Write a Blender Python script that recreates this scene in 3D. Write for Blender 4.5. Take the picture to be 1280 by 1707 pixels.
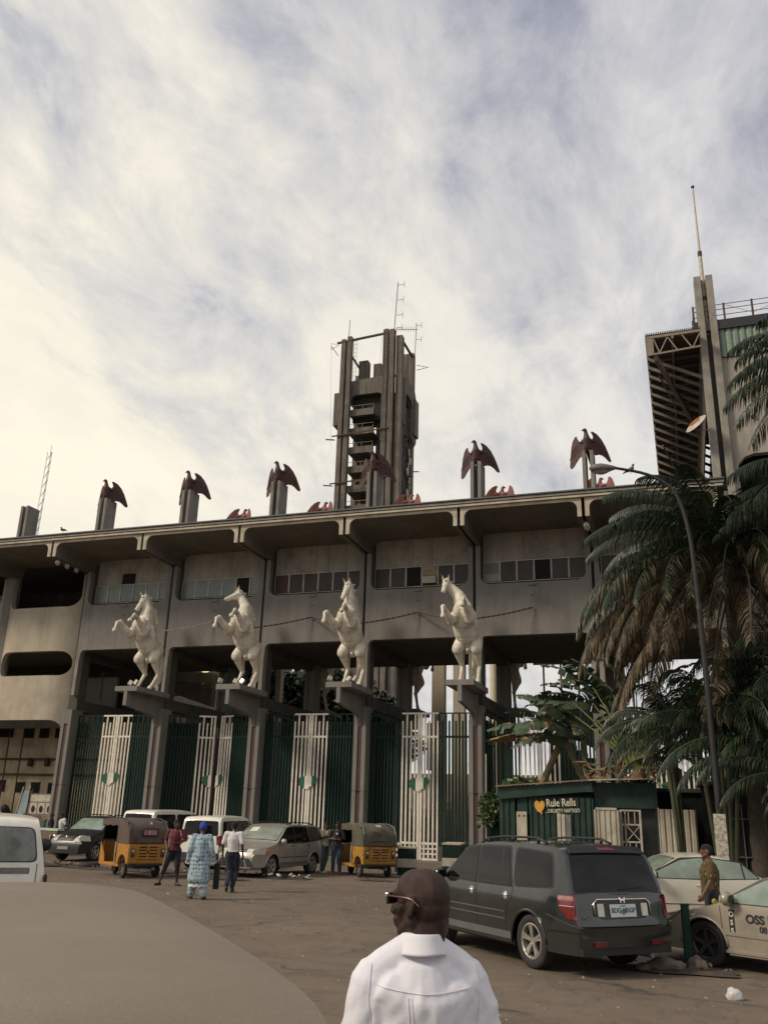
import bpy, bmesh, math, random
from mathutils import Vector, Matrix, noise
import numpy as np
random.seed(7)
R=math.radians; PI=math.pi
for o in list(bpy.data.objects): bpy.data.objects.remove(o)
S=bpy.context.scene; C=S.collection
# ---------------------------------------------------------------- camera
cd=bpy.data.cameras.new('camera'); cam=bpy.data.objects.new('camera',cd); C.objects.link(cam); S.camera=cam
fw=Vector((-0.30766172,0.8938933,0.32603533)); rt=Vector((0.94823337,0.31639615,0.0273305)); up=Vector((0.07872577,-0.31756613,0.94496244))
M=Matrix((rt,up,-fw)).transposed().to_4x4(); M.translation=Vector((0,0,2.117)); cam.matrix_world=M
cd.sensor_fit='HORIZONTAL'; cd.sensor_width=36; cd.lens=40.87; cd.clip_start=.05; cd.clip_end=2000
# ---------------------------------------------------------------- sky and sun
SUN_AZ=R(218); SUN_EL=R(38)      # azimuth counter-clockwise from +X : the light comes from the left, a little in front of the facade
sd=Vector((math.cos(SUN_AZ)*math.cos(SUN_EL),math.sin(SUN_AZ)*math.cos(SUN_EL),math.sin(SUN_EL)))
W=bpy.data.worlds.new('World'); S.world=W; W.use_nodes=True; nt=W.node_tree; nt.nodes.clear()
N=nt.nodes.new; Lk=nt.links.new
def wn(t,**k):
    n=N(t)
    for a,b in k.items(): setattr(n,a,b)
    return n
out=N('ShaderNodeOutputWorld'); bg=N('ShaderNodeBackground'); bg.inputs[1].default_value=0.1; Lk(bg.outputs[0],out.inputs[0])
sky=wn('ShaderNodeTexSky',sky_type='NISHITA',sun_disc=False); sky.sun_elevation=SUN_EL; sky.sun_rotation=PI/2-SUN_AZ; sky.dust_density=3; sky.air_density=1.2
tc=N('ShaderNodeTexCoord'); sep=N('ShaderNodeSeparateXYZ'); Lk(tc.outputs['Generated'],sep.inputs[0])
def math_(op,a,b=None,c=None,clamp=False):
    n=N('ShaderNodeMath'); n.operation=op; n.use_clamp=clamp
    for i,v in enumerate((a,b,c)):
        if v is None: continue
        if isinstance(v,(int,float)): n.inputs[i].default_value=v
        else: Lk(v,n.inputs[i])
    return n.outputs[0]
def ramp_(fac,pts,interp='LINEAR'):
    n=N('ShaderNodeValToRGB'); n.color_ramp.interpolation=interp; e=n.color_ramp.elements
    while len(e)<len(pts): e.new(.5)
    for k,(p,c) in enumerate(pts):
        e[k].position=p; e[k].color=(*c,1) if len(c)==3 else c
    Lk(fac,n.inputs[0]); return n.outputs[0]
def mix_(f,a,b,bt='MIX'):
    n=N('ShaderNodeMix'); n.data_type='RGBA'; n.blend_type=bt
    for i,v in ((0,f),(6,a),(7,b)):
        if isinstance(v,(int,float)): n.inputs[i].default_value=v
        elif isinstance(v,tuple): n.inputs[i].default_value=(*v,1)
        else: Lk(v,n.inputs[i])
    return n.outputs[2]
den=math_('ADD',math_('MAXIMUM',sep.outputs[2],0.0),0.32)      # flat cloud deck high above
cx=math_('DIVIDE',sep.outputs[0],den); cy=math_('DIVIDE',sep.outputs[1],den)
cb=N('ShaderNodeCombineXYZ'); Lk(cx,cb.inputs[0]); Lk(cy,cb.inputs[1])
def wnoise(scale,det,rough,dist,loc=(0,0,0),sc=(1,1,1),rz=0):
    m=N('ShaderNodeMapping'); m.inputs[1].default_value=loc; m.inputs[2].default_value=(0,0,rz); m.inputs[3].default_value=sc; Lk(cb.outputs[0],m.inputs[0])
    n=N('ShaderNodeTexNoise'); n.inputs['Scale'].default_value=scale; n.inputs['Detail'].default_value=det; n.inputs['Roughness'].default_value=rough; n.inputs['Distortion'].default_value=dist
    Lk(m.outputs[0],n.inputs[0]); return n.outputs[0]
n1=wnoise(1.8,12,.58,.45,(3.6,1.9,0),(1,.52,1),R(-35))
n2=wnoise(6.5,11,.66,.35,(7,2,0),(1,.62,1),R(-28))
n3=wnoise(1.0,3,.5,.3,(2.2,9,0))
dens=math_('SUBTRACT',math_('ADD',math_('ADD',math_('MULTIPLY',n1,.95),math_('MULTIPLY',n2,.58)),math_('MULTIPLY',n3,.20)),.29)
low=math_('MULTIPLY',math_('SUBTRACT',0.80,sep.outputs[2]),2.1,clamp=True)   # thicker, brighter cloud towards the horizon
dens2=math_('ADD',dens,math_('MULTIPLY',low,.115))
mask=ramp_(dens2,[(.40,(.40,.40,.40)),(.56,(.85,.85,.85)),(.70,(1,1,1))])
warm=wn('ShaderNodeVectorMath',operation='DOT_PRODUCT'); Lk(tc.outputs['Generated'],warm.inputs[0]); warm.inputs[1].default_value=Vector((-.80,.52,.30)).normalized()
wf=ramp_(warm.outputs['Value'],[(.55,(0,0,0)),(.96,(1,1,1))])
ccool=ramp_(dens2,[(.44,(3.9,4.05,4.7)),(.58,(5.4,5.4,5.7)),(.72,(6.9,6.8,6.7)),(.90,(8.0,7.8,7.3))])
cwarm=ramp_(dens2,[(.44,(5.2,5.4,5.9)),(.58,(7.2,7.05,6.6)),(.70,(8.6,8.1,6.9)),(.86,(9.5,8.8,7.2))])
ccol=mix_(wf,ccool,cwarm)
deep=mix_(1.0,sky.outputs[0],(1.0,.80,.78),'MULTIPLY')
blue=mix_(.55,deep,(2.7,2.9,3.9))
skyc=mix_(mask,blue,ccol)
gmask=ramp_(math_('ADD',math_('MULTIPLY',sep.outputs[2],10.0),.5,clamp=True),[(.45,(0,0,0)),(.55,(1,1,1))])
Lk(mix_(gmask,(1.2,1.1,.95),skyc),bg.inputs[0])
sl=bpy.data.lights.new('sun','SUN'); sl.energy=2.4; sl.angle=R(12); sl.color=(1,.87,.70)
so=bpy.data.objects.new('sun',sl); C.objects.link(so); so.rotation_euler=(-sd).to_track_quat('-Z','Y').to_euler()
S.view_settings.view_transform='Standard'; S.view_settings.look='None'; S.view_settings.gamma=1; S.view_settings.use_curve_mapping=False
S.view_settings.exposure=0.12
# ---------------------------------------------------------------- helpers
def tag(o,label=None,cat=None,group=None,kind=None):
    if label: o['label']=label
    if cat: o['category']=cat
    if group: o['group']=group
    if kind: o['kind']=kind
    return o
def thing(name,loc,rz=0,label=None,cat=None,group=None,rot=None):
    o=bpy.data.objects.new(name,None); C.objects.link(o); o.location=loc; o.rotation_euler=rot if rot else (0,0,rz); o.empty_display_size=.2
    return tag(o,label,cat,group)
def mkobj(name,me,parent=None):
    o=bpy.data.objects.new(name,me); C.objects.link(o)
    if parent: o.parent=parent
    return o
class MB:
    def __init__(s): s.v=[]; s.f=[]; s.m=[]; s.mi=0
    def add(s,vs,fs):
        b=len(s.v); s.v+= [tuple(p) for p in vs]; s.f+=[tuple(b+i for i in f) for f in fs]; s.m+=[s.mi]*len(fs); return s
    def box(s,x0,x1,y0,y1,z0,z1):
        if x0>x1:x0,x1=x1,x0
        if y0>y1:y0,y1=y1,y0
        if z0>z1:z0,z1=z1,z0
        return s.add([(x,y,z) for z in(z0,z1) for y in(y0,y1) for x in(x0,x1)],[(0,2,3,1),(4,5,7,6),(0,1,5,4),(2,6,7,3),(0,4,6,2),(1,3,7,5)])
    def bar(s,p,q,w,h=None,up=(0,0,1)):
        h=h or w; p=Vector(p);q=Vector(q); d=(q-p).normalized(); u=Vector(up)
        if abs(d.dot(u))>.98: u=Vector((0,1,0)) if abs(d.y)<.9 else Vector((1,0,0))
        r=d.cross(u).normalized(); u=r.cross(d)
        vs=[a+r*sx*w/2+u*sz*h/2 for a in(p,q) for sx,sz in((-1,-1),(1,-1),(1,1),(-1,1))]
        return s.add(vs,[(0,1,2,3),(7,6,5,4),(0,4,5,1),(1,5,6,2),(2,6,7,3),(3,7,4,0)])
    def cyl(s,p,q,r0,r1=None,n=10,caps=True):
        r1=r0 if r1 is None else r1; p=Vector(p);q=Vector(q); d=(q-p).normalized(); u=Vector((0,0,1)) if abs(d.z)<.9 else Vector((1,0,0))
        a=d.cross(u).normalized(); b=d.cross(a)
        vs=[c+(a*math.cos(2*PI*i/n)+b*math.sin(2*PI*i/n))*r for c,r in((p,r0),(q,r1)) for i in range(n)]
        fs=[(i,(i+1)%n,n+(i+1)%n,n+i) for i in range(n)]
        if caps: fs+=[tuple(range(n-1,-1,-1)),tuple(range(n,2*n))]
        return s.add(vs,fs)
    def tube(s,pts,r,n=6):
        pts=[Vector(p) for p in pts]; rs=r if isinstance(r,(list,tuple)) else [r]*len(pts); b=len(s.v); pa=None
        for k,p in enumerate(pts):
            d=(pts[min(k+1,len(pts)-1)]-pts[max(k-1,0)]).normalized()
            if pa is None: u=Vector((0,0,1)) if abs(d.z)<.9 else Vector((1,0,0)); pa=d.cross(u).normalized()
            a=(pa-d*pa.dot(d)).normalized(); pa=a; c=d.cross(a)
            s.v+=[tuple(p+(a*math.cos(2*PI*i/n)+c*math.sin(2*PI*i/n))*rs[k]) for i in range(n)]
        for k in range(len(pts)-1):
            for i in range(n): s.f.append((b+k*n+i,b+k*n+(i+1)%n,b+(k+1)*n+(i+1)%n,b+(k+1)*n+i)); s.m.append(s.mi)
        s.f+=[tuple(b+i for i in range(n-1,-1,-1)),tuple(b+(len(pts)-1)*n+i for i in range(n))]; s.m+=[s.mi]*2
        return s
    def prism(s,poly,a,b,axis='y'):
        # poly of 2D points extruded along axis from a to b ; axis y: poly=(x,z), x: poly=(y,z), z: poly=(x,y)
        def P(p,t): return (p[0],t,p[1]) if axis=='y' else ((t,p[0],p[1]) if axis=='x' else (p[0],p[1],t))
        n=len(poly); vs=[P(p,a) for p in poly]+[P(p,b) for p in poly]
        return s.add(vs,[tuple(range(n)),tuple(range(2*n-1,n-1,-1))]+[(i,n+i,n+(i+1)%n,(i+1)%n) for i in range(n)])
    def grid(s,fn,nu,nv,cu=False):
        b=len(s.v); s.v+=[tuple(fn(i/nu,j/nv)) for i in range(nu+1) for j in range(nv+1)]
        for i in range(nu):
            for j in range(nv): s.f.append((b+i*(nv+1)+j,b+(i+1)*(nv+1)+j,b+(i+1)*(nv+1)+j+1,b+i*(nv+1)+j+1)); s.m.append(s.mi)
        return s
    def lathe(s,prof,n=24,axis='z',c=(0,0,0)):
        b=len(s.v)
        for r,h in prof:
            for i in range(n):
                t=2*PI*i/n; x,y=r*math.cos(t),r*math.sin(t)
                s.v.append((c[0]+x,c[1]+y,c[2]+h) if axis=='z' else ((c[0]+x,c[1]+h,c[2]+y) if axis=='y' else (c[0]+h,c[1]+x,c[2]+y)))
        for k in range(len(prof)-1):
            for i in range(n): s.f.append((b+k*n+i,b+k*n+(i+1)%n,b+(k+1)*n+(i+1)%n,b+(k+1)*n+i)); s.m.append(s.mi)
        return s
    def ell(s,c,r,n=10,m=7):
        c=Vector(c); b=len(s.v); rr=r if isinstance(r,(tuple,list)) else (r,r,r)
        pts=[(0,0,1)]+[(math.sin(PI*j/m)*math.cos(2*PI*i/n),math.sin(PI*j/m)*math.sin(2*PI*i/n),math.cos(PI*j/m)) for j in range(1,m) for i in range(n)]+[(0,0,-1)]
        s.v+=[(c.x+p[0]*rr[0],c.y+p[1]*rr[1],c.z+p[2]*rr[2]) for p in pts]
        F=[(b,b+1+i,b+1+(i+1)%n) for i in range(n)]
        for j in range(m-2): F+=[(b+1+j*n+i,b+1+(j+1)*n+i,b+1+(j+1)*n+(i+1)%n,b+1+j*n+(i+1)%n) for i in range(n)]
        e=b+1+(m-1)*n; F+=[(e,b+1+(m-2)*n+(i+1)%n,b+1+(m-2)*n+i) for i in range(n)]
        s.f+=F; s.m+=[s.mi]*len(F); return s
    def cap(s,p,q,r0,r1,n=10):
        # round cone : capsule from p (radius r0) to q (radius r1)
        p=Vector(p);q=Vector(q); d=q-p
        if d.length<1e-6: return s.ell(p,r0)
        d.normalize(); u=Vector((0,0,1)) if abs(d.z)<.9 else Vector((1,0,0)); a=d.cross(u).normalized(); c=d.cross(a); b=len(s.v)
        rings=[(p,r0,-.98),(p,r0,-.7),(p,r0,0),(q,r1,0),(q,r1,.7),(q,r1,.98)]
        for o,r,t in rings:
            rad=r*math.sqrt(max(0,1-t*t))
            s.v+=[tuple(o+d*(r*t)+(a*math.cos(2*PI*i/n)+c*math.sin(2*PI*i/n))*rad) for i in range(n)]
        F=[]
        for k in range(5): F+=[(b+k*n+i,b+k*n+(i+1)%n,b+(k+1)*n+(i+1)%n,b+(k+1)*n+i) for i in range(n)]
        F+=[tuple(b+i for i in range(n-1,-1,-1)),tuple(b+5*n+i for i in range(n))]
        s.f+=F; s.m+=[s.mi]*len(F); return s
    def mesh(s,name,mats,smooth=False,off=(0,0,0)):
        me=bpy.data.meshes.new(name)
        vs=s.v if off==(0,0,0) else [(a-off[0],b-off[1],c-off[2]) for a,b,c in s.v]
        me.from_pydata(vs,[],s.f)
        for m in (mats if isinstance(mats,(list,tuple)) else [mats]): me.materials.append(m)
        if max(s.m,default=0)>0: me.polygons.foreach_set('material_index',s.m)
        if smooth: me.polygons.foreach_set('use_smooth',[True]*len(me.polygons))
        me.update(); return me
    def build(s,name,mats,parent=None,smooth=False,world=False,bevel=0,fix=True,seg=2):
        off=tuple(parent.location) if (world and parent) else (0,0,0)
        me=s.mesh(name,mats,smooth,off)
        if fix:
            bm=bmesh.new(); bm.from_mesh(me); bmesh.ops.recalc_face_normals(bm,faces=bm.faces)
            if bevel:
                bmesh.ops.bevel(bm,geom=[e for e in bm.edges if len(e.link_faces)==2 and e.calc_face_angle(0)>.5],offset=bevel,segments=seg,affect='EDGES',profile=.5)
            bm.to_mesh(me); bm.free()
        if smooth:
            try: me.set_sharp_from_angle(angle=R(40))
            except Exception: pass
        return mkobj(name,me,parent)
TMP=bpy.data.scenes.new('workshop')
def evalmesh(o):
    TMP.collection.objects.link(o); vl=TMP.view_layers[0]; vl.update(); dg=vl.depsgraph
    me=bpy.data.meshes.new_from_object(o.evaluated_get(dg),depsgraph=dg); TMP.collection.objects.unlink(o); return me
def remesh(name,mb,mat,voxel,parent=None,smooth=4,fac=.5,post=None):
    me=mb.mesh(name,mat); o=bpy.data.objects.new(name,me)
    m=o.modifiers.new('r','REMESH'); m.mode='VOXEL'; m.voxel_size=voxel; m.use_smooth_shade=True
    if smooth:
        k=o.modifiers.new('s','SMOOTH'); k.iterations=smooth; k.factor=fac
    me2=evalmesh(o); me2.name=name; C.objects.link(o)
    o.modifiers.clear(); o.data=me2; me2.materials.clear(); me2.materials.append(mat)
    me2.polygons.foreach_set('use_smooth',[True]*len(me2.polygons))
    if post: post(me2)
    if parent: o.parent=parent
    return o
def copy_tree(o,parent=None):
    c=o.copy(); C.objects.link(c); c.parent=parent
    for ch in list(kids.get(o.name,[])) if False else [x for x in o.children]: copy_tree(ch,c)
    return c
def text_mesh(txt,size,depth=.002,bold=0):
    cu=bpy.data.curves.new('t','FONT'); cu.body=txt; cu.size=size; cu.extrude=depth; cu.offset=bold; cu.align_x='CENTER'; cu.align_y='CENTER'
    o=bpy.data.objects.new('t',cu); me=evalmesh(o); bpy.data.objects.remove(o); me.materials.clear(); return me
# ---------------------------------------------------------------- materials
MATS={}
def mat(name,col,rough=.8,metal=0,var=.25,scale=3.0,bump=0,bscale=40,dirt=None,dirt_amt=.5,dirt_scale=1.2,streak=0,coat=0,speck=0,coord='pos',spec=.5,trans=0,sheen=0,fine=0):
    if name in MATS: return MATS[name]
    m=bpy.data.materials.new(name); m.use_nodes=True; t=m.node_tree; b=t.nodes['Principled BSDF']; MATS[name]=m
    N=t.nodes.new; L=t.links.new
    b.inputs['Roughness'].default_value=rough; b.inputs['Metallic'].default_value=metal; b.inputs['Coat Weight'].default_value=coat; b.inputs['Coat Roughness'].default_value=.08
    b.inputs['Specular IOR Level'].default_value=spec
    if sheen: b.inputs['Sheen Weight'].default_value=sheen
    if coord=='pos': src=N('ShaderNodeNewGeometry').outputs['Position']
    else: src=N('ShaderNodeTexCoord').outputs['Object']
    def ns(sc,det=4,ro=.6,mp=None,dist=0):
        n=N('ShaderNodeTexNoise'); n.inputs['Scale'].default_value=sc; n.inputs['Detail'].default_value=det; n.inputs['Roughness'].default_value=ro; n.inputs['Distortion'].default_value=dist
        if mp:
            k=N('ShaderNodeMapping'); k.inputs[3].default_value=mp; L(src,k.inputs[0]); L(k.outputs[0],n.inputs[0])
        else: L(src,n.inputs[0])
        return n.outputs[0]
    def rmp(f,lo,hi,a=0,c=1):
        n=N('ShaderNodeMapRange'); L(f,n.inputs[0]); n.inputs[1].default_value=lo; n.inputs[2].default_value=hi; n.inputs[3].default_value=a; n.inputs[4].default_value=c; return n.outputs[0]
    def mx(f,a,c,bt='MIX'):
        n=N('ShaderNodeMix'); n.data_type='RGBA'; n.blend_type=bt
        for i,v in ((0,f),(6,a),(7,c)):
            if isinstance(v,(int,float)): n.inputs[i].default_value=v
            elif isinstance(v,tuple): n.inputs[i].default_value=(*v[:3],1)
            else: L(v,n.inputs[i])
        return n.outputs[2]
    cur=mx(rmp(ns(scale,6,.65),.3,.7),tuple(c*(1-var) for c in col),tuple(min(1,c*(1+var)) for c in col))
    if speck: cur=mx(rmp(ns(90,2,.8),.35,.65,0,speck),cur,tuple(c*.35 for c in col))
    if fine: cur=mx(rmp(ns(14,5,.75),.35,.7,0,fine),cur,tuple(c*.55 for c in col))
    if streak:
        f=rmp(ns(2.2,5,.7,(1.0,1.0,.12)),.45,.75,0,streak); cur=mx(f,cur,tuple(c*.35 for c in (dirt or col)))
    if dirt: cur=mx(rmp(ns(dirt_scale,7,.7,None,.4),.47,.68,0,dirt_amt),cur,dirt)
    L(cur,b.inputs['Base Color'])
    r=rmp(ns(scale*2.3,4),.3,.7,max(0,rough-.08),min(1,rough+.08)); L(r,b.inputs['Roughness'])
    if bump:
        bn=N('ShaderNodeBump'); bn.inputs['Strength'].default_value=bump; bn.inputs['Distance'].default_value=.02; L(ns(bscale,5,.7),bn.inputs['Height']); L(bn.outputs[0],b.inputs['Normal'])
    if trans: b.inputs['Transmission Weight'].default_value=trans
    return m
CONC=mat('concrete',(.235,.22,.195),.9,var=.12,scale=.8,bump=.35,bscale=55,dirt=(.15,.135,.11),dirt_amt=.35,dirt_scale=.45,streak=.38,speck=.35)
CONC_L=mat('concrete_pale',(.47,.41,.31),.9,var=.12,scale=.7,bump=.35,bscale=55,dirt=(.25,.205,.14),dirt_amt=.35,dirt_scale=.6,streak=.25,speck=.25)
CONC_D=mat('concrete_dark',(.085,.076,.064),.92,var=.2,scale=1,bump=.3,bscale=40,dirt=(.045,.04,.034),dirt_amt=.5,streak=.4)  # ceiling and interior shade is partly put into this darker concrete
CONC_T=mat('concrete_tower',(.165,.142,.115),.95,var=.25,scale=.35,bump=.3,bscale=12,dirt=(.07,.06,.05),dirt_amt=.65,dirt_scale=.35,streak=.85)
TRIM=mat('trim_cream',(.50,.44,.33),.8,var=.12,scale=2,dirt=(.2,.16,.11),dirt_amt=.45,dirt_scale=1.5,streak=.3)
TRIM_G=mat('trim_grey',(.30,.275,.23),.85,var=.15,scale=2,dirt=(.13,.11,.09),dirt_amt=.5,dirt_scale=1.2,streak=.3,speck=.2)
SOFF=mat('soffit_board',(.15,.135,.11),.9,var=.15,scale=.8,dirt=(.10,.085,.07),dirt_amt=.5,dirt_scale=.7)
DARK=mat('black_void',(.012,.011,.010),.9,var=.2)
ROOFM=mat('roof_flashing',(.10,.095,.09),.6,var=.2,scale=2)
ALUM=mat('aluminium_frame',(.50,.47,.40),.5,metal=.3,var=.15,scale=4,dirt=(.2,.16,.12),dirt_amt=.5,dirt_scale=2)
MAROON=mat('maroon_paint',(.065,.027,.022),.6,var=.25,scale=5,dirt=(.07,.03,.025),dirt_amt=.5)
MAROON_B=mat('eagle_red_paint',(.055,.015,.012),.6,var=.35,scale=5,bump=.3,bscale=25,dirt=(.030,.016,.014),dirt_amt=.6,dirt_scale=3,coord='obj')
EAGLE2=mat('eagle_faded_red',(.20,.07,.05),.7,var=.3,scale=5,bump=.3,bscale=25,dirt=(.12,.05,.04),dirt_amt=.5,dirt_scale=3,coord='obj')
WHITEP=mat('white_gate_paint',(.74,.69,.58),.55,var=.1,scale=3,dirt=(.38,.32,.23),dirt_amt=.45,dirt_scale=2.5)
GREENP=mat('green_gate_paint',(.005,.026,.017),.7,var=.25,scale=3,dirt=(.012,.016,.011),dirt_amt=.4,spec=.25)
GREEN2=mat('green_flag_paint',(.01,.09,.05),.5,var=.15)
STATUE=mat('statue_white',(.76,.70,.57),.65,var=.14,scale=3,bump=.5,bscale=9,dirt=(.30,.25,.18),dirt_amt=.6,dirt_scale=2.2,streak=.5,coord='obj',fine=.25)
RUST=mat('rusty_steel',(.10,.055,.035),.85,var=.4,scale=12,dirt=(.03,.02,.02),dirt_amt=.5,dirt_scale=6)
STEEL=mat('grey_steel',(.20,.195,.18),.55,metal=.4,var=.2,scale=6,dirt=(.11,.08,.055),dirt_amt=.5,dirt_scale=3)
STEELW=mat('pale_steel',(.46,.42,.34),.6,metal=.1,var=.15,scale=6,dirt=(.25,.14,.08),dirt_amt=.45,dirt_scale=5)
BLKM=mat('black_metal',(.02,.02,.02),.5,var=.2)
def glass(name,col,rough=.06):
    m=mat(name,col,rough,var=.2,scale=1.5,spec=.9); return m
GL_D=mat('dark_window_glass',(.006,.006,.006),.05,var=.2,scale=1.5,spec=.32); GL_G=mat('green_grey_window_glass',(.19,.215,.19),.35,var=.15,scale=1.2,spec=.7,dirt=(.12,.13,.11),dirt_amt=.5)
GL_B=mat('brown_window_glass',(.055,.040,.030),.4,var=.25,scale=1.2,spec=.35,dirt=(.03,.022,.018),dirt_amt=.5)
GL_P=mat('pale_green_car_glass',(.20,.255,.20),.12,var=.35,scale=2.2,spec=.9)
RUB=mat('rubber',(.022,.021,.020),.85,var=.25,scale=8,dirt=(.07,.055,.04),dirt_amt=.35,dirt_scale=4)
PLAS=mat('black_plastic',(.018,.018,.018),.5,var=.2)
CHROME=mat('chrome',(.75,.73,.68),.18,metal=1,var=.05)
ALLOY=mat('alloy_wheel',(.52,.49,.43),.35,metal=.7,var=.1,dirt=(.2,.16,.12),dirt_amt=.3,dirt_scale=6)
LRED=mat('red_lens',(.15,.008,.007),.15,var=.3,scale=20,coat=1); LCLR=mat('clear_lens',(.55,.53,.45),.12,var=.25,scale=18,coat=1); LORG=mat('orange_lens',(.62,.13,.02),.15,var=.2,scale=20,coat=1)
SKIN=mat('dark_skin',(.075,.036,.022),.42,var=.18,scale=14,bump=.12,bscale=160,coord='obj',spec=.45)
def at(px,py,X=None,Y=None,Z=None):   # a point of the photograph carried to a plane of the place
    f=1453.195; d=fw+rt*((px-640)/f)+up*((853.5-py)/f); c=Vector((0,0,2.117))
    t=X/d.x if X is not None else (Y/d.y if Y is not None else (Z-c.z)/d.z)
    return c+d*t
B=5.597
def un(k): return -37.05+B*k
Y0=39.98
def arc(cx,cz,r,a0,a1,n=6): return [(cx+r*math.cos(R(a0+(a1-a0)*i/n)),cz+r*math.sin(R(a0+(a1-a0)*i/n))) for i in range(n+1)]
# ---------------------------------------------------------------- ground
GR=bpy.data.materials.new('dusty_asphalt'); GR.use_nodes=True
def ground_mat():
    t=GR.node_tree; b=t.nodes['Principled BSDF']; N=t.nodes.new; L=t.links.new; src=N('ShaderNodeNewGeometry').outputs['Position']
    def ns(sc,det=5,ro=.65,mp=None,dist=0):
        n=N('ShaderNodeTexNoise'); n.inputs['Scale'].default_value=sc; n.inputs['Detail'].default_value=det; n.inputs['Roughness'].default_value=ro; n.inputs['Distortion'].default_value=dist
        if mp: k=N('ShaderNodeMapping'); k.inputs[3].default_value=mp; L(src,k.inputs[0]); L(k.outputs[0],n.inputs[0])
        else: L(src,n.inputs[0])
        return n.outputs[0]
    def rm(f,lo,hi,a=0,c=1): n=N('ShaderNodeMapRange'); L(f,n.inputs[0]); n.inputs[1].default_value=lo; n.inputs[2].default_value=hi; n.inputs[3].default_value=a; n.inputs[4].default_value=c; return n.outputs[0]
    def mx(f,a,c):
        n=N('ShaderNodeMix'); n.data_type='RGBA'
        for i,v in ((0,f),(6,a),(7,c)):
            if isinstance(v,(int,float)): n.inputs[i].default_value=v
            elif isinstance(v,tuple): n.inputs[i].default_value=(*v,1)
            else: L(v,n.inputs[i])
        return n.outputs[2]
    c=mx(rm(ns(.22,6),.35,.65),(.145,.108,.074),(.205,.156,.107))
    c=mx(rm(ns(.9,7,.7,(1,1.6,1),.6),.50,.64,0,.75),c,(.105,.082,.06))
    c=mx(rm(ns(2.6,7,.75,(1.4,.7,1),.8),.55,.68,0,.75),c,(.06,.05,.04))
    c=mx(rm(ns(.35,5,.6,(2.2,.6,1)),.56,.7,0,.5),c,(.22,.178,.13))
    c=mx(rm(ns(60,3,.8),.4,.62,0,.45),c,(.09,.075,.058))
    c=mx(rm(ns(130,2,.7),.62,.75,0,.5),c,(.34,.29,.22))
    w=N('ShaderNodeTexVoronoi'); w.feature='DISTANCE_TO_EDGE'; w.inputs['Scale'].default_value=.28
    k=N('ShaderNodeMapping'); L(src,k.inputs[0]); nn=N('ShaderNodeVectorMath'); nn.operation='MULTIPLY_ADD'
    nz=N('ShaderNodeTexNoise'); nz.inputs['Scale'].default_value=1.3; nz.inputs['Detail'].default_value=5; L(src,nz.inputs[0]); L(nz.outputs[1],nn.inputs[0]); nn.inputs[1].default_value=(1.6,1.6,0); L(src,nn.inputs[2]); L(nn.outputs[0],w.inputs[0])
    cr=N('ShaderNodeMath'); cr.operation='MULTIPLY'; L(rm(w.outputs[0],.0,.022,.95,0),cr.inputs[0]); L(rm(ns(.5),.48,.6),cr.inputs[1])
    c=mx(cr.outputs[0],c,(.05,.042,.035))
    L(c,b.inputs['Base Color']); b.inputs['Roughness'].default_value=.9
    bn=N('ShaderNodeBump'); bn.inputs['Strength'].default_value=.5; bn.inputs['Distance'].default_value=.02
    ad=N('ShaderNodeMath'); ad.operation='ADD'; L(ns(9,6,.7),ad.inputs[0]); L(ns(70,3,.7),ad.inputs[1]); L(ad.outputs[0],bn.inputs['Height']); L(bn.outputs[0],b.inputs['Normal'])
ground_mat()
def gz(x,y):
    # gentle unevenness of the worn forecourt
    if y<8 or y>39 or x<-40 or x>8: return 0.0
    e=min(1,(y-8)/3,(39-y)/2,(x+40)/2,(8-x)/2); return e*.018*noise.noise(Vector((x*.6,y*.6,0)))
g=MB(); xs=[-600,-200,-80]+[-42+i*.5 for i in range(103)]+[40,200,600]; ys=[-600,-200,-60,-20,0]+[4+i*.5 for i in range(73)]+[45,60,100,200,600]
b0=len(g.v)
for x in xs:
    for y in ys: g.v.append((x,y,gz(x,y)))
ny=len(ys)
for i in range(len(xs)-1):
    for j in range(ny-1): g.f.append((i*ny+j,(i+1)*ny+j,(i+1)*ny+j+1,i*ny+j+1)); g.m.append(0)
tag(g.build('ground',GR,smooth=True,fix=False),kind='structure')
m=MB().box(-70,12,39.2,52,-.2,.12); tag(m.build('raised_forecourt_pavement',mat('pavement_concrete',(.20,.175,.14),.92,var=.2,scale=1.2,bump=.4,dirt=(.10,.085,.065),dirt_amt=.6,speck=.4)),kind='structure')
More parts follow.
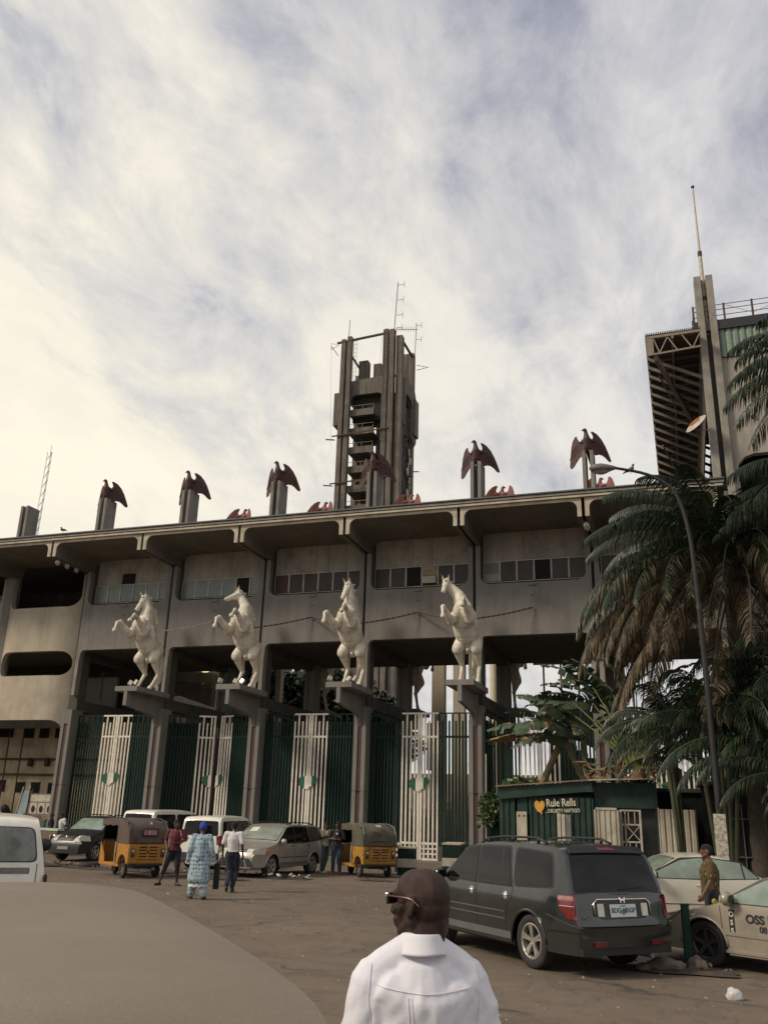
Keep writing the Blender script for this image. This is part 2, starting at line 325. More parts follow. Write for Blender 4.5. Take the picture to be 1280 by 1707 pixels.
# ---------------------------------------------------------------- entrance building
EB=thing('entrance_building',(-17,Y0,0),label='long grey concrete entrance building with canopy roof and horses on its pedestals',cat='building')
def part(mb,name,m,bevel=0,parent=None,smooth=False,off=None):
    p=parent or EB
    me_off=tuple(EB.location)
    me=mb.mesh(name,m,smooth,me_off); bm=bmesh.new(); bm.from_mesh(me); bmesh.ops.recalc_face_normals(bm,faces=bm.faces)
    if bevel: bmesh.ops.bevel(bm,geom=[e for e in bm.edges if len(e.link_faces)==2 and e.calc_face_angle(0)>.6],offset=bevel,segments=1,affect='EDGES')
    bm.to_mesh(me); bm.free(); return mkobj(name,me,p)
def hframe(k,lo,bars,r=.45,leg=.22,ztop=14.55,zbot=7.66,y0=Y0,y1=Y0+.34,m=CONC,curve=False,name='facade_frame'):
    # one precast frame of the facade: two legs joined by parapet bars, every opening with rounded corners ; bars=[(z0,z1),...] from the top down
    xl,xr=un(k)+.07,un(k+1)-.07
    me=bpy.data.meshes.new(name); bm=bmesh.new()
    outer=[(xl,zbot),(xl,ztop),(xl+leg,ztop)]
    z1=bars[0][1]; outer+=arc(xl+leg+r,z1+r,r,180,270)+arc(xr-leg-r,z1+r,r,270,360)+[(xr-leg,ztop),(xr,ztop),(xr,zbot),(xr-leg,zbot)]
    r=.26 if k>0 else r; z0=bars[-1][0]; outer+=arc(xr-leg-r,z0-r,r,0,90)+arc(xl+leg+r,z0-r,r,90,180)+[(xl+leg,zbot)]
    loops=[outer]
    for a,b_ in zip(bars[:-1],bars[1:]):
        zt,zb=a[0],b_[1]; rr=min(.62,(zt-zb)/2-.01)
        loops.append(arc(xr-leg-rr,zt-rr,rr,0,90)+arc(xl+leg+rr,zt-rr,rr,90,180)+arc(xl+leg+rr,zb+rr,rr,180,270)+arc(xr-leg-rr,zb+rr,rr,270,360))
    edges=[]
    for lp in loops:
        vs=[bm.verts.new((x,y0,z)) for x,z in lp]
        for i in range(len(vs)): edges.append(bm.edges.new((vs[i],vs[(i+1)%len(vs)])))
    bmesh.ops.triangle_fill(bm,edges=edges,use_beauty=True,use_dissolve=False)
    ex=bmesh.ops.extrude_face_region(bm,geom=list(bm.faces)); bmesh.ops.translate(bm,verts=[v for v in ex['geom'] if isinstance(v,bmesh.types.BMVert)],vec=(0,y1-y0,0))
    if curve:
        for i in range(1,9):
            for xx in (xr-i*.2,xl+i*.2): bmesh.ops.bisect_plane(bm,geom=list(bm.verts)+list(bm.edges)+list(bm.faces),plane_co=(xx,0,0),plane_no=(1,0,0))
        for v in bm.verts:
            t=max(0,(v.co.x-(xr-1.5))/1.5,((xl+1.5)-v.co.x)/1.5); v.co.y+=.55*t*t-.12*(1-t*t)
    bmesh.ops.recalc_face_normals(bm,faces=bm.faces)
    for v in bm.verts: v.co-=EB.location
    bm.to_mesh(me); bm.free(); me.materials.append(m)
    if curve:
        me.polygons.foreach_set('use_smooth',[True]*len(me.polygons)); me.set_sharp_from_angle(angle=R(30))
    return mkobj(name,me,EB)
for k in range(1,7): hframe(k,0,[(10.1,12.6)])
for k in (-3,-2,-1,0): hframe(k,0,[(10.1,12.6),(6.35,8.75)],r=.7,leg=.30,zbot=.12,m=CONC_L,curve=True)
# pale edge bands of the frame legs under the parapet
for k in range(1,8):
    for s in (-1,1):
        if (k==7 and s==1) or (k==1 and s==-1): continue
        x=un(k)+s*.18
        part(MB().box(x-.1,x+.1,Y0-.03,Y0-.003,7.66,9.55),'edge_band',TRIM_G)
# upper columns between the frames
for k in range(-2,8):
    x=un(k)
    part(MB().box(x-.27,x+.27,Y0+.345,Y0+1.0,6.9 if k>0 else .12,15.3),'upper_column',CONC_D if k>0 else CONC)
    if k>=1:
        c=MB(); c.box(x-.30,x+.31,Y0+.09,Y0+.92,.12,6.9); c.box(x-.30,x-.10,Y0,Y0+.088,.12,6.9); c.box(x+.11,x+.31,Y0,Y0+.088,.12,6.9); c.box(x-.10,x+.11,Y0,Y0+.088,6.15,6.9)
        co=part(c,'column',CONC,bevel=.012); part(MB().box(x-.095,x+.105,Y0+.05,Y0+.086,.3,6.15),'recess_strip',MAROON,parent=co)
        part(MB().box(x-.305,x+.315,Y0-.004,Y0+.925,3.02,3.035),'joint',DARK,parent=co)
        c=MB(); c.box(x-.32,x+.32,46.68,47.5,.12,10.1); c.box(x-.32,x-.11,46.6,46.678,.12,10.1); c.box(x+.11,x+.32,46.6,46.678,.12,10.1)
        co=part(c,'rear_column',CONC,bevel=.012); part(MB().box(x-.105,x+.105,46.64,46.676,.3,6.3),'recess_strip',MAROON,parent=co)
        # pedestal beam that carries a horse at each end
        fy=37.0 if 2<=k<=5 else 40.95
        pb=part(MB().prism(([(37.0,6.72),(37.0,7.4),(49.9,7.4),(49.9,6.72),(47.9,6.5),(47.6,6.2),(47.52,5.9),(46.58,5.9),(46.5,6.5),(46.0,6.7),(41.5,6.7),(41.1,6.5),(40.92,6.2),(40.0,5.95),(39.93,6.05),(39.7,6.35),(39.3,6.5)] if 2<=k<=5 else [(41.0,6.72),(41.0,7.4),(49.9,7.4),(49.9,6.72),(47.9,6.5),(47.6,6.2),(46.5,6.5)]),x-.095,x+.095,'x'),'pedestal_beam',CONC,bevel=.008)
        part(MB().box(x-.3,x+.3,40.95,46.55,6.85,7.42),'tie_beam',CONC_D,parent=pb)
        if 2<=k<=5: part(MB().box(x-.635,x+.635,37.0-.003,39.94,7.402,7.65),'pedestal_slab',CONC,bevel=.012,parent=pb)
        part(MB().box(x-.635,x+.635,47.55,50.0,7.402,7.65),'pedestal_slab',CONC,bevel=.012,parent=pb)
# floors, ceilings and the upper storey
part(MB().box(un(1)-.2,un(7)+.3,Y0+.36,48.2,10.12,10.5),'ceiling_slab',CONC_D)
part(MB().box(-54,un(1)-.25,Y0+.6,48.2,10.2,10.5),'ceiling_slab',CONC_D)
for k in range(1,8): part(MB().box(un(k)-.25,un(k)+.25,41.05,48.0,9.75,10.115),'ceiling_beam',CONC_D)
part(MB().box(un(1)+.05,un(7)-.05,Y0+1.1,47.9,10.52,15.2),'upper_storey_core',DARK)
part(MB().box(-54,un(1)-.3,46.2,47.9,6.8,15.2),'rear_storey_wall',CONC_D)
# recessed wall panels and windows of the top storey
wkind={1:['G','G','G','G2','G','G'],2:['G','G','G','G','D','G'],3:['M','B','B','B','B','B'],4:['B','B','D','A','B','B'],5:['L','B','B','D','O','B'],6:['B']*6}
WM={'G':GL_G,'G2':GL_G,'B':GL_B,'M':MAROON,'D':DARK,'A':GL_B,'L':GL_G,'O':GL_B}
for k in range(1,7):
    xl,xr=un(k)+.30,un(k+1)-.30; n=5
    for i in range(n):
        a=xl+(xr-xl)*i/n; b_=xl+(xr-xl)*(i+1)/n
        part(MB().box(a+.006,b_-.006,40.62+random.uniform(0,.012),40.7,13.88,15.34),'wall_panel',mat('wall_board',(.37,.345,.29),.85,var=.12,scale=1.3,dirt=(.14,.12,.10),dirt_amt=.5,dirt_scale=1.0,streak=.4))
    part(MB().box(xl,xr,40.66,40.72,12.6,15.34),'backing_wall',CONC_D)
    part(MB().box(xl,xr,40.33,40.67,12.55,12.68),'sill',MAROON)
    part(MB().tube([(xl+.05,40.28,12.78),(xr-.05,40.28,12.78)],.018),'sill_rail',MAROON)
    for i,kd in enumerate(wkind[k]):
        a=xl+.02+(xr-xl-.04)*i/6; b_=xl+.02+(xr-xl-.04)*(i+1)/6; z0,z1=12.80,13.86
        f=MB(); w=.035
        f.box(a+.004,a+w,40.54,40.60,z0,z1); f.box(b_-w,b_-.004,40.54,40.60,z0,z1); f.box(a+w,b_-w,40.54,40.60,z1-w,z1); f.box(a+w,b_-w,40.54,40.60,z0,z0+w)
        wo=part(f,'window',ALUM); tl=random.uniform(-.012,.012)
        p=MB().add([(a+w,40.575-tl,z0+w),(b_-w,40.575+tl,z0+w),(b_-w,40.575+tl,z1-w),(a+w,40.575-tl,z1-w),(a+w,40.585-tl,z0+w),(b_-w,40.585+tl,z0+w),(b_-w,40.585+tl,z1-w),(a+w,40.585-tl,z1-w)],[(0,1,2,3),(7,6,5,4),(0,4,5,1),(2,6,7,3)])
        part(p,'pane',WM[kd],parent=wo)
        if kd=='A':
            part(MB().box(a+.06,b_-.06,40.35,40.57,z0+.12,z0+.48),'air_conditioner',STEELW,bevel=.01)
            part(MB().box(a+.05,b_-.05,40.53,40.537,z0+.55,z1-.06),'paper_sheet',mat('brown_paper',(.33,.26,.16),.9,var=.3,scale=6))
        if kd=='L':
            c=MB()
            for q in range(5): c.box(a+.04,b_-.04,40.535,40.55,z0+.45+q*.11,z0+.53+q*.11)
            part(c,'louvre',STEEL,parent=wo)
    part(MB().box((xl+xr)/2-.18,(xl+xr)/2+.18,39.9,39.975,12.42,12.55),'sill_light_box',CONC,bevel=.01)
p=at(215,962,Y=40.55); part(MB().box(p.x-.38,p.x+.38,40.5,40.615,13.9,14.45),'vent_opening',DARK)
for k in (1,2,3,4,5):
    p=at({1:210,2:345,3:506,4:686,5:880}[k],{1:1010,2:1016,3:1017,4:1009,5:1000}[k],Y=Y0-.02)
    part(MB().cyl((un(k)+B/2,Y0-.04,11.95),(un(k)+B/2,Y0-.002,11.95),.035),'wall_hook',RUST)
# canopy : one vaulted trough per bay, twin beams between them, continuous fascia
for k in range(-3,7):
    xl,xr=un(k)+.07,un(k+1)-.07; r=.34; lg=.19
    poly=[(xl,14.6),(xl,15.46),(xr,15.46),(xr,14.6),(xr-lg,14.6)]+arc(xr-lg-r,15.33-r,r,0,90)+arc(xl+lg+r,15.33-r,r,90,180)+[(xl+lg,14.6)]
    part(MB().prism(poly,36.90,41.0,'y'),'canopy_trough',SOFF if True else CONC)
    part(MB().prism(poly,36.84,36.898,'y'),'fascia_edge',TRIM)
    if k>=1:
        for i in (1,2,3): part(MB().box(xl+(xr-xl)*i/4-.008,xl+(xr-xl)*i/4+.008,36.95,40.6,15.322,15.328),'soffit_joint',CONC_D)
XL,XR=-54,un(7)+.25
part(MB().box(XL,XR,36.72,36.90,15.47,15.57),'fascia_strip',TRIM)
part(MB().box(XL,XR,36.80,36.92,15.572,15.60),'fascia_groove',DARK)
part(MB().box(XL,XR,36.68,36.95,15.602,15.71),'fascia_strip',TRIM_G)
part(MB().box(XL,XR,36.66,36.95,15.712,15.735),'fascia_groove',DARK)
part(MB().prism([(36.62,15.737),(36.62,15.80),(40.0,16.0),(46,16.02),(49.2,15.8),(49.2,15.737)],XL,XR,'x'),'roof_sheet',ROOFM)
part(MB().box(XL,XR,36.95,49.0,15.462,15.735),'roof_slab',CONC_D)
part(MB().prism([(48.3,14.6),(48.3,15.46),(51.2,15.46),(51.2,14.9)],un(1),XR,'x'),'rear_canopy',CONC_D)
part(MB().box(un(1)+.05,un(7)+.2,47.95,48.25,10.5,15.4),'rear_upper_wall',CONC_D)
# green plinth walls between the columns
for k in range(1,7):
    for s in (0,1):
        xa=un(k)+.32 if s==0 else un(k)+B/2+.93; xb=un(k)+B/2-.93 if s==0 else un(k+1)-.31
        if k==2: continue
        part(MB().box(xa,xb,40.55,40.78,.12,.72),'plinth_wall',CONC_D,bevel=.01)
# left wing : rear wall of the open ground floor with its small windows and pipes
LW=mat('stained_yellow_plaster',(.60,.51,.35),.9,var=.15,scale=1,bump=.3,dirt=(.28,.21,.13),dirt_amt=.6,dirt_scale=.8,streak=.5)
part(MB().box(-54,un(1)-.35,46,46.18,.12,6.9),'ground_floor_wall',LW)
def hole(px0,px1,py0,py1,Y=45.99,nm='wall_window'):
    a=at(px0,py0,Y=Y); b_=at(px1,py1,Y=Y); w=part(MB().box(a.x,b_.x,Y-.03,Y+.008,b_.z,a.z),nm,CONC_D); part(MB().box(a.x+.05,b_.x-.05,Y-.05,Y-.032,b_.z+.05,a.z-.05),'dark_pane',DARK,parent=w)
for q in ((-4,22,1211,1230),(43,56,1211,1231),(68,81,1211,1231),(94,103,1212,1231),(-6,7,1300,1320),(27,40,1304,1322),(52,65,1304,1323),(81,90,1305,1325)): hole(*q)
for z in (4.62,3.72): part(MB().box(-50,un(1)-.4,45.8,45.99,z-.06,z+.06),'ledge',mat('dark_ledge',(.10,.075,.05),.9,var=.3,scale=4))
for px in (19,42): a=at(px,1210,Y=45.2); part(MB().tube([(a.x,45.2,a.z),(a.x,45.2,1.2)],.045),'down_pipe',RUST)
a=at(20,1243,Y=45.5); b_=at(62,1246,Y=45.5); part(MB().tube([a,b_],.04),'pipe',STEELW)
part(MB().tube([at(20,1240,Y=45.4),at(45,1241,Y=45.4)],.03),'pipe',STEELW)
for px in (51,79): a=at(px,1278,Y=45.9); part(MB().box(a.x-.12,a.x+.12,45.7,45.95,a.z,a.z+.5),'pipe_stub',RUST)
part(MB().box(-54,un(1)-.3,44.5,44.7,6.36,9.3),'balcony_back_wall',CONC)
for i in range(12): x=-46+i*1.2; part(MB().box(x-.02,x+.02,44.42,44.498,8.0,9.6),'balcony_bar',STEEL)
part(MB().box(-54,un(1)-.3,44.4,44.6,12.0,13.2),'upper_back_wall',mat('brown_block_wall',(.16,.125,.09),.95,var=.3,scale=1.5,dirt=(.08,.06,.05)))
part(MB().box(-54,un(1)-.3,Y0+.5,44.4,8.98,9.3),'floor_slab',CONC_D) if False else None
a=at(0,905,Y=47.5); part(MB().box(-54,un(-1)+2.4,44.0,44.3,11.5,14.6),'yellow_wall',mat('yellow_wall',(.52,.43,.24),.9,var=.1,dirt=(.3,.24,.15)))
# ---------------------------------------------------------------- gates
NG=[(0,.55),(.07,.64),(.13,.70),(.22,.72),(.30,.69),(.40,.72),(.52,.70),(.60,.73),(.72,.70),(.85,.78),(.93,.72),(.98,.60),(1.0,.52),(.93,.42),(.88,.30),(.80,.20),(.72,.14),(.62,.16),(.56,.06),(.50,.0),(.40,.0),(.30,.06),(.20,.10),(.12,.18),(.02,.20),(.0,.32),(.03,.42)]
def clipx(poly,xa,xb):
    def cl(P,x,keep):
        o=[]
        for i in range(len(P)):
            a,b=P[i],P[(i+1)%len(P)]; ia,ib=keep(a[0]),keep(b[0])
            if ia: o.append(a)
            if ia!=ib: t=(x-a[0])/(b[0]-a[0]); o.append((x,a[1]+t*(b[1]-a[1])))
        return o
    return cl(cl(poly,xa,lambda v:v>=xa-1e-9),xb,lambda v:v<=xb+1e-9)
def gate(k,ang=0):
    gx=un(k)+B/2
    lab={1:'white and green bar gate standing in the leftmost archway',2:'white and green bar gate standing ajar with a dark column showing in its gap',3:'closed white and green bar gate behind the silver car',4:'closed white and green bar gate with sky showing through its right side bars',5:'white and green bar gate behind the leaning logs and banana leaves',6:'white and green bar gate hidden behind the palm fronds'}[k]
    G=thing('gate',(gx,40.66,.12),0,lab,'gate','barred gates between the columns')
    for s in (-1,1):
        hw=B/2-.33
        L=(lambda x:x if s==1 else -x)
        # local frame of the leaf, hinge at the column
        fr=MB(); gr=[];
        H=6.53
        fr.box(-.03,.03,-.03,.03,.62,H); fr.box(-hw+.90,0,-.028,.028,H-.06,H)
        for z in (5.42,.72): fr.box(-hw+.90,-.03,-.02,.02,z-.05,z+.05)
        lf=fr.mesh('gate_leaf',GREENP); lo=mkobj('gate_leaf',lf,G)
        if s==-1: lo.rotation_euler=(0,0,PI)
        lo.location=(s*hw,0,0)
        a=R(ang)*(-1 if s==1 else 1); lo.rotation_euler.z+=a
        nb=10
        for i in range(nb):
            x=-.09-(hw-.90-.12)*i/(nb-1); tp=H-.07 if i%2 else H-.38
            mkobj('green_bar',bar_mesh(GREENP,.085,.05,.62,tp),lo).location=(x,.0,0)
        # white inner leaf
        wf=MB(); x0=-hw+.90; x1=-hw+.015
        wf.box(x1,x0-.0,-.035,.035,H-.07,H+.01); wf.box(x1,x1+.10,-.045,.045,.02,H-.072)
        for z in (5.42,.72,.05): wf.box(x1+.1,x0,-.025,.025,z-.045,z+.045)
        if s==1:
            for z in (.28,.5): wf.box(x1+.1,x0,-.02,.02,z-.03,z+.03)
        wl=mkobj('white_leaf_frame',wf.mesh('white_leaf_frame',WHITEP),lo)
        for i in range(4):
            x=x0-.045-i*.205; tp=[H-.38,H-.075,H-.38,H-.075][i]
            mkobj('white_bar',bar_mesh(WHITEP,.075,.06,.10,tp),lo).location=(x,0,0)
        # country outline plate, green white green
        w=.96; h=.85; poly=[(-w/2+p[0]*w,p[1]*h) for p in NG]
        for (ca,cb,mm,nm) in (((-w/2,-.17,GREEN2,'map_green_band'),(-.168,-.004,WHITEP,'map_white_band')) if s==-1 else ((.004,.20,WHITEP,'map_white_band'),(.202,w/2,GREEN2,'map_green_band'))):
            cp=clipx(poly,ca,cb)
            # into leaf coordinates
            if s==1: q=[(x-hw,z+2.95) for x,z in cp]; o=mkobj(nm,MB().prism(q,-.09,-.06).mesh(nm,mm),lo)
            else: q=[(-(x+hw),z+2.95) for x,z in cp]; o=mkobj(nm,MB().prism(q,.06,.09).mesh(nm,mm),lo)
    return G
BM={}
def bar_mesh(m,w,d,z0,z1):
    key=(m.name,w,d,z0,round(z1,3))
    if key not in BM: BM[key]=MB().box(-w/2,w/2,-d/2,d/2,z0,z1).mesh('bar',m)
    return BM[key]
for k in range(1,7): gate(k,20 if k==2 else 0)
# side gates across the portal depth beside column 5
for k in (5,):
    G=thing('side_gate',(un(k)+.1,41.2,.12),0,'narrow dark green bar gate standing inside the portal between front and rear columns','gate')
    fr=MB(); fr.box(-.03,.03,-.2,.0,0,6.3); fr.box(-.03,.03,2.2,2.26,0,6.3); fr.box(-.03,.03,0,2.2,6.2,6.3); fr.box(-.03,.03,0,2.2,5.2,5.3)
    fo=mkobj('gate_frame',fr.mesh('gate_frame',STEELW),G)
    for i in range(10): mkobj('green_bar',bar_mesh(GREENP,.06,.08,.1,6.2),G).location=(0,.15+i*.21,0)
# ---------------------------------------------------------------- pylons and eagles
WING_R=[(x*.92,z) for x,z in [(.0,.50),(.08,.84),(.20,.74),(.32,.74),(.36,.88),(.30,1.02),(.24,1.12),(.30,1.17),(.42,1.14),(.62,1.04),(.88,.78),(1.08,.46),(1.24,.10),(1.38,-.26),(1.33,-.36),(1.20,-.32),(1.02,-.16),(.84,-.06),(.66,-.04),(.46,-.10),(.2,-.06),(.0,-.02)]]
WING_L=[(x/.72,z) for x,z in [(.0,.50),(.06,.82),(.14,.68),(.20,.64),(.32,.72),(.40,.90),(.42,1.03),(.50,1.05),(.62,.86),(.70,.55),(.755,.05),(.80,-.42),(.77,-.56),(.70,-.58),(.60,-.52),(.47,-.33),(.33,-.15),(.17,-.06),(.0,-.02)]]
def eagle_body():
    m=MB()
    m.cap((0,.05,.25),(0,-.06,.72),.20,.19); m.cap((0,-.06,.72),(-.02,-.10,1.02),.17,.095); m.cap((-.02,-.10,1.02),(-.04,-.12,1.13),.10,.095)
    m.ell((-.07,-.15,1.16),(.105,.09,.085)); m.cap((-.15,-.17,1.15),(-.24,-.18,1.10),.045,.016); m.cap((-.24,-.18,1.10),(-.25,-.18,1.05),.018,.008)
    m.cap((.10,.10,.30),(.10,-.05,.03),.09,.05); m.cap((-.10,.10,.30),(-.12,-.05,.03),.09,.05)
    m.cap((.02,.18,.25),(.12,.55,-.35),.16,.10); m.cap((.12,.55,-.35),(.14,.62,-.50),.11,.05)
    for s in (-1,1): m.cap((s*.05,.02,.68),(s*.30,.22,.62),.14,.09)
    return m
def make_eagle(pos,label,mt=MAROON_B,rz=0):
    E_=thing('eagle_statue',pos,rz,label,'eagle statue','red eagle statues on the roof')
    if mt.name not in EAG:
        b=eagle_body(); EAG[mt.name]=[]
        ob=remesh('body',b,mt,.028,None,3); EAG[mt.name].append(ob.data); bpy.data.objects.remove(ob)
        for s in (-1,1):
            w=MB(); ca,sa=math.cos(R(34)),math.sin(R(34))
            WING=WING_R if s>0 else WING_L; n=len(WING)
            def P(t,z,d): 
                bow=.06*math.sin(min(1,t/1.4)*PI)
                return (s*(t*ca+(bow+d)*-sa*.0)+s*.02, t*sa-bow+d+.02, z)
            w.add([P(t,z,0) for t,z in WING]+[P(t,z,.055) for t,z in WING],[tuple(range(n)),tuple(range(2*n-1,n-1,-1))]+[(i,n+i,n+(i+1)%n,(i+1)%n) for i in range(n)])
            # raised feather ribs on the front of the wing
            for q in range(5):
                t0=.30+q*.15; z0=.80-q*.10; t1=.42+q*.17; z1=.06-q*.055+.03
                a=Vector(P(t0,z0,-.012)); c=Vector(P(t1,z1,-.012)); w.bar(a,c,.022,.014)
            me=w.mesh('wing',mt); bm=bmesh.new(); bm.from_mesh(me); bmesh.ops.recalc_face_normals(bm,faces=bm.faces); bm.to_mesh(me); bm.free(); EAG[mt.name].append(me)
    for nm,me in zip(('body','wing','wing'),EAG[mt.name]): mkobj(nm,me,E_)
    return E_
EAG={}
elab={1:'red eagle statue leftmost on the roof, wings spread, on twin concrete fins',2:'red eagle statue second from the left on the roof edge',3:'dark red eagle statue third from the left, left of the tall tower',4:'red eagle statue on the roof directly in front of the tall tower',5:'red eagle statue on twin fins just right of the tall tower',6:'red eagle statue rightmost on the roof edge, above the street lamp head'}
rlab={2:'faded red eagle low behind the roof between first and second front eagle',3:'small red eagle head low behind the roof left of the third front eagle',4:'faded red eagle hidden behind the tower front pylon',5:'faded red eagle half seen behind the roof, right of the tower front eagle',6:'faded red eagle half seen behind the roof at the right of its row',7:'faded red eagle low behind the roof beside the rightmost pylon'}
FIN=mat('pylon_concrete',(.22,.20,.175),.9,var=.15,scale=1,bump=.3,dirt=(.11,.095,.08),dirt_amt=.5,streak=.6)
FINMESH=MB().box(-.085,.085,0,1.0,-.1,3.22).mesh("fin",FIN)
for k in range(0,7):
    for rear in (0,1):
        y=47.6 if rear else 40.45
        P_=thing('roof_pylon',(un(k),y,15.98),PI if rear else 0,(('plain twin concrete fin pylon without eagle, leftmost on the roof' if k==0 else 'twin concrete fins carrying the eagle '+['','leftmost on the roof','second from the left','third from the left','in front of the tower','just right of the tower','rightmost on the front roof edge'][k]) if not rear else 'twin concrete fins on the rear roof edge, %s from the left'%['first','second','third','fourth','fifth','sixth','seventh'][k]),'pylon','twin fin pylons on the roof')
        for s in (-1,1): mkobj("fin",FINMESH,P_).location=(s*.19,0,0)
        mkobj('cross_tie',MB().box(-.105,.105,.3,.5,.9,1.15).mesh('cross_tie',CONC_D),P_)
        if k>0 and not rear: make_eagle((un(k)-.02,y+.25,19.2),elab[k])
        if k>1 and rear or (rear and k==6): make_eagle((un(k),y-.25,19.2),rlab[k],EAGLE2,PI)
# ---------------------------------------------------------------- horses
def horse_mesh(head=(-.55,.30,4.62),muz=(-.62,-.22,3.98),nk=(-.25,.32,4.0),fl=0,nm='body'):
    m=MB(); V=Vector
    hip=V((0.0,.92,2.0)); bel=V((-.03,.42,2.35)); rib=V((-.04,.12,2.75)); che=V((-.03,-.12,3.12)); wit=V((-.05,.28,3.35))
    m.cap(hip,bel,.50,.56,14); m.cap(bel,rib,.56,.575,14); m.cap(rib,che,.575,.53,14); m.cap(che,wit,.50,.36,14)
    m.ell((0,1.0,2.12),(.50,.42,.46),14,10)
    m.ell((-.22,-.46,3.10),(.23,.24,.36)); m.ell((.18,-.46,3.10),(.23,.24,.36)); [m.cap((sx*.40,-.05,3.05),(sx*.50,.15,2.45),.16,.10,8) for sx in (-1,1)]      # chest muscles
    nk=V(nk); head=V(head); muz=V(muz)
    m.cap((-.05,.05,3.35),nk,.40,.29,14); m.cap((-.05,.35,3.45),nk+V((0,.12,.05)),.30,.22,14); m.cap(nk,head+V((0,.06,-.05)),.28,.19,14)
    # head
    d=(muz-head).normalized(); side=d.cross(V((0,0,1))).normalized(); upv=side.cross(d).normalized(); 
    if upv.z<0: upv=-upv; 
    mid=head+(muz-head)*.45
    m.cap(head,mid,.20,.15,12); m.cap(mid,muz,.145,.105,12); m.ell(muz,(.115,.115,.10)); jaw=head+(muz-head)*.22-upv*.12; m.cap(jaw,mid-upv*.06,.15,.09,12)
    m.cap(muz-upv*.05,muz-upv*.11-d*.10,.06,.05)
    for s in (-1,1):
        e=head+side*s*.12+upv*.14-d*.03; m.cap(e,e+upv*.30-d*.06+side*s*.06,.065,.012,8)       # ears
        m.ell(head+(muz-head)*.28+side*s*.135+upv*.05,.045); m.ell(muz+side*s*.07+d*.06+upv*.02,.035)
    # fore legs, folded in the air
    A=[V((-.34,-.32,2.95)),V((-.50,-.52,2.66)),V((-.70,-1.15,3.18)),V((-.64,-1.50,3.08)),V((-.58,-1.68,2.78))]
    Bl=[V((.26,-.30,2.98)),V((.34,-.48,2.70)),V((.24,-1.12,3.36)),V((.28,-1.45,3.46)),V((.31,-1.72,3.20))]
    for L_ in (A,Bl):
        for p,q,a,b in zip(L_[:-1],L_[1:],(.25,.20,.115,.075),(.21,.115,.08,.07)): m.cap(p,q,a,b,12)
        m.ell(L_[2],.13); m.ell(L_[3],.095)
        t=L_[4]; dd=(L_[4]-L_[3]).normalized(); m.cap(t,t+dd*.16,.075,.12,12)
    # hind legs
    for s,st,hk,fe,ft in ((-1,V((-.44,.42,1.58)),V((-.36,1.02,.88)),V((-.32,.52,.26)),V((-.31,.36,.08))),(1,V((.42,.48,1.58)),V((.44,.98,.84)),V((.50,.46,.26)),V((.52,.30,.08)))):
        m.cap((s*.25,.90,2.05),st,.39,.27,14); m.cap(st,hk,.25,.105,12); m.ell(hk,.125); m.ell(st+V((0,-.02,-.05)),.245); m.cap((s*.36,.85,1.6),hk,.17,.09,12); m.cap(hk,fe,.10,.075,12); m.ell(fe,.095); m.cap(fe,ft,.085,.10,12); m.cap(ft,ft+V((0,-.05,-.02)),.115,.125,12)
    m.ell((0,.52,1.52),(.10,.12,.11)); m.ell((-.07,.60,1.42),.07); m.ell((.07,.60,1.42),.07)
    ob=remesh(nm,m,STATUE,.024,None,3); me=ob.data; bpy.data.objects.remove(ob)
    return me,nk,head,muz,upv,side,d
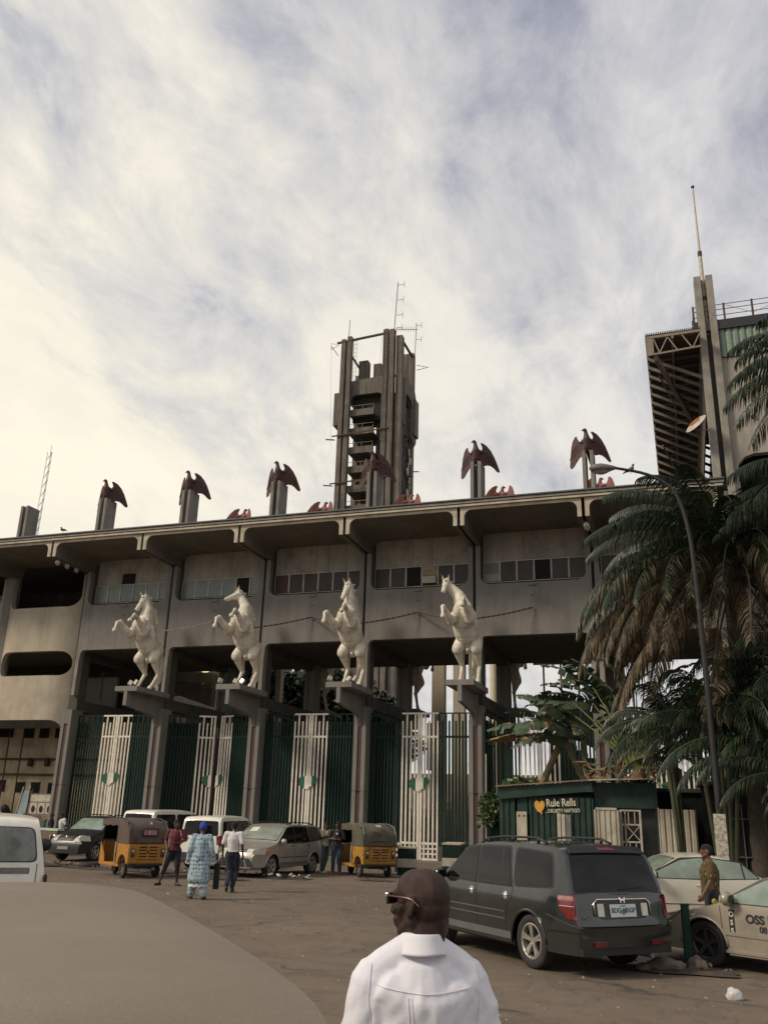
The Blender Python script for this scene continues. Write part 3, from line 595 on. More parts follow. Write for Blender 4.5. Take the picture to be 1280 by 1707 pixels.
def horse(k,var,rear=False):
    lab=['','white rearing horse statue on the leftmost pedestal, muzzle tucked down to its raised forelegs','white rearing horse statue, second from the left, head turned left with open mouth','white rearing horse statue, third from the left, facing forward','white rearing horse statue on the right pedestal, neck leaning left'][k-1] if not rear else 'dark rearing horse statue seen from behind through the portal, %s from the left'%['','first','second','third','fourth','fifth'][k-1]
    H=thing('horse_statue',(un(k),38.0,7.655) if not rear else (un(k),49.0,7.655),PI if rear else 0,lab,'horse statue','rearing white horse statues' if not rear else 'rear horse statues seen through the portal')
    if var not in HM: 
        HM[var]=horse_mesh(**HV[var])
    me,nk,head,muz,upv,side,d=HM[var]
    mkobj('body',me,H)
    if ('m',var) not in HM:
        rs=random.Random(5); mm=MB(); V=Vector
        pts=[head+V((0,.10,.16)),head+V((0,.20,-.02)),(head+nk)/2+V((.02,.33,.03)),nk+V((.03,.42,.0)),nk+V((.06,.45,-.35)),V((-.0,.55,3.45))]
        for i in range(len(pts)-1):
            for j in range(5):
                p=pts[i].lerp(pts[i+1],j/5); q=p+V((.10+rs.uniform(-.07,.07),.14+rs.uniform(0,.08),-.10+rs.uniform(-.08,.04)))
                mm.cap(p,q,.12,.045,8); q2=q+V((rs.uniform(-.05,.10),rs.uniform(.02,.12),rs.uniform(-.05,.08))); mm.cap(q,q2,.06,.02,8)
                mm.cap(q,q+V((.03,.02,-.10)),.045,.03,8)
        for j in range(5): p=head+upv*.17+side*rs.uniform(-.06,.06); mm.cap(p,p+d*.14+upv*.04,.05,.035,8)
        o=remesh('mane',mm,STATUE,.022,None,2); HM['m',var]=o.data; bpy.data.objects.remove(o)
        tt=MB(); P_=[V((.05,1.35,2.2)),V((.10,1.60,1.9)),V((.12,1.62,1.4)),V((.14,1.50,.9)),V((.16,1.40,.5)),V((.16,1.30,.25))]
        for i in range(5): tt.cap(P_[i],P_[i+1],[.09,.13,.15,.17,.15][i],[.13,.15,.17,.15,.09][i],10)
        for j in range(26): p=P_[2].lerp(P_[5],rs.random())+V((rs.uniform(-.14,.14),rs.uniform(-.15,.1),0)); tt.cap(p,p+V((rs.uniform(-.06,.06),-.02,-.14)),.05,.03,8)
        o=remesh('tail',tt,STATUE,.024,None,2); HM['t']=o.data; bpy.data.objects.remove(o)
        st=MB(); n=26
        for i in range(n): # girth strap round the barrel
            pass
        c0=Vector((-.04,.10,2.78)); ax=Vector((-.02,-.50,.86)).normalized(); a=Vector((1,0,0)); b=ax.cross(a)
        st.grid(lambda u,v:c0+ax*(v-.5)*.16+(a*math.cos(2*PI*u)+b*math.sin(2*PI*u))*(.60),36,1)
        st.grid(lambda u,v:c0+ax*(v-.5)*.03+ax*.10+(a*math.cos(2*PI*u)+b*math.sin(2*PI*u))*(.607),36,1)
        HM['s']=st.mesh('girth_strap',STATUE,True)
    mkobj('mane',HM['m',var],H); mkobj('tail',HM['t'],H); mkobj('girth_strap',HM['s'],H)
    return H
HM={}
HV={1:dict(head=(-.42,.30,4.72),muz=(-.42,-.28,4.02),nk=(-.15,.30,4.05)),2:dict(head=(-.50,.30,4.66),muz=(-.98,-.12,4.34),nk=(-.12,.38,4.0)),3:dict(head=(-.20,.22,4.78),muz=(-.24,-.34,4.05),nk=(-.10,.28,4.05)),4:dict(head=(-.88,.12,4.62),muz=(-.90,-.38,4.10),nk=(-.35,.28,4.02))}
for i,k in enumerate((2,3,4,5)): horse(k,i+1)
for k in (3,4,5,6): horse(k,3,True)
# small floodlights on the pedestals and under the canopy
def flood(pos,rz,rx,label):
    F=thing('floodlight',pos,rz,label,'floodlight','small pale floodlights')
    if 'fl' not in HM:
        HM['fl']=[MB().box(-.10,.10,-.06,.06,.10,.34).mesh('lamp_box',STEELW),MB().box(-.085,.085,-.066,-.061,.13,.31).mesh('lamp_glass',LCLR),MB().box(-.015,.015,-.015,.015,0,.10).mesh('bracket',STEEL)]
    a=mkobj('lamp_box',HM['fl'][0],F); a.rotation_euler=(rx,.4,0); b=mkobj('lamp_glass',HM['fl'][1],a); mkobj('bracket',HM['fl'][2],F)
x=un(2); flood((x-.1,37.3,7.655),.3,-.3,'small floodlight between the hooves of the leftmost horse')
flood((x+.3,37.2,7.655),-.4,-.3,'small floodlight right of the hooves of the leftmost horse')
x=un(3); flood((x-.55,37.15,7.655),.9,-.4,'small floodlight on the left corner of the second horse pedestal')
flood((x+.05,37.4,7.655),.3,-.4,'small floodlight between the hooves of the second horse'); flood((x+.35,37.5,7.655),-.3,-.4,'small floodlight right of the hooves of the second horse')
x=un(4); flood((x-.55,37.15,7.655),.7,-.4,'small floodlight on the left corner of the third horse pedestal')
flood((x+.2,37.4,7.655),-.5,-.5,'small floodlight between the hooves of the third horse'); flood((x+.5,37.4,7.655),-.8,-.5,'small floodlight right of the hooves of the third horse')
p=Vector((un(1)+.25,37.1,14.2))
for i in range(3): flood((p.x,37.1+i*.8,14.17),1.2,-.5,['nearest','middle','farthest'][i]+' of three small floodlights under the leftmost canopy beam')
p=Vector((un(6),37.1,14.1)); 
for i in range(2): flood((p.x+.05,37.15+i*.4,14.15),.5,-.5,['upper front','rear'][i]+' floodlight under the canopy beam beside the palm')
# chains from the horses' girths to the wall hooks between them
CH=mat('rusty_chain',(.075,.05,.04),.8,var=.4,scale=14)
def chain(a,b,label,m=CH):
    a=Vector(a);b=Vector(b); mb=MB(); n=int((b-a).length/.13)
    for i in range(n):
        p=a.lerp(b,(i+.05)/n); q=a.lerp(b,(i+1.0)/n); s=-.05*math.sin(PI*(i+.5)/n); p.z+=s;q.z+=s
        mb.bar(p,q,.075 if i%2 else .04,.04 if i%2 else .075)
    tag(mb.build('chain',m,fix=False),label,'chain','chains tethering the horses')
for k in (2,3,4,5):
    g=Vector((un(k),38.05,10.45)); n_=['leftmost','second','third','right'][k-2]
    if k>2: chain((un(k-1)+B/2,39.9,11.35),g+Vector((-.50,0,.12)),'rusty chain from the wall hook down to the left side of the %s horse'%n_)
    chain(g+Vector((.50,.15,.1)),(un(k)+B/2,39.9,11.35),'rusty chain from the right side of the %s horse up to its wall hook'%n_,CH if k!=2 else STEELW)
# ---------------------------------------------------------------- vehicles
def resamp(P,ds=.07,it=2):
    P=[np.array(p,float) for p in P]; out=[P[0]]
    for a,b in zip(P[:-1],P[1:]):
        n=max(1,int(np.linalg.norm(b-a)/ds)); out+=[a+(b-a)*(i+1)/n for i in range(n)]
    for _ in range(it): out=[out[0]]+[(out[i-1]+2*out[i]+out[i+1])/4 for i in range(1,len(out)-1)]+[out[-1]]
    return out
class Car:
    def __init__(s,name,loc,rz,label,paint,prof,W,wb,wr,belt,roof,sill=.24,crown=.035,tumble=.15,nose=.22,tail=.14,group=None,wcx=0,cat='car',archf=1.13,rim='spoke',rimmat=None,wwid=.21):
        s.T=thing(name,loc,rz,label,cat,group); s.W=W/2; s.belt=belt; s.roof=roof; s.tumble=tumble; s.sill=sill; s.crown=crown
        s.xf=prof[0][0]; s.xr=prof[-1][0]; s.nose=nose; s.tail=tail; s.ax=[wcx+wb/2,wcx-wb/2]; s.wr=wr; s.ar=wr*archf; s.paint=paint
        s.C=resamp(prof,.07,2)
        for i in range(1,len(s.C)):
            if s.C[i][0]>s.C[i-1][0]-.0015: s.C[i][0]=s.C[i-1][0]-.0015
        n=len(s.C); s.N=[]
        for i in range(n):
            d=s.C[min(i+1,n-1)]-s.C[max(i-1,0)]; d/=np.linalg.norm(d)+1e-9; s.N.append(np.array([-d[1],d[0]])*-1)
        # outward normal: profile runs from front bottom over the roof to rear bottom (x decreasing) -> normal is to the right of travel
        s.arcl=[0]
        for a,b in zip(s.C[:-1],s.C[1:]): s.arcl.append(s.arcl[-1]+float(np.linalg.norm(b-a)))
        s.shell(); s.under(); s.wheels(rim,rimmat or ALLOY,wwid)
    def w(s,x,z):
        f=1.0
        L=.9; 
        if x>s.xf-L: f-=s.nose*((x-(s.xf-L))/L)**2.6
        if x<s.xr+L*.8: f-=s.tail*(((s.xr+L*.8)-x)/(L*.8))**2.6
        if z>s.belt: f-=s.tumble*((z-s.belt)/(s.roof-s.belt))**1.25
        else: f-=.055*((s.belt-.22-z)/(s.belt))**2 if z<s.belt-.22 else .02*((z-(s.belt-.22))/.22)**2
        if z>s.belt: f-=.02
        return s.W*f
    def e(s,i): return s.C[i]-s.N[i]*s.crown
    def shell(s):
        mb=MB(); n=len(s.C); m=6
        for i in range(n):
            c,nn=s.C[i],s.N[i]; e=s.e(i); w=s.w(e[0],e[1])
            for j in range(-m,m+1):
                t=j/m; p=c-nn*s.crown*abs(t)**2.4; mb.v.append((p[0],w*t,p[1]))
        q=2*m+1
        for i in range(n-1):
            for j in range(q-1): mb.f.append((i*q+j,i*q+j+1,(i+1)*q+j+1,(i+1)*q+j)); mb.m.append(0)
        rows=9
        for sd in (-1,1):
            b=len(mb.v)
            for i in range(n):
                e=s.e(i); x=e[0]; z0=s.sill
                for a in s.ax:
                    d=abs(x-a)
                    if d<s.ar: z0=max(z0,s.wr+math.sqrt(s.ar**2-d*d))
                z0=min(z0,e[1]-.005)
                for r in range(rows+1):
                    z=e[1]+(z0-e[1])*(r/rows); mb.v.append((x,sd*s.w(x,z),z))
            for i in range(n-1):
                for r in range(rows): 
                    k=b+i*(rows+1)+r; f=(k,k+1,k+rows+2,k+rows+1); mb.f.append(f if sd>0 else f[::-1]); mb.m.append(0)
        me=mb.mesh('body',s.paint,True); bm=bmesh.new(); bm.from_mesh(me); bmesh.ops.remove_doubles(bm,verts=bm.verts,dist=.0008); bmesh.ops.recalc_face_normals(bm,faces=bm.faces)
        bm.to_mesh(me); bm.free(); me.set_sharp_from_angle(angle=R(50)); s.body=mkobj('body',me,s.T)
        # closed bottom edge and wheel arch lips
        for a in s.ax:
            for sd in (-1,1):
                pts=[]
                for k in range(15):
                    t=PI*k/14; x=a+s.ar*math.cos(t); z=s.wr+s.ar*math.sin(t); 
                    if z<s.sill: z=s.sill
                    pts.append((x,sd*(s.w(x,z)+.002),z))
                mkobj('arch_lip',MB().tube(pts,.022,5).mesh('arch_lip',s.paint,True),s.T)
    def under(s):
        mb=MB(); w=s.W-.24; mb.box(s.xr+.12,s.xf-.12,-w,w,s.sill-.02,.52)
        for a in s.ax: mb.box(a-s.ar-.02,a+s.ar+.02,-w-.001,w+.001,s.sill-.01,s.wr*2+.02)
        
        mkobj('underbody',mb.mesh('underbody',BLKM),s.T)
        x0,x1=s.ax[1]+s.ar,s.ax[0]-s.ar
        mkobj('sill_panel',MB().box(x0,x1,-s.W+.06,s.W-.06,s.sill-.03,s.sill+.06).mesh('sill_panel',PLAS),s.T)
    def wheels(s,rim,rm,ww):
        r=s.wr; key=('wheel',r,rim,rm.name,ww)
        if key not in WH:
            t=MB(); h=ww/2; t.lathe([(r*.64,-h*.9),(r*.80,-h),(r*.93,-h*.96),(r*.985,-h*.8),(r,-h*.5),(r,h*.5),(r*.985,h*.8),(r*.93,h*.96),(r*.80,h),(r*.64,h*.9),(r*.62,h*.5),(r*.62,-h*.5),(r*.64,-h*.9)],32,'y')
            for i in range(32):
                a=2*PI*i/32; t.box(-.001,.001,-h*.85,h*.85,0,0) if False else None
            tm=t.mesh('tyre',RUB,True)
            k=MB(); k.lathe([(r*.63,h*.80),(r*.66,h*.93),(r*.62,h*.96),(r*.585,h*.86),(r*.56,h*.3)],28,'y')
            k.lathe([(0,h*.72),(r*.15,h*.72),(r*.17,h*.60),(r*.17,h*.3)],16,'y')
            ns=5
            for i in range(ns):
                a=2*PI*i/ns+.3
                for da in ((-.13,.13) if rim=='spoke' else (0,)):
                    p=(math.cos(a)*r*.12,h*.66,math.sin(a)*r*.12); q=(math.cos(a+da)*r*.60,h*.86,math.sin(a+da)*r*.60); k.bar(p,q,r*(.10 if rim=='spoke' else .17),.03,up=(0,1,0))
            rmh=k.mesh('rim',rm,True); rmh.set_sharp_from_angle(angle=R(35))
            d=MB(); d.lathe([(0,h*.25),(r*.60,h*.25)],24,'y'); dm=d.mesh('brake_disc',BLKM)
            WH[key]=(tm,rmh,dm)
        tm,rmh,dm=WH[key]
        for a in s.ax:
            for sd in (-1,1):
                o=mkobj('wheel',tm,s.T); o.location=(a,sd*(s.W-.045-ww/2),s.wr); o.rotation_euler=(0,0,0 if sd>0 else PI)
                mkobj('rim',rmh,o); mkobj('brake_disc',dm,o)
    # ---- surface patches -------------------------------------------------
    def sp(s,poly,name,m,off=.006,side=1,parent=None,rings=5,thick=0):
        c=np.mean(np.array(poly),0); mb=MB(); n=len(poly); R_=rings
        pts=[]
        P2=[]
        for i in range(n):
            a,b=np.array(poly[i]),np.array(poly[(i+1)%n]); k=max(1,int(np.linalg.norm(b-a)/.12)); P2+=[a+(b-a)*j/k for j in range(k)]
        n=len(P2)
        for r in range(R_):
            f=1-r/R_
            for p in P2: x,z=c+(p-c)*f; mb.v.append((x,side*(s.w(x,z)+off),z))
        mb.v.append((c[0],side*(s.w(c[0],c[1])+off),c[1]))
        for r in range(R_-1):
            for i in range(n): mb.f.append((r*n+i,r*n+(i+1)%n,(r+1)*n+(i+1)%n,(r+1)*n+i)); mb.m.append(0)
        for i in range(n): mb.f.append(((R_-1)*n+i,(R_-1)*n+(i+1)%n,R_*n)); mb.m.append(0)
        # rim going into the body so the patch is a solid edge
        b=len(mb.v)
        for p in P2: mb.v.append((p[0],side*(s.w(p[0],p[1])-.01),p[1]))
        for i in range(n): mb.f.append((i,b+i,b+(i+1)%n,(i+1)%n)); mb.m.append(0)
        me=mb.mesh(name,m,True); bm=bmesh.new(); bm.from_mesh(me); bmesh.ops.recalc_face_normals(bm,faces=bm.faces); bm.to_mesh(me); bm.free(); me.set_sharp_from_angle(angle=R(40))
        return mkobj(name,me,parent or s.T)
    def rnd(s,poly,r=.05,k=3):
        out=[]; n=len(poly)
        for i in range(n):
            p=np.array(poly[i],float); a=np.array(poly[i-1],float); b=np.array(poly[(i+1)%n],float)
            la,lb=np.linalg.norm(a-p),np.linalg.norm(b-p); rr=min(r,la*.45,lb*.45); A=p+(a-p)/la*rr; B_=p+(b-p)/lb*rr
            for j in range(k+1): t=j/k; out.append((1-t)**2*A+2*t*(1-t)*p+t*t*B_)
        return out
    def win(s,poly,side,m,r=.05,parent=None,name='side_window',surround=.022):
        P=s.rnd(poly,r); c=np.mean(np.array(P),0)
        big=[c+(p-c)*(1+surround*2/np.linalg.norm(p-c)) for p in P]
        f=s.sp(big,name,PLAS,.004,side,parent); s.sp(P,'pane',m,.009,side,f); return f
    def line(s,pts,side,wd=.010,m=None,off=.003,name='door_seam'):
        m=m or PLAS; mb=MB(); 
        for (x0,z0),(x1,z1) in zip(pts[:-1],pts[1:]):
            k=max(1,int(math.hypot(x1-x0,z1-z0)/.1)); dx,dz=x1-x0,z1-z0; l=math.hypot(dx,dz); nx,nz=-dz/l*wd/2,dx/l*wd/2
            def P(t,sg,o): x=x0+dx*t+nx*sg; z=z0+dz*t+nz*sg; return (x,side*(s.w(x,z)+o),z)
            for j in range(k):
                t0,t1=j/k,(j+1)/k; mb.add([P(t0,-1,off),P(t1,-1,off),P(t1,1,off),P(t0,1,off),P(t0,-1,-.01),P(t1,-1,-.01),P(t1,1,-.01),P(t0,1,-.01)],[(0,1,2,3),(0,4,5,1),(3,2,6,7),(0,3,7,4),(1,5,6,2)])
        return mkobj(name,mb.mesh(name,m),s.T)
    def sz(s,z,rear=True):   # arc position on the profile at height z
        rng=range(len(s.C)-1,0,-1) if rear else range(len(s.C)-1)
        for i in (rng):
            a,b=(s.C[i],s.C[i-1]) if rear else (s.C[i],s.C[i+1])
            if (a[1]-z)*(b[1]-z)<=0 and a[1]!=b[1]:
                t=(z-a[1])/(b[1]-a[1]); ia,ib=(i,i-1) if rear else (i,i+1); return s.arcl[ia]+t*(s.arcl[ib]-s.arcl[ia])
        return s.arcl[-1] if rear else 0
    def sx(s,x):
        for i in range(len(s.C)-1):
            if s.C[i][0]>=x>=s.C[i+1][0]: t=(s.C[i][0]-x)/(s.C[i][0]-s.C[i+1][0]+1e-9); return s.arcl[i]+t*(s.arcl[i+1]-s.arcl[i])
        return s.arcl[-1]
    def top(s,a,y,off):
        i=min(len(s.C)-2,max(0,int(np.searchsorted(s.arcl,a))-1)); t=(a-s.arcl[i])/(s.arcl[i+1]-s.arcl[i]+1e-9)
        c=s.C[i]*(1-t)+s.C[i+1]*t; nn=s.N[i]*(1-t)+s.N[i+1]*t; e=c-nn*s.crown; w=s.w(e[0],e[1]); p=c-nn*s.crown*min(1.1,abs(y/w))**2.4+nn*off
        return (p[0],y,p[1])
    def wt(s,a): 
        p=s.top(a,0,0); return s.w(p[0],p[2]-.02)
    def tp(s,poly,name,m,off=.006,parent=None,rings=5,r=0):
        if r: poly=s.rnd(poly,r)
        P2=[]; n0=len(poly)
        for i in range(n0):
            a,b=np.array(poly[i],float),np.array(poly[(i+1)%n0],float); k=max(1,int(np.linalg.norm(b-a)/.12)); P2+=[a+(b-a)*j/k for j in range(k)]
        c=np.mean(np.array(P2),0); n=len(P2); mb=MB()
        for q in range(rings):
            f=1-q/rings
            for p in P2: u=c+(p-c)*f; mb.v.append(s.top(u[0],u[1],off))
        mb.v.append(s.top(c[0],c[1],off))
        for q in range(rings-1):
            for i in range(n): mb.f.append((q*n+i,q*n+(i+1)%n,(q+1)*n+(i+1)%n,(q+1)*n+i)); mb.m.append(0)
        for i in range(n): mb.f.append(((rings-1)*n+i,(rings-1)*n+(i+1)%n,rings*n)); mb.m.append(0)
        b=len(mb.v)
        for p in P2: mb.v.append(s.top(p[0],p[1],-.01))
        for i in range(n): mb.f.append((i,b+i,b+(i+1)%n,(i+1)%n)); mb.m.append(0)
        me=mb.mesh(name,m,True); bm=bmesh.new(); bm.from_mesh(me); bmesh.ops.recalc_face_normals(bm,faces=bm.faces); bm.to_mesh(me); bm.free(); me.set_sharp_from_angle(angle=R(40))
        return mkobj(name,me,parent or s.T)
    def endwin(s,a0,a1,m,name,k0=.93,k1=.93,r=.06):
        w0,w1=s.wt(a0)*k0,s.wt(a1)*k1
        poly=[(a0,-w0),(a0,w0),(a1,w1),(a1,-w1)]; c=np.mean(np.array(poly),0)
        f=s.tp([c+(np.array(p)-c)*np.array([1.07,1.035]) for p in poly],name,PLAS,.003,None,5,r); s.tp(poly,'pane',m,.008,f,5,r); return f
    def mirror(s,x,z,m=None,sz=(.10,.11,.16),sides=(1,-1)):
        for sd in sides:
            mb=MB(); y=s.w(x,z); mb.ell((x,sd*(y+.13),z+.05),(sz[0]*.8,sz[1],sz[2]*.62),10,8); mb.bar((x,sd*(y-.02),z),(x,sd*(y+.10),z+.03),.05,.035)
            o=mkobj('wing_mirror',mb.mesh('wing_mirror',m or s.paint,True),s.T)
            g=MB().add([(x-sz[0]*.82,sd*(y+.05),z),(x-sz[0]*.82,sd*(y+.21),z),(x-sz[0]*.82,sd*(y+.21),z+.11),(x-sz[0]*.82,sd*(y+.05),z+.11)],[(0,1,2,3)]); mkobj('mirror_glass',g.mesh('mirror_glass',GL_D),o)
    def handle(s,x,z,side,m=None,L=.15):
        y=s.w(x,z); mb=MB().tube([(x-L/2,side*(y-.005),z),(x-L/2+.02,side*(y+.035),z),(x+L/2-.02,side*(y+.035),z+.005),(x+L/2,side*(y-.005),z+.005)],.014,6); mkobj('door_handle',mb.mesh('door_handle',m or s.paint,True),s.T)
    def rails(s,x0,x1,m=None):
        for sd in (-1,1):
            pts=[]
            for k in range(9):
                t=k/8; x=x0+(x1-x0)*t; a=s.sx(x); q=s.top(a,s.wt(a)*.82*sd,0); pts.append((q[0],q[1],q[2]+(.065 if 0<k<8 else .01)))
            mb=MB().tube(pts,.02,6)
            for k in (1,4,7): p=pts[k]; mb.bar(p,(p[0],p[1],p[2]-.07),.05,.03)
            mkobj('roof_rail',mb.mesh('roof_rail',m or PLAS,True),s.T)
    def flat(s,name,x,y0,y1,z0,z1,m,parent=None,d=.02):   # small box on the end faces
        return mkobj(name,MB().box(x,x+d,y0,y1,z0,z1).mesh(name,m),parent or s.T)
WH={}
def put_text(txt,size,m,parent,mw,name='lettering',depth=.002,bold=0):
    me=text_mesh(txt,size,depth,bold); me.materials.append(m); o=mkobj(name,me,parent); o.matrix_local=mw; return o
def basis(p,xdir,updir):
    x=Vector(xdir).normalized(); y=Vector(updir).normalized(); z=x.cross(y).normalized(); y=z.cross(x); M_=Matrix((x,y,z)).transposed().to_4x4(); M_.translation=Vector(p); return M_
def carpaint(name,col,rough=.32,metal=.55,dirt=(.16,.13,.09),da=.35): return mat(name,col,rough,metal,var=.05,scale=2,coat=.5,dirt=dirt,dirt_amt=da,dirt_scale=1.5,coord='obj')
P_GREEN=mat('dark_green_grey_paint',(.020,.024,.0225),.20,.25,var=.04,scale=2,coat=1,dirt=(.09,.08,.062),dirt_amt=.15,dirt_scale=1.5,coord='obj')
P_GOLD=carpaint('champagne_paint',(.34,.30,.235),.35,.2)
P_CHAMP=carpaint('pale_champagne_paint',(.62,.57,.46),.33,.1,da=.15)
P_SILV=carpaint('silver_paint',(.33,.31,.265),.33,.3)
P_BLK=mat('black_paint',(.008,.008,.008),.45,0,var=.05,coat=.1,dirt=(.022,.019,.016),dirt_amt=.3,coord='obj')
P_WHITE=carpaint('white_van_paint',(.72,.69,.60),.4,0,dirt=(.40,.34,.25),da=.35)
P_TAN=mat('dusty_tan_paint',(.225,.185,.135),.62,.1,var=.10,scale=.9,dirt=(.17,.14,.10),dirt_amt=.6,dirt_scale=.6,speck=.25,coord='obj')
CLAD=mat('grey_cladding',(.10,.10,.098),.6,var=.1,scale=3,dirt=(.2,.17,.13),dirt_amt=.3)
# --- big dark green-grey SUV in the right foreground, seen from behind
c=Car('parked_suv',(-2.75,15.85,0),R(136.0),'large dark grey green SUV seen from behind on the right, number plate on its tailgate',P_GREEN,
 [(2.385,.34),(2.38,.62),(2.33,.84),(2.15,1.0),(1.35,1.13),(1.12,1.18),(.50,1.62),(.28,1.70),(-.3,1.755),(-1.2,1.765),(-1.95,1.73),(-2.06,1.68),(-2.22,1.30),(-2.30,1.08),(-2.335,.98),(-2.345,.80),(-2.355,.70),(-2.42,.66),(-2.425,.42)],1.92,2.70,.375,1.08,1.76,sill=.30,tumble=.19,tail=.16,wcx=0,rimmat=ALLOY,wwid=.235)
for sd in (1,-1):
    c.win([(1.02,1.12),(.48,1.58),(.12,1.63),(.08,1.10)],sd,GL_D,.06); c.win([(.02,1.10),(.05,1.635),(-.72,1.645),(-.92,1.10)],sd,GL_D,.05); c.win([(-1.02,1.12),(-.92,1.645),(-1.80,1.60),(-1.92,1.16)],sd,GL_D,.09)
    c.line([(-.70,1.10),(-.56,1.64)],sd,.035,PLAS,.011,'window_divider')
    c.line([(1.12,1.08),(1.05,.75),(1.0,.34)],sd); c.line([(.05,1.08),(.04,.7),(.04,.33)],sd); c.line([(-.98,1.10),(-.92,.92),(-.80,.80),(-.78,.45),(-.80,.34)],sd)
    c.line([(.95,.72),(-.75,.72)],sd,.012,CHROME,.006,'side_moulding'); c.line([(.95,.62),(-.75,.62)],sd,.012,CHROME,.006,'side_moulding'); c.line([(.90,.40),(-.90,.40)],sd,.10,CLAD,.004,'lower_cladding')
    c.handle(.18,.965,sd,CHROME,.17); c.handle(-.78,.965,sd,CHROME,.17)
    for hx in (.18,-.78): c.sp(c.rnd([(hx-.045,1.01),(hx+.045,1.01),(hx+.045,.90),(hx-.045,.90)],.03),'handle_cup',CHROME,.003,sd)
    tl=c.sp(c.rnd([(-2.03,1.07),(-2.32,1.07),(-2.33,.76),(-2.22,.76),(-2.08,.90)],.04),'tail_light',LRED,.012,sd); c.sp(c.rnd([(-2.05,1.06),(-2.31,1.06),(-2.31,1.0),(-2.06,1.0)],.02),'clear_lens',mat('pink_lens',(.32,.16,.13),.15,var=.3,scale=20,coat=1),.016,sd,tl); c.line([(-2.08,.93),(-2.32,.93)],sd,.008,LCLR,.018,'lens_strip')
    c.sp(c.rnd([(-1.78,.80),(-2.40,.66),(-2.42,.60),(-1.80,.60)],.03),'bumper_top_corner',P_GREEN,.035,sd)
c.mirror(1.0,1.10); c.rails(.35,-1.45)
a0,a1=c.sz(1.62),c.sz(1.12); c.endwin(a0,a1,GL_D,'rear_window',.90,.93,.07)
w=c.wt(c.sz(1.66)); c.tp([(c.sz(1.70),-w*.9),(c.sz(1.70),w*.9),(c.sz(1.615),w*.9),(c.sz(1.615),-w*.9)],'rear_spoiler',PLAS,.045,r=.03)
c.tp([(c.sz(1.675),-.17),(c.sz(1.675),.17),(c.sz(1.64),.17),(c.sz(1.64),-.17)],'brake_light',LRED,.052)
for sd in (-1,1):
    c.tp([(c.sz(1.05),sd*.80),(c.sz(1.05),sd*.88),(c.sz(.76),sd*.88),(c.sz(.76),sd*.82)],'tail_light',LRED,.012,r=.02)
    c.line([(-2.31,1.06),(-2.325,.69)],sd,.012)
pl=c.tp([(c.sz(1.00),-.50),(c.sz(1.00),.50),(c.sz(.80),.50),(c.sz(.755),.36),(c.sz(.755),-.36),(c.sz(.80),-.50)],'plate_recess',mat('plate_recess_paint',(.03,.034,.033),.5),.004,r=.03)
xa=-2.348
def rp(z,y,off=0): p=c.top(c.sz(z),y,off); return p
n1,n2=rp(.955,0,.012),rp(.80,0,.012)
UPV=(Vector(n1)-Vector(n2)).normalized(); plate=thing
BP=Vector(rp(.865,.0,.016))
pm=MB().box(-.24,.24,-.085,.085,-.006,.004); po=mkobj('number_plate',pm.mesh('number_plate',mat('plate_white',(.62,.62,.58),.5,var=.05)),c.T); po.matrix_local=basis(BP,(0,-1,0),UPV)
gm=mat('plate_green',(.06,.32,.14),.5,var=.2)
put_text('BDG 105GP',.088,mat('plate_blue',(.03,.05,.15),.5,var=.05),po,Matrix.Translation((-.0,.0,.006)),'plate_lettering',.0015,.002)
put_text('LAGOS',.030,mat('plate_blue',(.03,.05,.15),.5),po,Matrix.Translation((0,.062,.006)),'plate_lettering',.0012)
mkobj('plate_map',MB().prism([(-.05+p[0]*.12,-.06+p[1]*.11) for p in NG],.0042,.0052,'z').mesh('plate_map',gm),po)
for sd in (-1,1):
    q=Vector(rp(.875,sd*.41,.012)); o=mkobj('reverse_light',MB().box(-.055,.055,-.085,.085,-.01,.012).mesh('reverse_light',LCLR),c.T); o.matrix_local=basis(q,(0,-1,0),UPV)
tr=MB().tube([rp(.80,-.52,.012),rp(.97,-.52,.015),rp(1.015,-.46,.015),rp(1.015,.46,.015),rp(.97,.52,.015),rp(.80,.52,.012)],.012,6); mkobj('chrome_trim',tr.mesh('chrome_trim',CHROME,True),c.T)
em=MB(); 
for sg in(-1,1): em.bar((sg*.030,-.035,0),(sg*.045,.04,0),.016,.012,up=(0,0,1))
em.bar((-.035,.0,0),(.035,.0,0),.014,.012,up=(0,0,1)); eo=mkobj('badge',em.mesh('badge',CHROME),c.T); eo.matrix_local=basis(rp(1.0,0,.022),(0,-1,0),UPV)
wp=MB().bar(rp(1.14,0,.02),rp(1.17,-.45,.02),.018,.012); mkobj('rear_wiper',wp.mesh('rear_wiper',PLAS),c.T)
put_text('PILOT',.06,mat('dull_letters',(.16,.16,.155),.4,metal=.6),c.T,basis(rp(.775,.66,.005),(0,-1,0),UPV),'model_lettering',.002)
mkobj('tailgate_seam',MB().tube([rp(1.10,-.84,.004),rp(1.08,0,.004),rp(1.10,.84,.004)],.005,4).mesh('tailgate_seam',PLAS),c.T)
bm_=MB().grid(lambda u,v:(-2.40-.05*math.cos(PI*(v-.5))*1.0-(.02 if u<.3 else 0),(v-.5)*2*(.86-.0*u),.66-.26*u),3,16); mkobj('rear_bumper',bm_.mesh('rear_bumper',P_GREEN,True),c.T)
mkobj('bumper_step',MB().grid(lambda u,v:(-2.33-.13*math.cos(PI*(v-.5))**.4*(u),(v-.5)*2*.84,.672),2,16).mesh('bumper_step',PLAS),c.T)
mkobj('lower_valance',MB().box(-2.42,-2.2,-.82,.82,.30,.41).mesh('lower_valance',PLAS),c.T)
for sd in (-1,1): mkobj('reflector',MB().box(-2.462,-2.40,sd*.52-.10,sd*.52+.10,.42,.475).mesh('reflector',LRED),c.T)
mkobj('exhaust',MB().cyl((-2.42,-.45,.27),(-2.1,-.45,.27),.035).mesh('exhaust',STEEL),c.T)
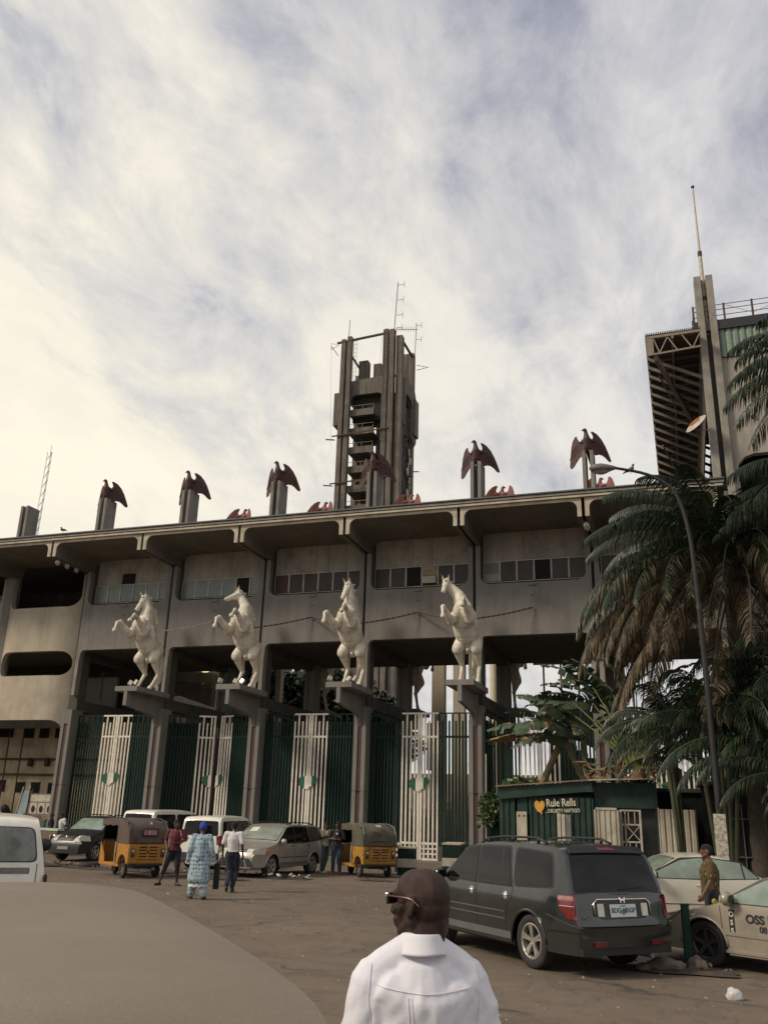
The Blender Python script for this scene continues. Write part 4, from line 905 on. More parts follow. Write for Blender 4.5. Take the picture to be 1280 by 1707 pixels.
# --- silver SUV parked in front of the gates
def lights_front(c,z0,z1,x0,x1,org=True,ylo=.36):
    for sd in (-1,1):
        h=c.sp(c.rnd([(x1,z1),(x0,z1-.02),(x0-.0,z0+.02),(x1-.08,z0)],.04),'headlight',LCLR,.012,sd)
        if org: c.sp(c.rnd([(x1+.02,z1),(x1-.10,z1),(x1-.06,z0),(x1+.06,z0)],.02),'indicator_lens',LORG,.017,sd,h)
        a0,a1=c.sz(z0,False),c.sz(z1,False); w=c.wt(a0)
        c.tp([(a0,sd*ylo),(a1,sd*(ylo+.04)),(a1,sd*w*.97),(a0,sd*w*.97)],'headlight_front',LCLR,.010,r=.03)
def suv_prof(L,H,hood=1.0,rearx=None):
    f=L/2
    return [(f,.30),(f-.01,.58),(f-.06,.76),(f-.20,.90),(f-.95,hood),(f-1.12,hood+.05),(f-1.75,H-.12),(f-1.98,H-.03),(.0,H),(-f+.75,H-.03),(-f+.42,H-.08),(-f+.15,1.02),(-f+.10,.92),(-f+.05,.6),(-f,.34)]
c=Car('parked_suv',(-13.86,29.5,0),R(-97.8+0),'silver compact SUV parked in front of the third gate facing the camera',P_SILV,suv_prof(4.5,1.66,1.02),1.78,2.62,.345,1.02,1.66,sill=.32,nose=.30,rimmat=ALLOY)
for sd in (1,-1):
    c.win([(.98,1.06),(.42,1.50),(.02,1.55),(.0,1.05)],sd,GL_D); c.win([(-.06,1.05),(-.04,1.555),(-.85,1.55),(-1.0,1.07)],sd,GL_D); c.win([(-1.10,1.08),(-.98,1.54),(-1.55,1.50),(-1.95,1.15)],sd,GL_B)
    c.line([(1.0,1.03),(.98,.7),(.98,.36)],sd); c.line([(-.03,1.03),(-.03,.36)],sd); c.line([(-1.03,1.03),(-.88,.7),(-.9,.4)],sd); c.line([(.95,.60),(-.85,.60)],sd,.05,CLAD,.006,'side_moulding')
    c.handle(.14,.95,sd,PLAS); c.handle(-.88,.95,sd,PLAS); c.line([(.88,.40),(-.88,.40)],sd,.10,CLAD,.004,'lower_cladding')
c.endwin(c.sx(1.02),c.sx(.42),mat('hazy_windscreen',(.20,.21,.17),.2,var=.45,scale=3,spec=.8),'windscreen',.90,.90); c.mirror(.90,1.05); c.rails(.2,-1.5)
c.tp([(c.sx(.70),-.55),(c.sx(.70),-.25),(c.sx(.52),-.22),(c.sx(.50),-.52)],'sun_visor_card',mat('white_card',(.6,.6,.5),.7),.012,r=.05)
lights_front(c,.70,.88,2.2,1.72)
a0,a1=c.sz(.72,False),c.sz(.88,False); gpn=c.tp([(a0,-.34),(a1,-.36),(a1,.36),(a0,.34)],'grille',PLAS,.008,r=.03)
for z in (.75,.81,.86): a=c.sz(z,False); c.tp([(a-.012,-.32),(a+.012,-.32),(a+.012,.32),(a-.012,.32)],'grille_bar',CHROME,.016,gpn)
a0,a1=c.sz(.34,False),c.sz(.60,False); c.tp([(a0,-.72),(a1,-.55),(a1,.55),(a0,.72)],'lower_bumper',PLAS,.010,r=.05)
# --- black SUV on the left
c=Car('parked_suv',(-22.98,32.4,0),R(-92),'black SUV with round hazy headlights parked behind the left auto rickshaw',P_BLK,suv_prof(4.45,1.67,1.05),1.77,2.62,.35,1.05,1.67,sill=.30,nose=.22,rim='five')
for sd in (1,-1):
    c.win([(.98,1.09),(.42,1.51),(.02,1.56),(.0,1.08)],sd,GL_D); c.win([(-.06,1.08),(-.04,1.565),(-.85,1.56),(-1.0,1.10)],sd,GL_D); c.win([(-1.10,1.11),(-.98,1.55),(-1.55,1.50),(-1.85,1.18)],sd,GL_D)
    c.handle(.14,.97,sd); c.handle(-.88,.97,sd)
c.endwin(c.sx(1.02),c.sx(.42),GL_P,'windscreen',.90,.90); c.mirror(.92,1.08); c.rails(.25,-1.5)
lights_front(c,.74,.95,2.2,1.78,False,.40)
for sd in (-1,1):
    q=c.top(c.sz(.86,False),sd*.62,.02); mkobj('lamp_bowl',MB().ell(q,(.03,.09,.085)).mesh('lamp_bowl',CHROME,True),c.T)
a0,a1=c.sz(.76,False),c.sz(.93,False); gp_=c.tp([(a0,-.34),(a1,-.38),(a1,.38),(a0,.34)],'grille',PLAS,.008,r=.03)
for z in (.80,.85,.90): a=c.sz(z,False); c.tp([(a-.010,-.32),(a+.010,-.32),(a+.010,.32),(a-.010,.32)],'grille_bar',STEEL,.016,gp_)
q=c.top(c.sz(.85,False),0,.03); mkobj('badge',MB().ell(q,(.02,.055,.05)).mesh('badge',CHROME,True),c.T)
a=c.sz(.68,False); c.tp([(a-.02,-.80),(a+.02,-.80),(a+.02,.80),(a-.02,.80)],'bumper_strip',STEEL,.012)
c.flat('number_plate',2.225,-.25,.25,.44,.55,mat('old_plate',(.25,.24,.18),.7))
# --- two gold and champagne saloons on the right
def sedan_prof(L,H):
    f=L/2
    return [(f,.24),(f-.01,.46),(f-.06,.60),(f-.22,.70),(f-.95,.86),(f-1.22,.92),(f-1.95,H-.10),(f-2.25,H-.02),(f-2.75,H),(f-3.15,H-.06),(f-3.85,1.02),(f-4.05,.98),(-f+.20,.93),(-f+.05,.86),(-f+.02,.55),(-f,.30)]
c=Car('parked_saloon',(1.62,15.9,0),R(152),'gold saloon with stencilled lettering on its door at the right edge',P_GOLD,sedan_prof(4.76,1.42),1.78,2.67,.335,.92,1.42,sill=.22,nose=.28,rimmat=mat('dark_alloy',(.07,.068,.06),.4,metal=.6),rim='five')
for sd in (1,-1):
    c.win([(1.02,.955),(.32,1.30),(-.18,1.345),(-.20,.95)],sd,GL_P,.04); c.win([(-.26,.95),(-.24,1.345),(-.95,1.26),(-1.22,.98)],sd,GL_P,.04)
    c.line([(1.04,.90),(1.02,.6),(1.02,.28)],sd); c.line([(-.23,.92),(-.23,.28)],sd); c.line([(1.0,.52),(-1.0,.50)],sd,.05,P_GOLD,.014,'side_moulding'); c.line([(.98,.27),(-.98,.27)],sd,.04,P_GOLD,.016,'sill_strip')
    c.handle(-.10,.83,sd)
    c.sp(c.rnd([(2.22,.66),(1.92,.70),(1.86,.60),(2.22,.52)],.03),'headlight',LCLR,.010,sd); c.sp(c.rnd([(2.28,.66),(2.12,.68),(2.10,.55),(2.28,.52)],.02),'indicator_lens',LORG,.014,sd)
c.mirror(.86,.96,sz=(.10,.12,.17)); c.endwin(c.sx(1.12),c.sx(.40),GL_P,'windscreen',.9,.88); c.endwin(c.sx(-.82),c.sx(-1.45),GL_P,'rear_window',.88,.9)
LT=mat('stencil_black',(.02,.02,.025),.7,var=.2)
yy=c.w(.2,.7)+.006
def side_text(t,size,x,z,m,bold=.004,rz=0,off=.006): 
    M_=basis((x,c.w(x,z)+off,z),(-1,0,0),(0,0,1)); return put_text(t,size,m,c.T,M_,'door_lettering',.002,bold)
side_text('OSS DRIVING',.165,.14,.745,LT,.006); side_text('08164629271',.115,.12,.615,LT,.003)
st=c.sp(c.rnd([(.90,.86),(.81,.86),(.81,.50),(.90,.50)],.01),'door_sticker',mat('black_sticker',(.03,.02,.02),.6),.003,1)
for i,ch in enumerate('OSS'): side_text(ch,.10,.855,.79-.115*i,mat('sticker_white',(.6,.58,.5),.6),.002,off=.010)
mkobj('window_logo',MB().box(.0,.10,0,.003,0,.10).mesh('window_logo',mat('purple_sticker',(.08,.04,.12),.6)),c.T).location=(.13,c.w(.1,.8)+.003,.78)
c.sp([(-.02,.42),(-.16,.42),(-.12,.25)],'warning_triangle',mat('sticker_white',(.6,.58,.5),.6),.006,1)
c=Car('parked_saloon',(-.30,21.6,0),R(199),'pale champagne saloon parked beyond the gold one, behind the man in the green shirt',P_CHAMP,sedan_prof(4.82,1.47),1.82,2.72,.34,.96,1.47,sill=.22,nose=.28)
for sd in (1,-1):
    c.win([(1.10,.99),(.30,1.34),(-.18,1.395),(-.20,.985)],sd,GL_P,.05); c.win([(-.25,.985),(-.23,1.395),(-.95,1.31),(-1.30,1.02)],sd,GL_P,.05); c.line([(-.97,1.30),(-1.0,1.0)],sd,.03,PLAS,.012,'window_divider')
    c.line([(1.04,.94),(1.02,.3)],sd); c.line([(-.22,.96),(-.22,.3)],sd); c.handle(-.06,.86,sd); c.line([(1.5,.50),(-1.5,.50)],sd,.02,CHROME,.006,'side_moulding')
c.mirror(.95,.99); c.endwin(c.sx(1.12),c.sx(.40),GL_P,'windscreen',.9,.88)
for i in range(2): mkobj('seat_back',MB().ell((-1.1+.2*i,0,1.02),(.10,.5,.15)).mesh('seat_back',PLAS,True),c.T) if False else None
# --- two white vans behind the pedestrians
def van_prof(L,H,f2=.0):
    f=L/2
    return [(f,.28),(f-.01,.55),(f-.08,.75),(f-.28,.92),(f-.95,1.10),(f-1.15,1.16),(f-1.62,H-.14),(f-1.85,H-.04),(0,H),(-f+.5,H-.02),(-f+.16,H-.06),(-f+.09,H-.25),(-f+.04,1.0),(-f+.015,.6),(-f,.32)]
def van(loc,rz,label,H=1.84,L=4.1,W=1.68,detail=True):
    c=Car('parked_van',loc,rz,label,P_WHITE,van_prof(L,H),W,2.65,.31,1.10,H,sill=.28,nose=.25,tail=.04,tumble=.10,cat='van',group='white vans parked at the gates',rimmat=STEEL); f=L/2
    for sd in (1,-1):
        c.win([(f-1.18,1.14),(f-1.60,H-.22),(.42,H-.20),(.40,1.12)],sd,GL_D,.06); c.win([(.30,1.12),(.30,H-.2),(-.62,H-.2),(-.62,1.12)],sd,GL_D,.10); c.win([(-.80,1.12),(-.80,H-.2),(-f+.34,H-.22),(-f+.28,1.16)],sd,GL_D,.08)
        c.line([(-.70,H-.12),(-.70,.4)],sd); c.line([(.36,H-.12),(.36,.35)],sd); c.line([(1.2,.68),(-1.9,.68)],sd,.07,PLAS,.006,'side_moulding'); c.handle(.20,1.0,sd,PLAS)
        c.sp(c.rnd([(-f+.03,1.16),(-f+.20,1.16),(-f+.26,.86),(-f+.02,.78)],.03),'tail_light',LRED,.012,sd); c.tp([(c.sz(1.14),sd*.66),(c.sz(1.14),sd*.79),(c.sz(.84),sd*.79),(c.sz(.84),sd*.70)],'tail_light',LRED,.010,r=.02)
        c.sp(c.rnd([(-f+.01,.76),(-f+.24,.82),(-f+.24,.36),(-f+.0,.36)],.02),'bumper_corner',PLAS,.012,sd)
    c.endwin(c.sz(H-.20),c.sz(1.16),GL_D,'rear_window',.86,.88,.07); c.tp([(c.sz(.56),-.80),(c.sz(.56),.80),(c.sz(.34),.80),(c.sz(.34),-.80)],'rear_bumper',PLAS,.03,r=.02)
    q=c.top(c.sz(.90),0,.012); mkobj('plate_light_bar',MB().box(q[0]-.02,q[0]+.01,-.30,.30,.86,.93).mesh('plate_light_bar',PLAS),c.T)
    mkobj('number_plate',MB().box(-f-.03,-f-.005,-.25,.25,.62,.74).mesh('number_plate',mat('old_plate',(.25,.24,.18),.7)),c.T)
    c.mirror(f-1.25,1.12,PLAS); return c
c=van((-17.08,32.0,0),R(91),'white van with a red decal on its tailgate, parked behind the man in blue')
rd=mat('red_print',(.35,.06,.04),.6)
q=c.top(c.sz(1.03),.55,.006); o=put_text('SIENA',.10,rd,c.T,basis(q,(0,-1,0),(0.05,0,1)),'red_decal',.002,.003)
q=c.top(c.sz(1.11),.55,.006); put_text('G S',.08,mat('stencil_black',(.02,.02,.025),.7),c.T,basis(q,(0,-1,0),(0.05,0,1)),'black_decal',.002,.003)
van((-21.1,34.6,0),R(84),'taller white van behind the brown topped auto rickshaw',1.98,4.6,1.70)
# --- white van at the left edge, seen from behind
c=Car('parked_van',(-11.67,13.15,0),R(134),'white van cut off by the left edge, seen from behind with a large black mirror',P_WHITE,van_prof(4.6,1.93),1.72,2.6,.33,1.12,1.93,sill=.3,nose=.22,tail=.05,tumble=.24,cat='van',rimmat=STEEL)
for sd in (1,-1):
    c.win([(.95,1.16),(.60,1.72),(-.10,1.75),(-.10,1.14)],sd,GL_D,.06); c.win([(-.2,1.14),(-.2,1.75),(-1.1,1.75),(-1.1,1.14)],sd,GL_D,.08); c.win([(-1.2,1.14),(-1.2,1.74),(-1.95,1.68),(-2.05,1.2)],sd,GL_D,.08)
c.endwin(c.sz(1.74),c.sz(1.26),mat('hazy_window',(.13,.14,.12),.2,var=.5,scale=4,spec=.9),'rear_window',.86,.86,.10)
c.tp([(c.sz(1.17),-.60),(c.sz(1.17),.60),(c.sz(1.08),.60),(c.sz(1.08),-.60)],'plate_recess',STEEL,.004,r=.02)
for sd in (-1,1): mkobj('panel_gap',MB().tube([c.top(c.sz(z),sd*.70,.003) for z in (1.22,1.1,.95,.8)],.006,4).mesh('panel_gap',PLAS),c.T)
for sd in (-1,1):
    c.sp(c.rnd([(-2.27,1.06),(-2.10,1.10),(-2.06,.84),(-2.28,.80)],.03),'tail_light',LRED,.010,sd)
    y=c.w(.9,1.2); mkobj('wing_mirror',MB().ell((.88,sd*(y+.22),1.37),(.07,.15,.12),12,8).mesh('wing_mirror',PLAS,True),c.T); mkobj('mirror_arm',MB().bar((.9,sd*(y-.05),1.25),(.88,sd*(y+.12),1.33),.05).mesh('mirror_arm',PLAS),c.T)
    mkobj('rear_side_lamp',MB().ell((-2.0,sd*(c.w(-2,.95)+.02),.98),(.05,.03,.09)).mesh('rear_side_lamp',PLAS,True),c.T)
# --- tan vehicle right under the viewpoint, only its roof in the picture
c=Car('parked_minivan',(-2.98,3.72,0),R(132),'dusty tan vehicle roof filling the lower left corner',P_TAN,
 [(2.5,.28),(2.49,.6),(2.46,.85),(2.40,1.15),(2.30,1.40),(2.1,1.56),(1.6,1.645),(.8,1.67),(0,1.68),(-.8,1.68),(-1.6,1.67),(-2.1,1.64),(-2.36,1.56),(-2.46,1.05),(-2.49,.6),(-2.5,.35)],1.8,2.9,.34,1.0,1.68,sill=.28,crown=.05,tumble=.24,nose=.5,tail=.10,cat='minivan')
for sd in (1,-1):
    c.win([(1.7,1.05),(1.3,1.42),(.5,1.45),(.5,1.05)],sd,GL_D,.06); c.win([(.4,1.05),(.4,1.45),(-.7,1.45),(-.7,1.05)],sd,GL_D,.06); c.win([(-.8,1.05),(-.8,1.45),(-2.0,1.42),(-2.1,1.1)],sd,GL_D,.06)
    c.line([(.45,1.0),(.45,.35)],sd); c.line([(-.75,1.0),(-.75,.35)],sd); c.handle(.6,.92,sd); c.sp(c.rnd([(-2.45,1.0),(-2.3,1.0),(-2.28,.7),(-2.46,.7)],.03),'tail_light',LRED,.010,sd)
# ---------------------------------------------------------------- auto rickshaws
KY=mat('rickshaw_yellow',(.42,.185,.022),.5,var=.12,scale=3,dirt=(.14,.07,.03),dirt_amt=.55,dirt_scale=3,coat=.3,coord='obj')
KY2=mat('rickshaw_worn_yellow',(.40,.20,.028),.6,var=.2,scale=3,dirt=(.10,.07,.05),dirt_amt=.8,dirt_scale=4,coord='obj')
TARP=mat('brown_tarpaulin',(.085,.06,.048),.75,var=.2,scale=3,bump=.5,bscale=9,dirt=(.15,.12,.09),dirt_amt=.4,coord='obj')
TARP2=mat('olive_tarpaulin',(.085,.078,.052),.85,var=.3,scale=3,bump=.8,bscale=7,dirt=(.16,.14,.10),dirt_amt=.6,coord='obj')
def keke(loc,rz,label,ky,tp,torn=False):
    K=thing('auto_rickshaw',loc,rz,label,'auto rickshaw','yellow auto rickshaws')
    # local: +x forward, width 1.3, length 2.6
    def w(x): return .64 if x<.2 else .64-.38*((x-.2)/1.2)**1.6
    b=MB(); b.prism([(-1.25,.42),(-1.27,.95),(-1.24,1.02),(-.32,1.02),(-.36,.60),(-.30,.40),(-.50,.40),(-.53,.50),(-.60,.60),(-.73,.66),(-.87,.66),(-1.0,.60),(-1.07,.50),(-1.10,.42)],-.63,.63)
    b.build('rear_body',ky,K,bevel=.03)
    f=MB().box(-.5,1.05,-.60,.60,.30,.40); f.build('floor_pan',ky,K,bevel=.02)
    fr=MB(); fr.grid(lambda u,v:(1.0+.32*math.cos((v-.5)*PI)*(1-.25*u),math.sin((v-.5)*PI)*(.56-.06*u),.34+.66*u),6,12); fr.build('front_cowl',ky,K,smooth=True)
    for s in (-1,1): MB().prism([(1.05,.38),(1.05,.98),(.70,.62),(.62,.38)],s*.585-.015,s*.585+.015).build('side_panel',ky,K)
    # tubular frame and roof cloth
    pr=[(1.12,1.02),(.92,1.55),(.70,1.66),(.1,1.72),(-.7,1.72),(-1.10,1.62),(-1.25,1.42),(-1.27,1.02)]
    fm=MB()
    for s in (-1,1): fm.tube([(p[0],s*(.56 if p[0]>.9 else .60),p[1]) for p in pr],.02,6)
    for s in (-1,1): fm.tube([(-.33,s*.61,1.02),(-.33,s*.60,1.70)],.018,6)
    fm.build('tube_frame',STEEL if torn else BLKM,K,fix=False)
    C_=resamp([(.98,1.50),(.72,1.68),(.1,1.74),(-.7,1.74),(-1.08,1.66),(-1.26,1.46),(-1.29,1.03)],.10,2)
    rs=random.Random(3 if torn else 4)
    def rf(u,v):
        i=u*(len(C_)-1); k=min(int(i),len(C_)-2); p=C_[k]+(C_[k+1]-C_[k])*(i-k); t=(v-.5)*2; wv=.655
        n=noise.noise(Vector((p[0]*3,t*2.5,7*torn)))*(.035 if torn else .012)
        zz=p[1]-(.10*abs(t)**3 if p[1]>1.5 else 0); return (p[0]-.02*(1-t*t)*(p[1]<1.5)+(n if p[1]<1.5 else 0),t*wv,zz+(n if p[1]>=1.5 else 0)-(.03*math.sin(u*14)**2 if torn and p[1]>1.6 else 0))
    MB().grid(rf,26,10).build('canopy',tp,K,smooth=True,fix=False)
    for s in (-1,1):
        MB().add([(-.33,s*.65,1.64),(-.75,s*.65,1.64),(-1.1,s*.65,1.56),(-1.25,s*.65,1.40),(-1.28,s*.65,1.0),(-.33,s*.65,1.0),(-.33,s*.64,1.64),(-.75,s*.64,1.64),(-1.1,s*.64,1.56),(-1.25,s*.64,1.40),(-1.28,s*.64,1.0),(-.33,s*.64,1.0)],[(0,1,2,3,4,5),(11,10,9,8,7,6)]+[(i,(i+1)%6,6+(i+1)%6,6+i) for i in range(6)]).build('side_curtain',tp,K)
        MB().grid(lambda u,v:(.95-u*2.0,s*(.655),1.66-.16*v+ (0.07*math.sin(u*PI) if v==0 else 0)+.015*math.sin(u*25)*v),20,2).build('canopy_valance',tp,K,smooth=True,fix=False)
    MB().grid(lambda u,v:(1.14-.22*u,(v-.5)*2*(.50+.04*u),1.04+.48*u),2,4).build('windscreen',GL_D,K,fix=False)
    # rear details
    rw=MB().box(-1.335,-1.30,-.26,.26,1.22,1.44).build('rear_window',PLAS,K,bevel=.04) if not torn else MB().box(-1.325,-1.30,-.30,.30,1.16,1.46).build('rear_window_flap',TARP2,K,bevel=.02)
    if not torn: MB().box(-1.342,-1.336,-.22,.22,1.25,1.41).build('pane',mat('cloudy_plastic_window',(.22,.17,.14),.4,var=.5,scale=8),rw); MB().box(-1.348,-1.343,-.03,.11,1.25,1.40).build('pink_sticker',mat('pink_sticker',(.42,.04,.22),.6),rw); MB().box(-1.349,-1.3485,.02,.05,1.27,1.38).build('white_mark',mat('sticker_white',(.6,.58,.5),.6),rw)
    vf=MB().box(-1.30,-1.262,-.36,.36,.56,.96).build('vent_frame',ky,K,bevel=.012)
    for i,z in enumerate((.62,.70,.80,.88)):
        for s in (-1,1): MB().box(-1.306,-1.301,s*.17-.13,s*.17+.13,z,z+.035).build('vent_slot',DARK,vf)
    MB().ell((-1.305,0,.765),(.02,.035,.035)).build('lock',DARK,vf)
    for s in (-1,1):
        o=MB().box(-1.31,-1.262,s*.49-.055,s*.49+.055,.62,.86).build('tail_light',PLAS,K,bevel=.02); MB().ell((-1.312,s*.49,.70),(.012,.035,.04)).build('red_lens',LRED,o,smooth=True); MB().ell((-1.312,s*.49,.79),(.012,.035,.04)).build('clear_lens',LCLR,o,smooth=True)
        if not torn: MB().add([(-1.332,s*.47-.05,1.08),(-1.332,s*.47+.05,1.08),(-1.332,s*.47+.03,1.20),(-1.332,s*.47-.03,1.20),(-1.322,s*.47-.05,1.08),(-1.322,s*.47+.05,1.08),(-1.322,s*.47+.03,1.20),(-1.322,s*.47-.03,1.20)],[(0,1,2,3),(7,6,5,4),(0,4,5,1),(1,5,6,2),(2,6,7,3),(3,7,4,0)]).build('red_reflector',LRED,K)
    if not torn: MB().prism([(-.05,0),(.05,0),(0,.09)],-1.325,-1.315,'x').build('small_logo',mat('sticker_white',(.6,.58,.5),.6),K).location=(0,0,1.57)
    else: put_text('VRS',.12,mat('sticker_white',(.6,.58,.5),.6),K,basis((-1.18,.05,1.66),(0,-1,0),(.7,0,.7)),'roof_lettering',.004,.006)
    MB().box(-1.30,-1.22,-.60,.60,.36,.43).build('rear_bumper',PLAS,K,bevel=.01)
    MB().box(-1.1,-.5,-.35,.35,.28,.5).build('engine_cover',BLKM,K); MB().cyl((-1.25,-.25,.28),(-.7,-.25,.30),.05).build('silencer',STEEL,K,smooth=True)
    # seats, handlebar
    MB().box(-.75,-.30,-.55,.55,.45,.72).build('rear_seat',PLAS,K,bevel=.03); MB().box(-.85,-.72,-.55,.55,.72,1.15).build('seat_backrest',PLAS,K,bevel=.03)
    MB().box(.25,.60,-.25,.25,.40,.75).build('driver_seat',PLAS,K,bevel=.04)
    MB().tube([(.80,-.28,1.02),(.88,-.15,1.0),(.90,0,1.0),(.88,.15,1.0),(.80,.28,1.02)],.016,6).tube([(.90,0,1.0),(1.05,0,.45)],.02,6).build('handlebar',BLKM,K,fix=False)
    for (x,y,r) in ((-.80,.53,.215),(-.80,-.53,.215),(1.10,0,.205)):
        o=MB().lathe([(r*.55,-.05),(r*.9,-.055),(r,-.03),(r,.03),(r*.9,.055),(r*.55,.05),(r*.55,-.05)],24,'y').build('wheel',RUB,K,smooth=True); o.location=(x,y,r)
        MB().lathe([(0,.03),(r*.3,.05),(r*.58,.025),(r*.58,-.025),(r*.3,-.05),(0,-.03)],16,'y').build('hub',mat('dusty_wheel_hub',(.14,.10,.075),.8,var=.3,scale=9),o,smooth=True)
    MB().tube([(-.34,.66,.42),(-.34,.67,.75),(-.34,.66,1.02)],.022,6).build('grab_bar',STEELW,K,fix=False)
    return K
keke((-17.06,25.74,0),R(147),'yellow auto rickshaw with brown tarpaulin roof and pink sticker in its rear window',KY,TARP)
keke((-11.11,31.21,0),R(134.7),'battered yellow auto rickshaw with torn olive tarpaulin roof beside the two men',KY2,TARP2,True)
# ---------------------------------------------------------------- tall tower behind the roof
T=thing('light_tower',(-33.5,93,0),0,'tall weathered concrete lighting tower with open floors rising behind the roof','tower')
def tpart(mb,name,m=CONC_T,parent=None,bevel=0,smooth=False): return mb.build(name,m,parent or T,world=False,fix=True,bevel=bevel,smooth=smooth)
def tb(x0,x1,y0,y1,z0,z1,name,m=CONC_T,parent=None): return tpart(MB().box(x0+33.5,x1+33.5,y0-93,y1-93,z0,z1),name,m,parent)
for (a,b_,y0,y1,z1,nm) in ((-37.3,-36.75,90.0,90.7,58.6,'pier'),(-36.5,-35.95,90.0,90.7,58.9,'pier'),(-31.7,-31.1,90.0,90.7,59.2,'pier'),(-30.9,-30.3,89.9,90.8,59.0,'pier'),(-30.1,-29.35,90.3,91.2,58.2,'pier'),(-30.1,-29.4,95.3,96.2,58.4,'pier'),(-30.9,-30.2,95.4,96.3,58.4,'pier'),(-37.3,-36.7,95.4,96.2,56.2,'pier'),(-36.4,-35.8,95.4,96.2,56.2,'pier')): tb(a,b_,y0,y1,0,z1,nm)
# big rounded cap band with an arched underside
poly=[(-37.2,52.8),(-37.2,46.8),(-36.2,46.8)]+[(-36.2+.9-.9*math.cos(t*PI/12),50.0+.9*math.sin(t*PI/12)) for t in range(7)]+[(-32.6+.9*math.sin(t*PI/12),50.0+.9*math.cos(t*PI/12)) for t in range(7)]+[(-31.7,46.8),(-31.0,46.8),(-31.0,53.2)]
tpart(MB().prism([(x+33.5,z) for x,z in poly],90.75-93,91.1-93),'cap_band')
poly=[(91.3,52.8),(91.3,46.5),(91.8,46.5)]+[(92.6-.8*math.cos(t*PI/12),50.2+.8*math.sin(t*PI/12)) for t in range(7)]+[(94.2,50.9),(94.8,50.2),(94.9,46.2),(95.6,45.2),(96.4,46.0),(96.6,51.2),(95.6,52.9)]
tpart(MB().prism([(y-93,z) for y,z in poly],-29.6+33.5,-29.2+33.5,'x'),'cap_band')
tb(-38.0,-37.32,90.2,92,46.8,51.2,'cap_ear'); tb(-30.0,-28.9,94.9,96.4,46.6,51.5,'cap_ear')
tb(-37,-31,91.2,95.3,50.9,51.3,'roof_slab',CONC_D); tb(-35.4,-34.2,91.5,92.5,51.3,56.0,'rooftop_stub'); tb(-33.6,-32.6,92.0,92.9,51.3,55.6,'rooftop_stub')
# stacked balconies on the left half of the front
for i,z in enumerate((48.6,46.1,43.6,41.1,38.6,36.1)):
    x0,x1=(-36.0,-32.9)
    o=tb(x0,x1,90.6,91.0,z-.6,z+.25,'balcony_front'); tb(x0,x1,91.0,94.6,z-.6,z-.4,'balcony_slab',CONC_D)
    tpart(MB().tube([(x0+33.5,-2.4,z+.25),(x0+33.5,-2.4,z+.75),(x1+33.5,-2.4,z+.75),(x1+33.5,-2.4,z+.25)],.03,4).tube([(-1.9,-2.4,z+.25),(-1.9,-2.4,z+.75)],.02,4).tube([(-.8,-2.4,z+.25),(-.8,-2.4,z+.75)],.02,4),'balcony_rail',STEELW,o)
tb(-35.0,-34.0,93.0,94.0,0,50.9,'inner_column',CONC_D); tb(-33.2,-31.5,92.6,94.6,0,50.9,'stair_core',CONC_D)
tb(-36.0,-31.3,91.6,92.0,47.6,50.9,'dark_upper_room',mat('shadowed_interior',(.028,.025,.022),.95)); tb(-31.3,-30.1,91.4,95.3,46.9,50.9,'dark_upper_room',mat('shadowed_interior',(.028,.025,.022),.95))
tb(-37.0,-31.0,90.72,95,33.2,34.0,'lower_slab',CONC_T); tb(-36.9,-31,91.2,91.5,0,33.1,'lower_wall',CONC_T)
# ragged creeper-like ruin on the right face
rg=MB(); rs=random.Random(11)
for i in range(900):
    y=rs.uniform(-1.6,2.35); z=rs.uniform(30,49.5); x=4.0+rs.uniform(-.35,.12); s_=rs.uniform(.05,.22); d=Vector((rs.uniform(-1,1),rs.uniform(-1,1),rs.uniform(-1,1)))*s_; e=Vector((rs.uniform(-1,1),rs.uniform(-1,1),rs.uniform(-1,1)))*s_
    p=Vector((x,y,z)); rg.add([p,p+d,p+d+e,p+e],[(0,1,2,3)])
tag(tpart(rg,'ragged_creeper',mat('dead_creeper',(.055,.05,.042),.95,var=.5,scale=9)),kind='stuff')
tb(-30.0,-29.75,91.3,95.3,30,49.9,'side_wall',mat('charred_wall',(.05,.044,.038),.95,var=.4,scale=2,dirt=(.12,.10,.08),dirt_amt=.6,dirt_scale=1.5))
pc=MB()
for i in range(9): 
    z=44-i*.9; pc.ell((4.05,1.4+.5*math.sin(i*1.7),z),(.10,.35+.2*math.sin(i*2.3),.55),7,5)
tpart(pc,'broken_render_patch',CONC_L,smooth=True)
tb(-30.0,-28.6,90.6,96.4,33.6,34.1,'side_ledge'); 
# steel beams, walkways, ladders and aerials
tpart(MB().bar((-4.4,-2.9,58.2),(3.4,-2.9,58.7),.25,.22),'top_beam',RUST); tpart(MB().bar((3.9,-2.6,57.9),(3.9,3.3,57.9),.25,.22),'top_beam',RUST); tpart(MB().bar((-4.4,2.6,55.4),(3.9,2.6,55.6),.2,.2),'top_beam',RUST); tpart(MB().bar((-3.5,-2.4,57.9),(-2.2,2.3,55.4),.2,.2),'top_beam',RUST)
for z in (45.2,39.0): tpart(MB().bar((-4.4,-3.15,z),(2.8,-3.15,z+.35),.12,.14),'outer_beam',RUST)
for z in (45.0,39.0,33.5): tpart(MB().bar((-5.3,-2.9,z),(-4.2,-2.7,z-.1),.12,.12),'bracket',RUST); 
for z in (42.0,38.2): tpart(MB().bar((3.9,2.7,z),(4.9,2.9,z),.1,.1),'bracket',RUST)
def ladder(x,y,z0,z1):
    m=MB(); m.tube([(x-.18,y,z0),(x-.18,y,z1)],.025,4); m.tube([(x+.18,y,z0),(x+.18,y,z1)],.025,4)
    z=z0
    while z<z1: m.tube([(x-.18,y,z),(x+.18,y,z)],.02,4); z+=.55
    return m
tpart(ladder(-2.05,-2.6,51.2,58.4),'ladder',STEEL); tpart(ladder(2.0,-3.1,44,59),'ladder',STEEL)
